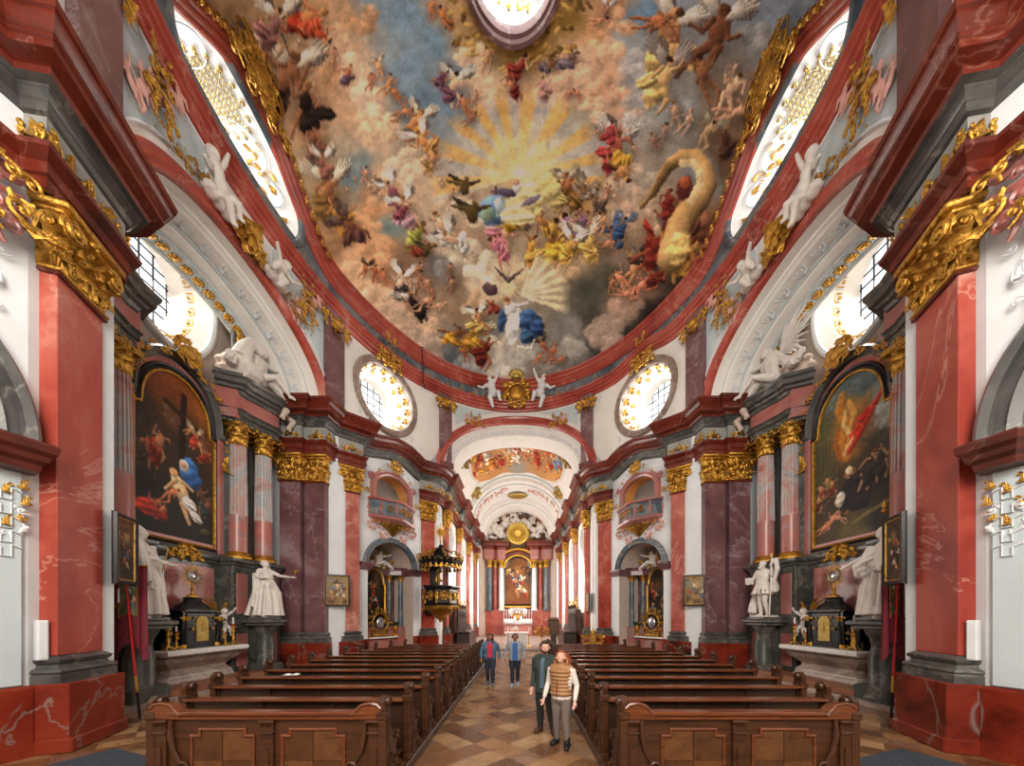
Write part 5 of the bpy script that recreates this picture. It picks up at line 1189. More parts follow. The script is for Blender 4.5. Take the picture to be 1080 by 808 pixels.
    mb=MB(side=s); mb.tube([(.17*cos(a),.02,3.55+.17*sin(a)) for a in frange(0,2*pi,24)],.035,6,M=Q,cap=False); mb.ball((0,.02,3.55),(.1,.03,.1),14,M=Q); mb.build('lunette',M['silver'],mo,50)
    # candlesticks
    spots=[(-1.15,1.0,.95),(-.86,.95,.7),(1.0,1.05,.95),(.62,1.1,.6)] if s<0 else [(-1.12,1.05,1.0),(-.9,.9,.7),(1.05,1.0,.95),(.6,1.0,.6)]
    nms=['tallest gilded candlestick at the entrance end','smaller gilded candlestick behind the tallest one','gilded candlestick at the choir end','short gilded candlestick beside the golden door']
    for (x,y,h),nn in zip(spots,nms):
        cs=thing('candlestick',f'{nn} of the altar {lab2}','candlestick',(s*(RX-y),RY0+x,1.287),'candlesticks on the side altars')
        Q=F@T(x,y,1.287); mb=MB(side=s)
        for i in range(3): a=i*2*pi/3+.5; mb.tube([(0,0,h*.14),(.10*h*cos(a),.10*h*sin(a),h*.09),(.17*h*cos(a),.17*h*sin(a),.015)],[.035*h,.03*h,.03*h],7,M=Q)
        mb.lathe([(.02,.08*h),(.05*h,.14*h),(.03*h,.2*h),(.06*h,.28*h),(.025*h,.36*h),(.03*h,.44*h),(.055*h,.5*h),(.03*h,.56*h),(.035*h,.6*h),(.09*h,.64*h),(.085*h,.66*h),(.01,.67*h)],14,M=Q); mb.build('stand',M['gold'],cs,50)
        mb=MB(side=s); mb.lathe([(.034*h,.66*h),(.034*h,.78*h),(.001,.785*h)],10,M=Q); mb.build('candle_base',M['redpole'],cs,50)
        mb=MB(side=s); mb.lathe([(.03*h,.78*h),(.03*h,1.0*h),(.001,1.01*h)],10,M=Q); mb.build('candle',M['cloth'],cs,50)
    # kneeling cherub with golden wings beside the tabernacle
    cx_=1.05 if s<0 else -.62+1.4
    for cx_,lb in ((1.12,'at the choir end'),):
        ch=thing('cherub_statue',f'small white cherub with golden wings beside the tabernacle {lab2}','statue',(s*(RX-.75),RY0+cx_,1.5)); mb=MB(side=s); Q=F@T(cx_,.6,2.0); putto(mb,Q,1.15); remesh('body',mb,M['stucco'],ch,.016,2,.004)
        for sx in (-1,1):
            mb=MB(side=s); wing_mesh(mb,Q@T(sx*.06,-.12,.15),.8,sx,8); mb.build('wing',M['gold'],ch,50)
    mb=MB(side=s); mb.box((1.12,.55,1.4),(.4,.4,.24),M=F,bev=.02); mb.box((1.12,.6,1.62),(.3,.3,.25),M=F,bev=.04); tag(mb.build('cherub_pedestal',M['black'],None,0),f'small black pedestal under the golden winged cherub {lab2}','pedestal')
    # pedestals and the life-size statues
    for x,yy,who2 in ((-2.15,1.3,0),(2.15,1.3,1)):
        Q=F@T(x,yy,0); pl='at the entrance end' if x<0 else 'at the choir end'
        p=thing('statue_pedestal',f'grey marble pedestal {pl} under the white statue {lab2}','pedestal',(s*(RX-yy),RY0+x,0)); mb=MB(side=s)
        mb.lathe([(.40,.02),(.42,.2),(.36,.3),(.30,.5),(.30,1.2),(.24,1.5),(.27,1.7),(.36,1.86),(.38,1.95)],20,M=Q); mb.box((0,0,.25),(.9,.75,.5),M=Q,bev=.03); mb.build('shaft',M['green'],p,30)
        mb=MB(side=s); mb.box((0,0,1.99),(.98,.8,.1),M=Q,bev=.03); mb.box((0,0,2.1),(1.16,.95,.12),M=Q,bev=.04); mb.box((0,0,2.21),(.9,.72,.1),M=Q,bev=.02); mb.build('cap',M['grey'],p,30)
# ================================================================ diagonal bays with niche altars and balconies
BA,BB=Vector((7.65,16.7)),Vector((5.72,20.15)); BL=(BB-BA).length; HB=BL/2
NW,NS,NR=1.5,4.9,1.35
zn=lambda x: NS+NR*sqrt(max(0,1-(x/NW)**2))
OW,OZ=1.05,7.75
zo=lambda x: 9.05+.7*sqrt(max(0,1-(x/OW)**2))
for s in (-1,1):
    d=BB-BA; c=(BA+BB)/2; F=frame((c.x,c.y,0),d); lab='beside the pulpit' if s<0 else 'opposite the pulpit'
    w=thing('wall_bay',None,None,(s*c.x,c.y,0),kind='structure')
    mb=MB(side=s)
    def field(x0,x1,f0,f1,n):
        mb.grid(lambda a,b:(lambda x:(x,0,f0(x)+(f1(x)-f0(x))*b))(x0+(x1-x0)*a),n,1,M=F)
    Z0=lambda x:0; ZT_=lambda x:ZC+.3; ZOb=lambda x:OZ
    field(-HB,-NW,Z0,ZT_,1); field(NW,HB,Z0,ZT_,1); field(-NW,-OW,zn,ZT_,12); field(OW,NW,zn,ZT_,12); field(-OW,OW,zn,ZOb,24); field(-OW,OW,zo,ZT_,24)
    mb.build('wall_field',M['cool'],w,0)
    mb=MB(side=s)   # niche walls and vault
    prof=[(-NW,0)]+[(-NW,NS)]+[(-NW*cos(pi*i/24),NS+NR*sin(pi*i/24)) for i in range(25)]+[(NW,NS),(NW,0)]
    mb.grid(lambda a,b:(lambda q:(q[0]*(1-.06*b),-1.9*b,q[1]))(prof[int(round(a*(len(prof)-1)))]),len(prof)-1,6,M=F)
    mb.box((0,-1.92,3.2),(3.0,.06,6.4),M=F); mb.build('niche_lining',M['warmstucco'],w,30)
    mb=MB(side=s)   # room behind the balcony
    pr2=[(-OW,OZ)]+[(-OW*cos(pi*i/20),9.05+.7*sin(pi*i/20)) for i in range(21)]+[(OW,OZ)]
    mb.grid(lambda a,b:(lambda q:(q[0]*(1+.0*b),-.7*b,q[1]))(pr2[int(round(a*(len(pr2)-1)))]),len(pr2)-1,1,M=F); mb.build('balcony_reveal',plain('orange_lit_plaster','#d9944f',.8,0,.05) if s<0 else bpy.data.materials['orange_lit_plaster'],w,30)  # orange light in the opening is put into the plaster colour
    mb=MB(side=s); mb.box((0,-2.2,8.9),(4.2,.05,3.2),M=F); mb.box((-2.1,-1.45,8.9),(.05,1.5,3.2),M=F); mb.box((2.1,-1.45,8.9),(.05,1.5,3.2),M=F); mb.box((0,-1.45,10.5),(4.2,1.5,.05),M=F); mb.box((0,-1.45,7.4),(4.2,1.5,.05),M=F); mb.build('gallery_room',M['warmstucco'],w,0)
    # blue-grey archivolt and pink window frame
    mb=MB(side=s)
    mb.grid(lambda a,b:(lambda q:((NW+q[0])*cos(a*pi),q[1],NS+(NR+q[0])*sin(a*pi)))([(-.02,-.1),(-.02,.08),(.05,.12),(.12,.09),(.2,.14),(.26,.1),(.28,0)][int(round(b*6))]),40,6,M=F); mb.build('archivolt',M['bluegrey'],w,30)
    mb=MB(side=s)
    pw=[(-OW,OZ),(-OW,9.15)]+[(-OW*cos(pi*i/20),9.05+.7*sin(pi*i/20)) for i in range(1,20)]+[(OW,9.15),(OW,OZ)]
    for o in (0,):
        n=len(pw); vs=[]; pf=[(0,-.05),(0,.14),(.1,.2),(.2,.14),(.26,.18),(.32,0)]
        for i,(x,z) in enumerate(pw):
            if z<=9.15: nx,nz=(-1 if x<0 else 1),0
            else: nx,nz=x/OW,(z-9.15)/.75; l=sqrt(nx*nx+nz*nz); nx/=l; nz/=l
            for q,dd in pf: vs.append((x+nx*q,dd,z+nz*q))
        mb.add(vs,[(i*6+j,(i+1)*6+j,(i+1)*6+j+1,i*6+j+1) for i in range(n-1) for j in range(5)],F)
    for sx in (-1,1): spiral(mb,F@T(sx*1.2,.1,9.4),.2,.05,1.3,18,sx,.2,6)
    mb.build('window_frame',M['pink'],w,30)
    mb=MB(side=s); cartouche(mb,F@T(0,.3,10.25),.9,.7,2,.03)
    for sx in (-1,1): spray(mb,F@T(sx*.75,.25,10.0)@RotY(sx*.7),.8,.35,6,3,.025); spray(mb,F@T(sx*1.6,.1,8.9),.3,.9,5,4,.02)
    mb.build('gilt_rocaille',M['gold'],w,50)
    mb=MB(side=s)
    for sx in (-1,1): spray(mb,F@T(sx*1.0,.1,6.75)@RotY(-sx*.5),1.3,.5,9,8,.035)
    mb.build('stucco_rocaille',M['pinkstucco'],w,50)
    # imposts
    mb=MB(side=s)
    for sx in (-1,1):
        p=[(sx*HB,.02),(sx*(NW-.02),.02),(sx*(NW-.02),-1.3)]; p=[F@Vector((x,y,0)) for x,y in (p if sx<0 else p[::-1])]
        mb.sweep([(v.x,v.y) for v in p],[(0,4.6),(.06,4.62),(.08,4.7),(.16,4.76),(.2,4.86),(.24,4.9),(.24,4.98),(0,5.0)])
    mb.build('impost',M['purple'],w,30)
    mb=MB(side=s)
    for sx in (-1,1): mb.box((sx*(NW+HB)/2,.03,.58),(HB-NW,.1,1.15),M=F)
    mb.build('dado',M['red_dado'],w,0)
    # balcony
    b=thing('balcony',f'pink marble balcony with swelling balustrade {lab}','balcony',(s*c.x,c.y,7.0))
    arc_=[(-1.45,0),(-1.3,.3),(-1.0,.42),(-.6,.55),(-.3,.72),(0,.78),(.3,.72),(.6,.55),(1.0,.42),(1.3,.3),(1.45,0)]; pp=[F@Vector((x,y,0)) for x,y in arc_]; pp=[(v.x,v.y) for v in pp]
    mb=MB(side=s); mb.sweep(pp,[(-.6,7.2),(-.25,7.12),(-.1,7.25),(.02,7.32),(.05,7.42),(0,7.48),(-.2,7.5)]); mb.build('slab',M['pink'],b,30)
    mb=MB(side=s); mb.sweep(pp,[(-.12,8.2),(.06,8.22),(.08,8.32),(-.14,8.34),(-.12,8.2)]); mb.build('handrail',M['pink'],b,30)
    mb=MB(side=s); mb.sweep(pp,[(-.1,7.5),(-.04,7.5),(-.04,8.2),(-.1,8.2)]); mb.build('parapet',M['bluegrey'],b,0)
    for i in range(0,11,2):
        x,y=arc_[i]; q=F@Vector((x,y-.03,7.5)); mb=MB(side=s); mb.lathe([(.05,0),(.07,.05),(.04,.12),(.1,.3),(.05,.5),(.04,.6),(.07,.68),(.05,.7)],10,M=T(*q)); mb.build('baluster',M['pink'],b,40)
    mb=MB(side=s)
    for i in (3,5,7): x,y=arc_[i]; cartouche(mb,F@T(x,y+.02,7.85),.34,.4,i,.015)
    for i in range(9): x=-1.2+i*.3; spray(mb,F@T(x,.25+.4*(1-(x/1.4)**2),7.05),.3,.28,3,i,.02)
    mb.lathe([(.001,6.55),(.1,6.62),(.3,6.8),(.62,7.0),(.8,7.12)],20,M=F@T(0,.02,0)); mb.build('gilt_ornament',M['goldm'],b,50)
    # ---------------- niche altar
    lab3='beside the pulpit' if s<0 else 'opposite the pulpit'
    t=thing('niche_altar',f'small arched altar with grey columns in the far niche {lab3}','altar',(s*(c+Vector((.8,.45))*1.5).x,c.y+.9,0))
    G=F@T(0,-1.55,0)
    mb=MB(side=s); mb.box((0,.35,.55),(2.6,.7,1.1),M=G,bev=.02); mb.box((0,.15,1.35),(2.9,.4,.6),M=G,bev=.02)
    for sx in (-1,1): mb.box((sx*.85,.35,1.35),(.5,.5,.7),M=G,bev=.02); mb.box((sx*1.24,.7,.85),(.46,.55,1.7),M=G,bev=.02)
    mb.build('pedestal',M['pink'],t,0)
    mb=MB(side=s); mb.box((0,.5,1.13),(2.0,.9,.08),M=G,bev=.02); mb.build('altar_slab',M['cloth'],t,0)
    for x,yc in ((-1.24,.8),(-.8,.38),(.8,.38),(1.24,.8)):
        mb=MB(side=s); Q=G@T(x,yc,1.7); attic_base(mb,Q,.14,.14,16); mb.lathe([(.14,.14),(.12,2.6)],20,M=Q); mb.build('column',M['bluegrey'],t,30)
        mb=MB(side=s); capital_round(mb,Q@T(0,0,2.6),.12,.36); mb.build('column_capital',M['gold'],t,50)
    mb=MB(side=s)
    for sx in (-1,1):
        p=[(sx*1.46,.3),(sx*1.46,1.02),(sx*1.1,1.02),(sx*.66,.58),(sx*.6,.15)]; p=[G@Vector((x,y,0)) for x,y in (p if sx<0 else p[::-1])]
        p=[(v.x,v.y) for v in p][::1]; mb.sweep(p,[(-.1,4.64),(.0,4.66),(.0,4.9),(.06,4.95),(.1,5.02),(.14,5.08),(-.2,5.1)])
    mb.build('entablature',M['purple'],t,30)
    mb=MB(side=s); mb.box((0,.05,3.2),(2.9,.08,3.0),M=G); mb.build('back_field',M['purple'],t,0)
    pts=seg_arch(.62,1.95,4.95,4.2,14)
    painted_panel('painting',t,G,pts,cv_generic(11 if s<0 else 23,50,100,('#3c3430','#5c4434','#2c2622','#1c1815','#4c3c30'),8,'#8a5c34'),s,.16,.025)
    mb=MB(side=s); outline_frame(mb,pts,[(-.03,.14),(-.02,.2),(.04,.24),(.08,.2),(.1,.12)],G); mb.build('picture_frame',M['gold'],t,30)
    mb=MB(side=s)
    for sx in (-1,1): spray(mb,G@T(sx*.5,.35,5.2)@RotY(sx*.6),.7,.4,7,4,.03); spray(mb,G@T(sx*.9,.2,5.7)@RotY(sx*.6),.8,.4,6,5,.03)
    spray(mb,G@T(0,.4,5.4),.6,.7,8,6,.03); mb.build('gilt_crest',M['gold'],t,50)
    r=thing('reliquary',f'round gilded openwork shrine on the niche altar {lab3}','shrine',(s*(G@Vector((0,.5,0))).x,(G@Vector((0,.5,0))).y,1.17))
    mb=MB(side=s); Q=G@T(0,.6,1.95)
    for rr,n_ in ((.62,14),(.45,10)):
        for i in range(n_): a=2*pi*i/n_; spiral(mb,Q@T(rr*cos(a),0,rr*sin(a))@RotY(-a),.13,.03,1.3,12,1,.1,5)
    mb.tube([(.5*cos(a),.03,.5*sin(a)) for a in frange(0,2*pi,24)],.05,6,M=Q,cap=False); mb.box((0,0,-.7),(.9,.3,.16),M=Q,bev=.03); mb.build('openwork',M['goldm'],r,50)
    mb=MB(side=s); mb.ball((0,.02,0),(.26,.1,.32),14,M=Q); mb.build('core',M['silver'],r,50)
    vz=thing('urn_vase',f'gilded vase with greenery standing beside the round shrine in the niche {lab3}','vase',(s*(G@Vector((1.0,.6,0))).x,(G@Vector((1.0,.6,0))).y,1.7))
    Q=G@T(1.0,.66,1.17+.0); mb=MB(side=s); mb.lathe([(.12,.0),(.1,.1),(.04,.16),(.05,.22),(.17,.42),(.15,.56),(.2,.62)],14,M=Q); mb.build('vase',M['gold'],vz,40)
    mb=MB(side=s); rs=random.Random(2)
    for i in range(26): a=rs.uniform(0,6.28); leaf(mb,Q@T(.05*cos(a),.05*sin(a),.6)@RotZ(a)@RotX(-rs.uniform(.1,.9)),.09,rs.uniform(.22,.4),.3,2,5,3)
    mb.build('greenery',plain('leaf_green','#4c5c34',.6) if s<0 else bpy.data.materials['leaf_green'],vz,50)
    for k,(x,h) in enumerate(((-.85,.5),(-.6,.42),(.7,.5))):
        Q=G@T(x,.85,1.17); nn=('at the entrance end','second from the entrance','at the choir end')[k]
        cs=thing('candlestick',f'slim gilt candlestick {nn} on the niche altar {lab3}','candlestick',(s*(Q@Vector((0,0,0))).x,(Q@Vector((0,0,0))).y,1.17),'candlesticks on the niche altars')
        mb=MB(side=s); mb.lathe([(.07,0),(.06,.03),(.02,.06),(.035,.14),(.015,.2),(.03,h*.6),(.05,h*.66),(.01,h*.68)],12,M=Q); mb.build('stand',M['gold'],cs,50)
        mb=MB(side=s); mb.lathe([(.018,h*.66),(.018,h*1.1),(.001,h*1.12)],8,M=Q); mb.build('candle',M['redpole'],cs,50)
    # round window of this bay (and of its twin near the entrance)
    for k,cc in enumerate((WIN_C,pi-WIN_C)):
        q=E(cc); wd=thing('window_%d'%((6 if s<0 else 7)+2*k),None,None,(s*q[0],q[1],12.1),kind='structure')
        nrm=Vector((-EB*sin(0),0)); x0,y0=E(cc-.01); x1,y1=E(cc+.01); FW_=frame((q[0],q[1],13.7),(x1-x0,y1-y0))
        mb=MB(side=s); mb.grid(lambda a,b:(lambda r:(lambda an:(lambda p:tuple(p))(Vector((*E(cc+(1.62+r[0])/arc*cos(an),r[1]),13.7+(1.55+r[0])*sin(an)))))(a*2*pi))([(-.02,-.1),(0,.1),(.08,.16),(.2,.12),(.3,.16),(.34,.0)][int(round(b*5))]),64,5,cu=True); mb.build('marble_ring',M['stone'],wd,30)
        mb=MB(side=s); mb.grid(lambda a,b:(lambda p0,p1:tuple(p0*(1-b)+p1*b))(Vector((*E(cc+1.62/arc*cos(a*2*pi)),13.7+1.55*sin(a*2*pi))),FW_@Vector((-.1+1.05*cos(a*2*pi),-1.5,.25+1.05*sin(a*2*pi)))),64,6,cu=True); mb.build('window_reveal',M['white'],wd)
        mb=MB(side=s)
        if k==0:
            for ring,(b,n_) in enumerate(((.14,16),(.42,12))):
                for i in range(n_):
                    a=2*pi*(i+.5*ring)/n_; p0=Vector((*E(cc+1.62/arc*cos(a)),13.7+1.55*sin(a))); p1=FW_@Vector((-.1+1.05*cos(a),-1.5,.25+1.05*sin(a))); p=p0*(1-b)+p1*b; cN=FW_@Vector((0,-.6,0)); inn=(cN-p).normalized(); ax=(p1-p0).normalized(); tn=ax.cross(inn).normalized()
                    MM=Matrix(((tn.x,inn.x,ax.x,p.x),(tn.y,inn.y,ax.y,p.y),(tn.z,inn.z,ax.z,p.z),(0,0,0,1)))@T(0,.03,0); sz=.2 if ring==0 else .14
                    for e in range(4): leaf(mb,MM@RotY(e*pi/2+.5),sz*.7,sz,.3,2,4,3)
                    if ring==0: spiral(mb,MM@T(.05,0,.1),.07,.018,1.2,10,1,.1,4)
            mb.build('gilt_sprays',M['gold'],wd,50)
        mb=MB(side=s); G2=FW_@T(-.1,-1.48,.25)
        for i in range(-2,3):
            h=sqrt(1.05**2-(i*.38)**2); mb.box((i*.38,0,0),(.035,.03,2*h),M=G2); mb.box((0,0,i*.38),(2*h,.03,.035),M=G2)
        mb.build('glazing_bars',M['iron'],wd,0)
        mb=MB(side=s); mb.add([(1.05*cos(a),-.04,1.05*sin(a)) for a in frange(0,2*pi*47/48,47)],[tuple(range(48))],G2); mb.build('pane',GLASS,wd)
# ================================================================ choir
def fpt(off,dw,a,fl=0):
    x=(FW-dw)*cos(a); z=ZC+(FH-dw)*sin(a); y=EY+EB*sqrt(max(0,1-(FW*cos(a)/EA)**2))+off
    return (x,y,z)
ch=thing('ceiling_choir',None,None,(0,30,ZC),kind='structure')
def fshell(prof,name,mat,fn=fpt,n=72):
    mb=MB(); mb.grid(lambda a,b:(lambda q:fn(q[0],q[1],a*pi))(prof[int(round(b*(len(prof)-1)))]),n,len(prof)-1); return mb.build(name,mat,ch,30)
fshell([(.02,-.05),(-.1,-.03),(-.16,.06),(-.12,.16),(-.16,.24),(-.1,.34),(-.14,.4),(.1,.44)],'archivolt',M['red'])
fshell([(.0,.42),(.08,.42),(.1,.5),(.3,.52),(.34,.62),(.38,.66),(.42,.9),(.46,.96),(.9,.98),(1.0,.99),(2.0,.99),(2.1,.9),(2.35,.3)],'arch_soffit',M['white'])
mb=MB()
for k in range(34):
    a=pi*(k+.5)/34; p=Vector(fpt(.36,.78,a)); q=Vector((cos(a),0,sin(a))); tn=Vector((-sin(a),0,cos(a)))
    F=Matrix(((tn.x,0,q.x,p.x),(tn.y,-1,q.y,p.y),(tn.z,0,q.z,p.z),(0,0,0,1))); leaf(mb,F@T(0,0,-.1),.16,.26,.3,2,5,3); spiral(mb,F@T(.1,0,-.05),.07,.02,1.2,10,1 if k%2 else -1,.05,4)
mb.build('stucco_scrolls',M['cool'],ch,50)
CW=4.6
def vpt(y,a,w=CW,h=4.1): return (w*cos(a),y,ZC-.05+h*sin(a))
mb=MB(); mb.grid(lambda a,b:vpt(22.3+9.7*b,a*pi),60,12); mb.build('vault',M['white'],ch)
mb=MB(); mb.grid(lambda a,b:(lambda q:(( CW+.3-q[1])*cos(a*pi),q[0],ZC+(4.3-q[1])*sin(a*pi)))([(31.9,0),(31.9,.55),(32.0,.6),(32.3,.62),(32.4,.75),(37.2,.95),(37.4,1.1),(37.4,1.5),(38.2,1.5),(38.3,1.3)][int(round(b*9))]),60,9); mb.build('second_arch',M['white'],ch,30)
# apse: curved wall and half dome with a painted sky
mb=MB(); mb.grid(lambda a,b:(3.9*cos(a*pi)*cos(b*pi/2*.98),38.1+3.4*sin(a*pi)*cos(b*pi/2*.98)*1.0,ZC-.4+3.5*sin(b*pi/2)),64,24)
ap=mb.build('apse_conch',M['fresco'],ch)
cvA=cv_generic(5,120,60,('#7c8ca0','#9aa0a8','#b8886c','#8c5c44','#c8a080'),14,'#e0b080'); n=len(ap.data.vertices); co=np.zeros(n*3); ap.data.vertices.foreach_get('co',co); co=co.reshape(-1,3); co=co+np.array(ORI[ch.name]); set_paint(ap.data,cvA.sample((co[:,0]+3.9)/7.8*119,(15-co[:,2])/4.0*59,False))
# painted oval field of the vault
cvB=Canvas(130,60,3,'#c89a68'); cvB.field([(10,10,'#d0985c'),(40,8,'#c88c54'),(65,10,'#9a9c98'),(90,12,'#c08a58'),(120,10,'#d8a060'),(20,40,'#b87838'),(50,40,'#c89058'),(65,45,'#c0803c'),(90,40,'#b0a090'),(115,40,'#d0a05c')],3,6,.08)
for i in range(16): cvB.puff(8+i*7.5,34+6*sin(i),8,8,'#cfa070',.3)
rs=random.Random(8)
for i in range(60): cvB.figure(6+(i*2.05)%124,30+rs.uniform(-15,18),rs.uniform(-.8,.8),rs.uniform(16,26),rs.choice(['#c88450','#b87444','#d89c6c']),rs.choice(['#a03020','#b87424','#5c7898','#c88c34','#7c2c20','#d8ccb8']),None,i,rs.random()<.3)
nu,nv=200,90; vs=[];cl=[]
for i in range(nu+1):
    for j in range(nv+1):
        u=i/nu*2-1; v=j/nv*2-1
        # cushion-shaped field
        lim_=1-.10*sin(abs(v)*pi/2)**4; uu=u*lim_; vv=v*(1-.22*abs(u)**4+.06*cos(u*pi*3))
        a=pi/2-uu*.92; vs.append((CW*.995*cos(a),27.2+3.5*vv,ZC-.05+4.1*.992*sin(a))); cl.append((i/nu*129,j/nv*59))
mb=MB(); mb.add(vs,[(i*(nv+1)+j,(i+1)*(nv+1)+j,(i+1)*(nv+1)+j+1,i*(nv+1)+j+1) for i in range(nu) for j in range(nv)]); o=mb.build('vault_painting',M['fresco'],ch); cl=np.array(cl); set_paint(o.data,cvB.sample(cl[:,0],59-cl[:,1],False))
edge=[vs[i*(nv+1)] for i in range(0,nu+1,5)]+[vs[nu*(nv+1)+j] for j in range(0,nv+1,6)]+[vs[i*(nv+1)+nv] for i in range(nu,-1,-5)]+[vs[j] for j in range(nv,-1,-6)]
mb=MB(); mb.tube(edge,.09,6,cap=False); mb.build('painting_moulding',M['white'],ch)
mb=MB()
for sx in (-1,1):
    for y in (24.2,30.4): 
        a=pi/2-sx*1.0; p=Vector(vpt(y,a)); F=Matrix(((1,0,0,p.x*.96),(0,0,-1,p.y-.2),(0,1,0,p.z-.1),(0,0,0,1)))@RotX(-1.1); cartouche(mb,F,1.1,1.3,4,.05)
mb.build('vault_cartouches',M['goldpale'],ch,50)
mb=MB(); F=T(0,34.5,15.0-.1)@RotX(-pi/2-.2)@Matrix.Scale(1,4); mb.lathe([(.001,.1),(.5,.1),(.62,.12),(.7,.06),(.8,0)],32,M=T(0,34.6,14.55)@RotX(pi),sc=(1.3,1)); mb.build('vault_medallion',M['goldpale'],ch,40)
mb=MB()
for k in range(24):
    a=pi*(k+.5)/24; p=Vector(((CW+.3-.82)*cos(a),33.2,ZC+(4.3-.82)*sin(a))); F=Matrix(((-sin(a),-cos(a),0,p.x),(0,0,1,p.y),(cos(a),-sin(a),0,p.z),(0,0,0,1))); 
    if abs(a-pi/2)>.2: spray(mb,F,.7,1.2,5,k,.03)
mb.build('arch_stucco',M['pinkstucco'],ch,50)
for yy,dd in ((32.35,.66),(33.0,.68),(34.2,.74),(35.6,.82),(36.9,.9)):
    mb=MB(); mb.tube([((CW+.25-dd)*cos(pi*i/48),yy,ZC+(4.25-dd)*sin(pi*i/48)) for i in range(49)],.06,6); mb.build('arch_moulding',M['pale'],ch)
for y0 in (23.6,31.2):
    mb=MB(); mb.tube([((CW-.06)*cos(pi*i/48),y0,ZC-.05+4.03*sin(pi*i/48)) for i in range(49)],.07,6); mb.build('vault_rib',M['pale'],ch)
# side walls with tall windows
for s in (-1,1):
    t=thing('wall_choir_left' if s<0 else 'wall_choir_right',None,None,(s*4.75,30,0),kind='structure'); mb=MB(side=s)
    wins=[(23.3,25.9),(28.0,30.9),(33.0,35.9)]; ys=[21.2]+[v for w_ in wins for v in w_]+[40]
    for i,(a,b) in enumerate(zip(ys,ys[1:])):
        if i%2==0: mb.grid(lambda u,v:(4.75,a+(b-a)*u,v*ZC),1,1)
        else:
            mb.grid(lambda u,v:(4.75,a+(b-a)*u,v*2.6),1,1); hh=lambda u:7.6+1.2*sqrt(max(0,1-(2*u-1)**2)); mb.grid(lambda u,v:(4.75,a+(b-a)*u,hh(u)+(ZC-hh(u))*v),20,1)
            mb.grid(lambda u,v:(4.75+.5*v,a,2.6+5.0*u),1,1); mb.grid(lambda u,v:(4.75+.5*v,b,2.6+5.0*u),1,1); mb.grid(lambda u,v:(4.75+.5*v,a+(b-a)*u,hh(u)),20,1); mb.grid(lambda u,v:(4.75+.5*v,a+(b-a)*u,2.6),1,1)
    mb.build('wall_field',M['white'],t,0)
    for k,(a,b) in enumerate(wins):
        w=thing('window_%d'%(10+k*2+(s>0)),None,None,(s*5.2,(a+b)/2,2.6),kind='structure'); mb=MB(side=s)
        for i in range(1,5): mb.box((5.2,a+(b-a)*i/5,5.6),(.04,.04,6.2))
        for i in range(12): mb.box((5.2,(a+b)/2,2.8+i*.5),(.04,b-a,.04))
        mb.build('glazing_bars',M['iron'],w,0)
        mb=MB(side=s); mb.grid(lambda u,v:(5.24,a+(b-a)*u,2.6+v*6.2),1,1); mb.build('pane',GLASS,w,0)
    for k,y in enumerate((22.4,26.95,32.0,37.0)):
        nn=('first','second','third','last')[k]
        pilaster(s,(4.5,y-.35),(4.5,y+.35),M['red'] if k!=1 else M['pink'],f'{nn} slim red pilaster of the choir wall behind the {"pulpit" if s<0 else "wooden lectern"}',depth=.22)
    mb=MB(side=s)
    for y in (24.6,29.4,34.4): mb.grid(lambda a,b:((CW-.02)*cos(.55*b),y+1.1*cos(a*pi)*(1-.2*b),ZC+1.0+.9*sin(a*pi)+2.0*b*.6),1,1)
sf=MB(); sf.box((0,32.5,.08),(9.6,18.4,.16)); tag(sf.build('floor_choir',M['stone'],None,0),kind='structure')
st=MB(); st.box((0,23.05,.06),(8.8,.5,.12),bev=.02); tag(st.build('choir_step',M['stone'],None,0),'long stone step across the choir entrance behind the last pews','step')
mb=MB(); mb.grid(lambda a,b:(4.4*cos(a*pi),38.2+3.2*sin(a*pi),b*ZC),40,1); tag(mb.build('wall_apse',M['warmstucco'],None,30),kind='structure')
# high altar
t=thing('high_altar','tall high altar of red and grey marble with gilt capitals closing the choir','altar',(0,39.6,.16))
y=39.7
mb=MB(); mb.box((0,y+.6,1.6),(8.4,1.0,3.0),bev=.03); mb.box((0,y+1.2,6.0),(7.8,.2,9.0)); mb.build('lower_storey',M['red'],t,0)
for sx in (-1,1):
    for x,yy,m in ((1.9,.1,'silver'),(2.65,.5,'red'),(3.3,0,'bluegrey'),(4.05,.5,'red')):
        mm=M['cool'] if m=='silver' else M[m]; Q=T(sx*x,y+yy,3.0); mb=MB(Q); attic_base(mb,Matrix.Identity(4),.3,.3,20); mb.lathe([(.3,.3),(.3,2),(.26,5.0)],24); mb.build('column',mm,t,30)
        mb=MB(Q@T(0,0,5.0)); capital_round(mb,Matrix.Identity(4),.27,.9); mb.build('column_capital',M['gold'],t,50)
    pth=[(sx*4.5,y+.9),(sx*4.5,y+.1),(sx*3.8,y-.5),(sx*2.9,y-.5),(sx*2.6,y+.1),(sx*2.3,y-.4),(sx*1.45,y-.4),(sx*1.4,y+.9)]; pth=pth if sx<0 else pth[::-1]
    pth=[(a,b) for a,b in pth][::-1]
    mb=MB(); mb.sweep(pth,[(-.2,8.9),(0,8.92),(0,9.4),(.05,9.45),(.05,10.1),(-.2,10.12)]); mb.build('frieze',M['pink'],t,30)
    mb=MB(); mb.sweep(pth,[(.0,10.0),(.1,10.1),(.15,10.3),(.4,10.4),(.45,10.65),(.6,10.8),(.6,10.95),(-.6,11.0)]); mb.build('cornice',M['cornice'],t,30)
pts=[(-1.5,3.8),(1.5,3.8),(1.5,7.9),(1.3,8.0)]+[(1.3*cos(pi*i/16),8.0+1.2*sin(pi*i/16)) for i in range(17)]+[(-1.3,8.0),(-1.5,7.9)]
F=Matrix(((1,0,0,0),(0,-1,0,y+.6),(0,0,1,0),(0,0,0,1)))
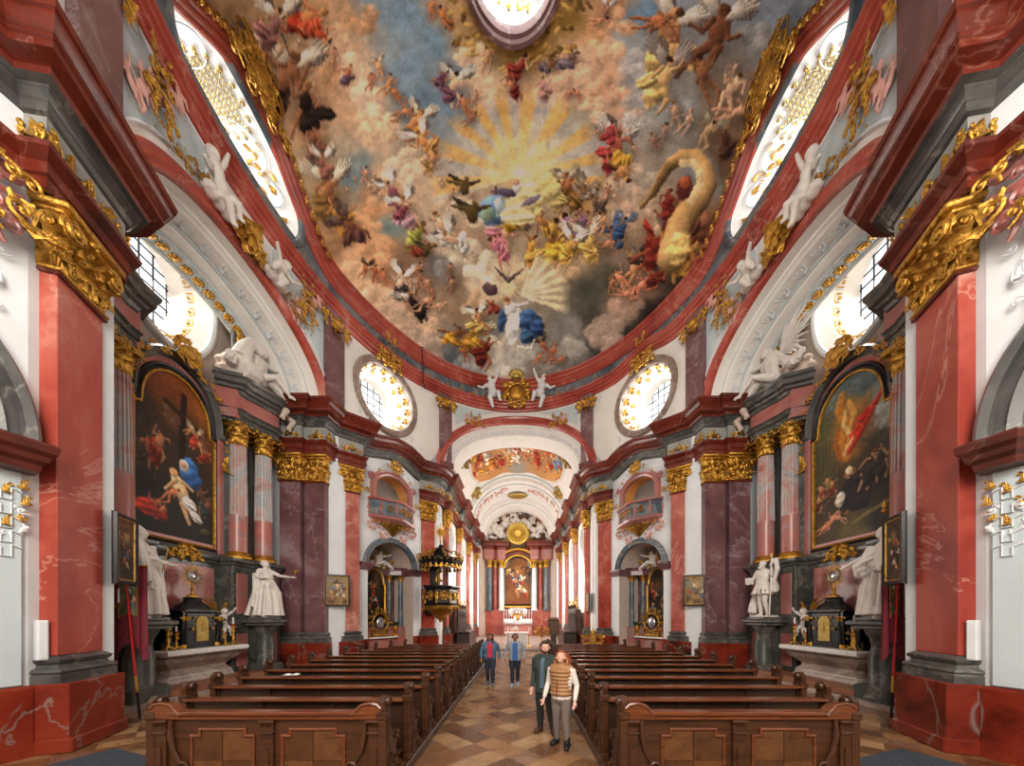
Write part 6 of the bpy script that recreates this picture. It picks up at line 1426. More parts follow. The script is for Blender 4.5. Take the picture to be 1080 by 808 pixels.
cvH=cv_generic(77,70,120,('#6c4a2c','#4a4844','#8c5830','#2c2420','#7c4024'),16,'#c89050'); painted_panel('painting',t,F,pts,cvH,-1,.05,.05)
mb=MB(); outline_frame(mb,pts,[(0,.0),(0,.12),(.12,.18),(.18,.0)],F); mb.build('picture_frame',M['black'],t,30)
mb=MB(); outline_frame(mb,pts,[(.2,.0),(.22,.14),(.42,.2),(.5,.0)],F); mb.build('outer_frame',M['gold'],t,30)
mb=MB(); mb.grid(lambda a,b:(lambda q:((2.0+q[0])*cos(a*pi),y+.5-q[1],8.6+(1.5+q[0])*sin(a*pi)))([(0,0),(0,.3),(.2,.4),(.35,.35),(.4,0)][int(round(b*4))]),40,4); mb.build('arched_hood',M['gold'],t,30)
mb=MB(); Q=T(0,y-1.0,11.75)@RotX(pi/2); mb.lathe([(.001,.1),(1.0,.1),(1.08,.16),(1.2,.1),(1.25,0)],40,M=Q); mb.build('glory_disc',plain('warm_gilt_disc','#f2d060',.4,.3,.1),t,40)
mb=MB()
for i in range(36): a=i*2*pi/36; mb.tube([(.35*cos(a),y-1.14,11.75+.35*sin(a)),((1.0 if i%2 else 1.5)*cos(a),y-1.16,11.75+(1.0 if i%2 else 1.5)*sin(a))],[.05,.02],5)
mb.build('glory_rays',M['gold'],t,50)
mb=MB(); rs=random.Random(4)
for i in range(150):
    a=rs.uniform(-.35,pi+.35); r=rs.uniform(1.4,3.9); x=r*cos(a)*1.15; z=11.9+r*sin(a)*.75
    if abs(x)<4.2: mb.ball((x,y-.5+rs.uniform(-.3,.3),z),(rs.uniform(.12,.4),rs.uniform(.15,.3),rs.uniform(.12,.3)),8)
for i in range(26):
    a=rs.uniform(0,pi); r=rs.uniform(1.6,3.4); putto(mb,T(r*cos(a)*1.15,y-.85,11.6+r*sin(a)*.75)@RotY(rs.uniform(-1,1)),1.3,i%2)
remesh('stucco_clouds_and_angels',mb,M['stucco'],t,.07,1,.02)
mb=MB(); mb.box((0,y-.9,.75),(3.2,1.0,1.15),bev=.05); mb.box((0,y-.9,1.36),(3.5,1.2,.1),bev=.03); mb.build('altar_table',M['pink'],t,0)
mb=MB(); mb.box((0,y-.4,1.9),(1.0,.7,1.0),bev=.1); mb.box((0,y-.4,1.75),(3.3,.5,.6),bev=.05)
for i in range(12): mb.lathe([(.06,2.0),(.02,2.1),(.03,2.6),(.06,2.7),(.03,2.75),(.03,3.2)],8,M=T(-1.6+i*.29,y-.4,0))
spray(mb,F@T(0,.9,3.0),1.6,1.4,14,3,.05); mb.build('tabernacle',M['cool'],t,50)
mb=MB(); spray(mb,F@T(0,1.2,2.5),.9,1.0,12,3,.05); mb.ball((0,y-.8,2.2),(.22,.15,.35),12); mb.build('tabernacle_gilding',M['gold'],t,50)
# people's altar, lectern, stalls
a_=thing('table_altar','plain white block altar standing alone before the choir','altar',(0,25,.16)); mb=MB(); mb.box((0,25,.62),(1.55,.8,.92),bev=.03); mb.build('block',M['cloth'],a_,0)
mb=MB(); mb.box((0,25,1.11),(1.75,.95,.07),bev=.02); mb.build('top',M['cloth'],a_,0)
v=thing('altar_flowers','small vase of white flowers on the white block altar','flowers',(-.1,24.9,1.145)); mb=MB(T(-.1,24.9,1.145)); mb.lathe([(.05,0),(.08,.1),(.05,.2)],10); mb.build('vase',M['gold'],v); mb=MB(T(-.1,24.9,1.4)); rs=random.Random(1)
for i in range(30): mb.ball((rs.gauss(0,.12),rs.gauss(0,.1),rs.gauss(0,.08)),.045,6)
mb.build('blossoms',M['cloth'],v)
for k,(x,yy) in enumerate(((-.62,24.2),(.86,24.2))):
    q=thing('standing_candle',('tall brass candlestick left of the white block altar','tall brass candlestick right of the white block altar')[k],'candlestick',(x,yy,.16)); mb=MB(T(x,yy,.16)); mb.lathe([(.16,0),(.14,.05),(.03,.1),(.025,.9),(.07,.95),(.01,.97)],12); mb.build('stand',M['gold'],q,50)
    mb=MB(T(x,yy,1.1)); mb.lathe([(.03,0),(.03,.45),(.001,.46)],10); mb.build('candle',M['cloth'],q)
l=thing('lectern','light wooden lectern with square front right of the white altar','lectern',(2.62,24.4,.16)); mb=MB(); mb.box((2.62,24.4,1.55),(.82,.12,1.1),bev=.02); mb.build('panel',M['woodpanel'],l,0); mb=MB(); mb.box((2.62,24.45,.6),(.4,.35,.88),bev=.02); mb.box((2.62,24.4,.2),(.8,.6,.08),bev=.02); mb.build('stem',M['wood'],l,0); mb=MB(T(2.62,24.55,2.12)@RotX(.4)); mb.box((0,0,0),(.8,.5,.05),bev=.01); mb.build('book_rest',M['wood'],l,0)
l=thing('paschal_stand','gilded openwork candle stand beside the wooden lectern','candlestick',(1.75,23.9,.16)); mb=MB(T(1.75,23.9,.16)); mb.lathe([(.2,0),(.16,.06),(.03,.15),(.03,1.5),(.12,1.58),(.03,1.62),(.025,2.3)],12); spray(mb,T(0,-.1,1.2),.8,1.0,12,3,.03); mb.build('stand',M['gold'],l,50)
for s in (-1,1):
    sd='on the pulpit side' if s<0 else 'behind the lectern'
    l=thing('choir_stall',f'dark carved choir stall bench {sd}','choir stall',(s*3.9,25.5,.16)); mb=MB(side=s); mb.box((3.7,25.4,.65),(.9,3.8,1.0),bev=.05); mb.box((3.75,25.4,1.2),(1.0,4.0,.1),bev=.03); mb.build('bench',M['wooddark'],l,0)
    mb=MB(side=s); mb.box((4.35,25.4,1.9),(.2,3.8,1.8),bev=.03); mb.build('high_back',M['wood'],l,0)
    for i in range(7): mb=MB(T(4.1,23.8+i*.55,1.2),side=s); mb.lathe([(.09,0),(.06,.1),(.09,.9),(.05,1.2),(.1,1.6),(.04,1.7),(.08,1.85),(.001,2.0)],10); mb.build('carved_post',M['wood'],l,40)
    mb=MB(side=s); spray(mb,frame((4.2,25.4,3.1),(0,1)),3.6,.9,22,5,.04); mb.build('gilt_cresting',M['goldm'],l,50)
# ================================================================ pews
PEWY=[4.22]+[5.14+.92*k for k in range(12)]
PEWX=[4.28,4.78,5.18,5.45,5.6,5.7,5.75,5.75,5.7,5.6,5.45,5.2,4.9]
ENDP=[(-.09,0),(-.09,.1),(-.04,.16),(-.05,.5),(-.075,.78),(-.05,.92),(-.09,1.0),(-.085,1.1),(-.02,1.16),(.07,1.15),(.12,1.08),(.09,1.0),(.12,.9),(.10,.78),(.16,.68),(.30,.66),(.42,.62),(.45,.56),(.40,.49),(.32,.46),(.30,.38),(.36,.26),(.45,.18),(.48,.1),(.48,0)]
ordn=['rearmost','second','third','fourth','fifth','sixth','seventh','eighth','ninth','tenth','eleventh','twelfth','foremost']
def pew_end(side,x,y,outw,z=.12,big=False):
    mb=MB(T(x,y,z),side=side); th=.035; mb.prism(ENDP,-th,th,axis='x')
    mb.lathe([(.001,-.07),(.045,-.07),(.06,-.05),(.06,.05),(.045,.07),(.001,.07)],14,M=T(0,.02,1.09)@RotY(pi/2)); 
    for sg in (-1,1):
        B=T(sg*th,0,0)@RotZ(pi/2)
        spiral(mb,B@T(.37,0,.56),.055,.018,1.5,14,-1,.12,5,-sg); spiral(mb,B@T(.1,0,.3),.09,.02,1.4,14,1,.3,5,-sg); mb.tube([(sg*th,-.02,.95),(sg*th,.03,.8),(sg*th,.02,.6),(sg*th,.12,.45)],[.02,.025,.02,.012],6)
        spiral(mb,B@T(.42,0,.1),.06,.018,1.3,12,-1,.05,5,-sg)
    mb.box((0,-.07,.5),(.10,.05,.8),bev=.015); mb.box((0,-.08,.93),(.13,.07,.10),bev=.02); mb.box((0,-.08,.06),(.12,.07,.12),bev=.02)
    return mb
for s in (-1,1):
    sd='left' if s<0 else 'right'; blk='on the pulpit side' if s<0 else 'opposite the pulpit'
    X0=1.47
    pl=MB(side=s)
    outer=[(X0+.0,3.9)]+[(X0,16.0)]+[(PEWX[k]+.12,PEWY[k]+.55) for k in range(12,-1,-1)]+[(PEWX[0]+.12,3.9)]
    pl.prism(outer,0,.12,axis='z'); tag(pl.build('pew_platform',M['step'],None,0),f'low wooden floor platform under the block of pews {blk}','platform')
    mb=MB(side=s); mb.box((X0-.03,9.95,.07),(.07,12.1,.14),bev=.015); tag(mb.build('platform_kerb',M['wood'],None,0),f'long wooden kerb along the aisle edge of the pews {blk}','kerb')
    for k,(y,xo) in enumerate(zip(PEWY,PEWX)):
        lab=f'{ordn[k]} pew of the block {blk}'+(', panelled back to camera' if k==0 else ', counted from the camera')
        t=thing('pew','carved wooden '+lab,'pew',(s*(X0+xo)/2,y,.12),f'wooden pews {blk}')
        L=xo-X0; xc=(xo+X0)/2; z=.12
        mb=MB(side=s)
        if k==0:
            mb.box((xc,y,z+.47),(L-.06,.06,.94)); mb.build('backrest',M['wood'],t,0)
            # framed inlays, pilaster strips, corner scrolls
            cx=[X0+L*.305,X0+L*.70]
            for c_ in cx:
                w_=.36;pts=[(-w_,.08),(w_,.08),(w_,.66),(w_-.1,.66),(w_-.1,.74),(-w_+.1,.74),(-w_+.1,.66),(-w_,.66)]
                FF=Matrix(((-1,0,0,c_),(0,-1,0,y-.03),(0,0,1,z),(0,0,0,1)))
                mb=MB(side=s); outline_frame(mb,pts,[(0,0),(0,.02),(.018,.03),(.036,.02),(.036,0)],FF); mb.build('panel_moulding',M['woodtop'],t,30)
                for qx in (-1,1):
                    for qz in (0,1): 
                        mb=MB(FF,side=s); z0_,z1_=((.09,.37) if qz==0 else (.375,.65)); mb.box((qx*w_/2,.004,(z0_+z1_)/2),(w_-.01,.012,z1_-z0_)); 
                        if qz: mb.box((qx*(w_-.1)/2,.004,.69),(w_-.11,.012,.085))
                        mb.build('inlay_panel',M['woodpanel'] if (qx*(1 if qz else -1))>0 else M['woodp2'],t,0)
            mb=MB(side=s)
            for px in (X0+.1,X0+L*.5,xo-.1):
                mb=MB(side=s); mb.box((px,y-.05,z+.42),(.15,.05,.84),bev=.01); mb.box((px,y-.065,z+.30),(.07,.05,.5)); mb.box((px,y-.06,z+.72),(.17,.07,.03),bev=.01); mb.box((px,y-.06,z+.86),(.19,.08,.04),bev=.01); mb.box((px,y-.06,z+.04),(.19,.08,.10),bev=.01)
                for q in (-.045,0,.045): leaf(mb,T(px+q,y-.075,z+.73)@RotZ(pi),.06,.12,.4,2,5,3)
                mb.build('pilaster_strip',M['wood'],t,0)
            mb=MB(side=s)
            for px,fl in ((X0+.22,1),(xo-.22,-1)):
                mb=MB(side=s); mb.tube([(px,y-.05,z+.90),(px-fl*.0,y-.06,z+.7),(px+fl*.04,y-.06,z+.5),(px+fl*.12,y-.06,z+.36)],[.02,.035,.03,.02],8); spiral(mb,T(px+fl*.1,y-.05,z+.30)@RotZ(pi),.07,.022,1.5,16,-fl,.05,6); mb.build('carved_scroll',M['wood'],t,40)
            mb=MB(side=s); mb.box((xc,y-.02,z+.955),(L-.4,.16,.05),bev=.02); mb.box((xc,y-.03,z+.9),(L-.1,.11,.04),bev=.015)
            for px,fl in ((X0+.16,1),(xo-.16,-1)):
                pts=[(-.16,.90),(.2,.90),(.2,.93),(.17,.97),(.1,1.045),(.0,1.07),(-.1,1.07),(-.16,1.03)]; mb.prism([(px+fl*a,z+b) for a,b in pts],y-.09,y+.05)
                mb.tube([(px+fl*a,y-.09,z+b) for a,b in ((.2,.94),(.16,.99),(.09,1.06),(0,1.085),(-.1,1.07),(-.15,1.02))],.02,6)
            mb.build('top_rail',M['woodtop'],t,30)
        else:
            mb.box((xc,y,z+.46),(L-.06,.035,.88)); 
            n_=int(L/.85)
            for i in range(n_+1): mb.box((X0+.06+(L-.12)*i/n_,y-.03,z+.44),(.05,.03,.82))
            mb.build('backrest',M['wooddark'],t,0)
            mb=MB(side=s); mb.box((xc,y-.05,z+.905),(L-.08,.19,.04),bev=.015); mb.box((xc,y+.01,z+.87),(L-.08,.06,.05)); mb.build('top_rail',M['woodtop'],t,0)
            mb=MB(side=s); mb.box((xc,y-.16,z+.17),(L-.1,.17,.03),bev=.01); mb.box((xc,y-.2,z+.08),(L-.12,.03,.16)); mb.build('kneeler',M['wood'],t,0)
        mb=MB(side=s); mb.box((xc,y+.25,z+.43),(L-.06,.40,.04),bev=.015); mb.build('seat',M['wood'],t,0)
        for x,o in ((X0,-1),(xo,1)):
            pew_end(s,x,y,o).build('bench_end',M['wood'],t,40)
b=MB(T(*at(315,705,7.1))); b.box((0,0,-.0),(.34,.24,.03)); 
q=at(312,705,7.1); q.z=1.075; q.y=6.93
b=thing('open_book','open hymn book lying on a pew rail near the chapel with the mourning picture','book',q); mb=MB(T(*q)@RotZ(.2)); mb.grid(lambda u,v:((u-.5)*.3,(v-.5)*.2,.02*sin(abs(u-.5)*2*pi)),12,2); mb.grid(lambda u,v:((u-.5)*.3,(v-.5)*.2,0),1,1); mb.build('pages',M['cloth'],b)
# ================================================================ statues
F_=lambda s:frame((RX,RY0,0),(0,1))
def st_at(s,x,y,z,turn=0): return frame((RX,RY0,0),(0,1))@T(x,y,z)@RotZ(turn)
# monk in cowl with a staff-like quill (left, near)
def ex_monk(mb,Q,H,P):
    drape(mb,Q,H,[(-.12,.05,.8),(-.14,.09,.6),(-.12,.12,.35)],.05,4,1); drape(mb,Q,H,[(.12,.05,.8),(.15,.08,.6),(.16,.1,.3)],.05,4,2)
    mb.tube([(-.1*H,-.03*H,.83*H),(0,-.07*H,.86*H),(.1*H,-.03*H,.83*H)],[.04*H,.05*H,.04*H],8,M=Q); mb.ball((0,-.02*H,.95*H),(.065*H,.065*H,.07*H),12,M=Q)
t1=statue('monk_statue','white statue of a cowled monk holding a thin staff, beside the crimson banner','statue',st_at(-1,-2.15,1.3,2.26,-.5),2.3,pose(elR=(.19,.03,.67),wrR=(.17,.18,.62),elL=(-.16,.05,.66),wrL=(-.02,.17,.63),face=(.25,1,.25)),-1,M['stucco'],extra=ex_monk,seed=1)
def ex_fl(mb,Q,H,P):
    drape(mb,Q,H,[(-.1,.06,.8),(.02,.12,.62),(.14,.1,.4),(.22,.05,.15)],.05,5,3); drape(mb,Q,H,[(-.16,0,.75),(-.2,.05,.5),(-.22,.05,.2)],.05,5,4); mb.ball((0,-.02*H,.94*H),(.07*H,.07*H,.06*H),12,M=Q); drape(mb,Q,H,[(.05,-.04,.93),(.1,-.05,.82),(.14,-.06,.68)],.035,3,5)
t2=statue('nun_statue','white statue of a veiled woman stretching out a golden flower','statue',st_at(-1,2.15,1.3,2.26,.25),2.15,pose(elR=(.22,.08,.74),wrR=(.40,.12,.74),elL=(-.2,.06,.68),wrL=(-.06,.14,.68),face=(-.3,1,.1)),-1,M['stucco'],extra=ex_fl,seed=2,female=True)
Q=st_at(-1,2.15,1.3,2.26,.25); mb=MB(Q,side=-1); H=2.15
for k in range(3): mb.tube([(.46*H,.12*H,.75*H),(.49*H,.12*H,.80*H),((.48+.025*k)*H,.12*H,(.86+.01*k)*H)],[.008,.008,.01],6); mb.ball(((.48+.025*k)*H,.12*H,(.86+.01*k)*H),(.045,.045,.05),8)
mb.build('golden_flower',M['gold'],t2,50)
mb=MB(st_at(-1,-2.15,1.3,2.26,-.5),side=-1); mb.tube([(.02,.42,1.15),(.35,.42,1.75)],[.012,.02],6); mb.ball((.37,.42,1.8),(.03,.03,.07),8); mb.build('golden_staff_tip',M['goldm'],t1,50)
# crowned king with flag (right, far) and mitred angel-bishop with wing (right, near)
def ex_king(mb,Q,H,P):
    mb.lathe([(.055*H,0),(.07*H,.05*H),(.05*H,.055*H)],12,M=Q@T(0,0,.965*H)); mb.tube([(-.05*H,.05*H,.88*H),(0,.07*H,.86*H),(.05*H,.05*H,.88*H)],[.02*H,.03*H,.02*H],8,M=Q)
    mb.lathe([(.10*H,.62*H),(.15*H,.5*H),(.19*H,.40*H),(.15*H,.39*H)],16,M=Q)
    for i in range(14): a=2*pi*i/14; mb.tube([(.09*H*cos(a),.08*H*sin(a),.6*H),(.18*H*cos(a),.15*H*sin(a),.39*H)],[.02*H,.028*H],6,M=Q)
    drape(mb,Q,H,[(.14,-.05,.8),(.2,-.08,.5),(.26,-.05,.2),(.24,.0,.05)],.06,5,3,0,.05) if False else drape(mb,Q,H,[(.14,-.05,.8),(.2,-.08,.5),(.26,-.05,.2),(.24,.0,.05)],.06,5,3)
    drape(mb,Q,H,[(-.26,.04,.98),(-.3,.04,.8),(-.24,.04,.62),(-.2,.0,.45)],.05,5,7)
    mb.tube([(-.2*H,.08*H,.02*H),(-.25*H,.08*H,1.02*H)],.012*H,6,M=Q); mb.box((.17*H,.12*H,.64*H),(.1*H,.1*H,.12*H),M=Q)
Pk=pose(elL=(-.2,.02,.72),wrL=(-.24,.08,.84),elR=(.2,.03,.66),wrR=(.14,.14,.6),knL=(-.07,.04,.28),anL=(-.09,0,.045),toL=(-.13,.07,.012),face=(.15,1,.05),waist=(.01,.02,.6))
t3=statue('king_statue','white statue of a crowned king in a tunic raising a furled flag','statue',st_at(1,2.15,1.3,2.26,.15),2.15,Pk,1,M['stucco'],robed=False,extra=ex_king,seed=3)
mb=MB(st_at(1,2.15,1.3,2.26,.15),side=1); mb.lathe([(.05,0),(.06,.05),(.001,.2)],10,M=T(-.25*2.15,.08*2.15,1.02*2.15)); mb.build('gilt_flag_finial',M['gold'],t3,50)
def ex_bis(mb,Q,H,P):
    mb.lathe([(.06*H,0),(.07*H,.06*H),(.05*H,.14*H),(.001,.2*H)],14,M=Q@T(0,0,.96*H),sc=(1,.6)); drape(mb,Q,H,[(.14,.05,.78),(.1,.16,.6),(-.02,.18,.5)],.06,5,2); drape(mb,Q,H,[(-.14,.02,.78),(-.22,.1,.6),(-.3,.16,.5)],.05,5,4)
t4=statue('bishop_statue','white statue of a mitred bishop with a gilded point, bending beside the crimson banner','statue',st_at(1,-2.15,1.3,2.26,-.5),2.3,pose(elR=(.2,.1,.7),wrR=(.3,.22,.62),elL=(-.16,.1,.66),wrL=(-.05,.2,.6),face=(.3,1,-.1)),1,M['stucco'],extra=ex_bis,seed=5)
mb=MB(st_at(1,-2.15,1.3,2.26,-.5),side=1); mb.lathe([(.02,0),(.07,.04),(.05,.1),(.03,.14),(.06,.2),(.001,.36)],12,M=T(0,0,1.14*2.3)); mb.build('gilt_mitre_point',M['gold'],t4,50)
mb=MB(st_at(1,-2.15,1.3,2.26,-.5),side=1); wing_mesh(mb,T(.15,-.2,1.65),.8,1,8); mb.build('wing',M['stucco'],t4,50)
# reclining figures on the altar cornices
REC=pose(pelvis=(0,0,.12),waist=(.0,.02,.21),chest=(.0,.06,.33),neck=(.02,.07,.44),head=(.04,.08,.525),shL=(-.11,.05,.42),shR=(.12,.07,.41),elL=(-.2,.0,.3),wrL=(-.26,.05,.16),elR=(.24,.12,.42),wrR=(.36,.16,.47),hipL=(-.05,.02,.12),hipR=(.06,.02,.12),knL=(.08,.26,.2),anL=(.2,.36,.02),toL=(.26,.42,-.02),knR=(.2,.14,.2),anR=(.38,.2,.04),toR=(.45,.23,.0),face=(.5,.8,.2))
def ex_rec(seed):
    def f(mb,Q,H,P):
        drape(mb,Q,H,[(-.05,.05,.15),(.12,.12,.17),(.28,.2,.08),(.4,.26,-.05)],.07,7,seed); drape(mb,Q,H,[(-.1,.0,.35),(-.25,-.02,.2),(-.4,0,.1),(-.5,.05,.08)],.07,6,seed+1); drape(mb,Q,H,[(-.1,-.05,.08),(.2,-.05,.08),(.45,0,.02)],.09,6,seed+3); hair_blob(mb,Q,H,P,.006,.03)
    return f
for s in (-1,1):
    Q=frame((RX,RY0,0),(0,1))@T(2.25,.85,11.02)
    t=statue('reclining_angel',('white stucco figure with a gilt staff reclining on the altar cornice under the pulpit-side arch' if s<0 else 'white winged stucco angel holding a golden flame, reclining on the altar cornice'),'statue',Q,2.6,REC,s,M['stucco'],robed=False,extra=ex_rec(3 if s<0 else 9),plinth=False)
    mb=MB(Q,side=s)
    if s<0: mb.tube([(.75,.45,.15),(1.25,.45,1.75)],[.03,.02],6); mb.build('gilt_staff',M['gold'],t,50)
    else:
        for a in range(5): leaf(mb,T(.98,.42,1.25)@RotZ(a*1.26),.12,.34,.2,2)
        mb.build('gilt_flame',M['gold'],t,50)
        for sx in (-1,1): mb=MB(Q,side=s); wing_mesh(mb,T(-.05+sx*.12,-.15,1.0),1.25,sx,9); mb.build('wing',M['stucco'],t,50)
    mb=MB(Q,side=s); 
    if s<0:
        mb.tube([(-.8,.1,.5),(-.65,.15,1.0),(-.45,.2,1.35),(-.3,.3,1.3),(-.15,.4,1.1)],[.34,.26,.2,.17,.1],12); mb.tube([(-.9,.1,.2),(-.3,.1,.3),(.2,0,.3)],[.4,.4,.3],12); remesh('horse_statue',mb,M['stucco'],None,.03,2,.01); o=bpy.data.objects['horse_statue']; tag(o,'white stucco horse head and neck behind the reclining figure with the staff','statue')
    pt=thing('putto_statue',('small grey-white putto clinging below the reclining figure with the staff' if s<0 else 'small grey-white putto clinging below the angel with the flame'),'statue',(s*(RX-1.25),RY0+3.2,10.2)); mb=MB(F_(s)@T(3.35,1.25,10.75)@RotY(.4),side=s); putto(mb,Matrix.Identity(4),1.9,1); remesh('body',mb,M['warmstucco'],pt,.025,2,.008)
    mb=MB(F_(s)@T(1.75,.35,11.15),side=s); rs=random.Random(5+s)
    for i in range(40): mb.ball((rs.uniform(-.5,.6),rs.uniform(-.1,.35),rs.uniform(-.3,.3)+.2*rs.random()),(rs.uniform(.12,.3),.2,rs.uniform(.1,.25)),8)
    remesh('stucco_cloud',mb,M['warmstucco'],None,.04,2,.02); o=[q for q in bpy.data.objects if q.name.startswith('stucco_cloud') and 'category' not in q][0]; tag(o,f'stucco cloud under the oval chapel window {"on the pulpit side" if s<0 else "opposite the pulpit"}','stucco')
# small angels in the niche vaults
for s in (-1,1):
    d=BB-BA; c=(BA+BB)/2; Q=frame((c.x,c.y,0),d)@T(.1,-1.2,5.05); t=statue('angel_statue',f'small white stucco angel seated over the niche altar {"beside" if s<0 else "opposite"} the pulpit'.replace('over the niche altar beside','over the niche altar next to'),'statue',Q,1.5,REC,s,M['stucco'],robed=False,extra=ex_rec(6),plinth=False)
    mb=MB(Q,side=s); wing_mesh(mb,T(-.1,-.1,.6),.6,-1,7); mb.build('wing',M['stucco'],t,50)
# ================================================================ pulpit
P0=Vector((-4.35,19.7,0)); t=thing('pulpit','black and gold pulpit with domed canopy hanging on the choir pier','pulpit',(P0.x,P0.y,2.0))
Q=T(*P0)
mb=MB(Q); mb.lathe([(.001,1.95),(.1,2.0),(.12,2.1),(.3,2.2),(.42,2.4),(.75,2.62),(.85,2.66),(1.0,2.72),(1.05,2.85),(1.0,2.92)],8); mb.build('underside',M['goldm'],t,20)
mb=MB(Q); mb.lathe([(1.0,2.9),(1.08,2.96),(.98,3.05),(.95,3.8),(1.05,3.88),(1.12,3.95),(1.12,4.02),(.9,4.04),(.88,3.0)],8); mb.build('tub',M['black'],t,20)
for i in range(8): a=(i+.5)*pi/4; mb=MB(Q@RotZ(a-pi/2)); cartouche(mb,T(0,.93,3.45),.5,.6,i,.02); mb.build('gilt_relief',M['gold'],t,50)
for i in range(8): a=i*pi/4; mb=MB(Q@RotZ(a-pi/2)); leaf(mb,T(0,1.0,3.0),.16,.8,.12,3); spiral(mb,T(0,1.05,2.75),.1,.03,1.3,12,1,.15,5); mb.build('gilt_corner_leaf',M['gold'],t,50)
mb=MB(Q); mb.box((-.45,.45,4.4),(.5,.5,1.9),bev=.03); mb.box((-.6,.6,3.2),(.8,.8,1.6),bev=.02); mb.build('back_panel',M['black'],t,0)
mb=MB(Q@RotZ(pi*.75+pi)); cartouche(mb,T(0,-.25,4.45),.6,1.3,3,.03); mb.build('back_relief',M['gold'],t,50)
for x in (-.62,.2): mb=MB(Q@T(x*1.1+.1,.35-x*.3,0)); mb.lathe([(.09,4.02),(.07,4.1),(.06,5.1),(.1,5.2)],12); mb.build('canopy_post',M['black'],t,30)
mb=MB(Q); mb.lathe([(.001,5.15),(.9,5.15),(1.2,5.22),(1.25,5.32),(1.2,5.4),(1.28,5.5),(1.22,5.6),(.95,5.64),(.6,5.68),(.45,5.8),(.4,6.0),(.5,6.1),(.4,6.2),(.15,6.3),(.1,6.42),(.001,6.44)],8); mb.build('canopy',M['black'],t,20)
mb=MB(Q)
for i in range(24): a=2*pi*i/24; leaf(mb,RotZ(a)@T(0,1.2,5.25)@RotY(pi),.2,.32,.2,2,5,3); mb.ball((1.24*cos(a),1.24*sin(a),5.46),.05,6)
for i in range(8): a=i*pi/4+pi/8; spiral(mb,RotZ(a)@T(0,1.0,5.66)@RotZ(pi/2),.2,.05,1.4,16,1,0,6); mb.tube([(cos(a)*1.15,sin(a)*1.15,5.75),(cos(a)*.95,sin(a)*.95,5.98),(cos(a)*.65,sin(a)*.65,5.95),(cos(a)*.45,sin(a)*.45,6.15)],.05,6)
mb.build('canopy_gilding',M['gold'],t,50)
mb=MB(Q@T(0,0,7.15)@RotX(0))
for i in range(20): a=2*pi*i/20; l=.62 if i%2 else .42; mb.tube([(.1*cos(a),0,.1*sin(a)),(l*cos(a),0,l*sin(a))],[.035,.008],5)
mb.ball((0,0,0),(.14,.08,.14),12); mb.tube([(0,0,-.7),(0,0,0)],[.04,.03],8); mb.build('sunburst',M['gold'],t,50)
# ================================================================ framed pictures
def picture(label,F,w,h,seed,side,frame_m='dark',cross=False,gilt=True,base=('#8c7a54','#6c8494','#a88050','#4c4030','#6c4a30')):
    p=F@Vector((0,0,0)); t=thing('framed_picture',label,'picture',(side*p.x,p.y,p.z)); mb=MB(side=side); pts=[(-w/2,-h/2),(w/2,-h/2),(w/2,h/2),(-w/2,h/2)]
    outline_frame(mb,pts,[(0,-.03),(0,.03),(.03,.05),(.07,.045),(.09,.0),(.09,-.03)],F); mb.box((0,-.02,0),(w,.03,h),M=F); mb.build('frame',M[frame_m],t,20)
    if gilt: mb=MB(side=side); outline_frame(mb,pts,[(-.025,.0),(-.02,.03),(0,.035),(.004,.02)],F); mb.build('gilt_edge',M['goldm'],t,20)
    c=cv_generic(seed,60,int(60*h/w),base,7,'#d0b070'); 
    if cross: c.seg(30,8,30,50,1.6,1.6,'#4a2c18'); c.seg(16,20,44,20,1.4,1.4,'#4a2c18'); c.blob(30,30,3,9,0,'#d8b490')
    painted_panel('painting',t,F,pts,c,side,.01,.02); return t
for s in (-1,1):
    n=Vector((-.5,-.87)) ; d=(n.y,-n.x)
    picture(('small framed crucifixion picture between two red marble pilasters on the pulpit side' if s<0 else 'small framed picture of a crowd between red marble pilasters opposite the pulpit'),frame((7.76 if s<0 else 7.9,14.9,3.42),d),.84,1.2,31+s,s,'dark',s<0)
    q=frame((7.86,6.98,3.62),(.3,.7)); picture(('dark framed picture hanging above the crimson banner on the pulpit side' if s<0 else 'dark framed picture above the crimson banner opposite the pulpit'),q,.52,1.25,41+s,s,'black',False,True,('#3c2c20','#6c4428','#2c241c','#1e1814','#4c3422'))
picture('narrow dark picture on the choir pier opposite the pulpit',frame((4.5,21.55,3.2),(-.05,1)),.7,1.0,57,1)
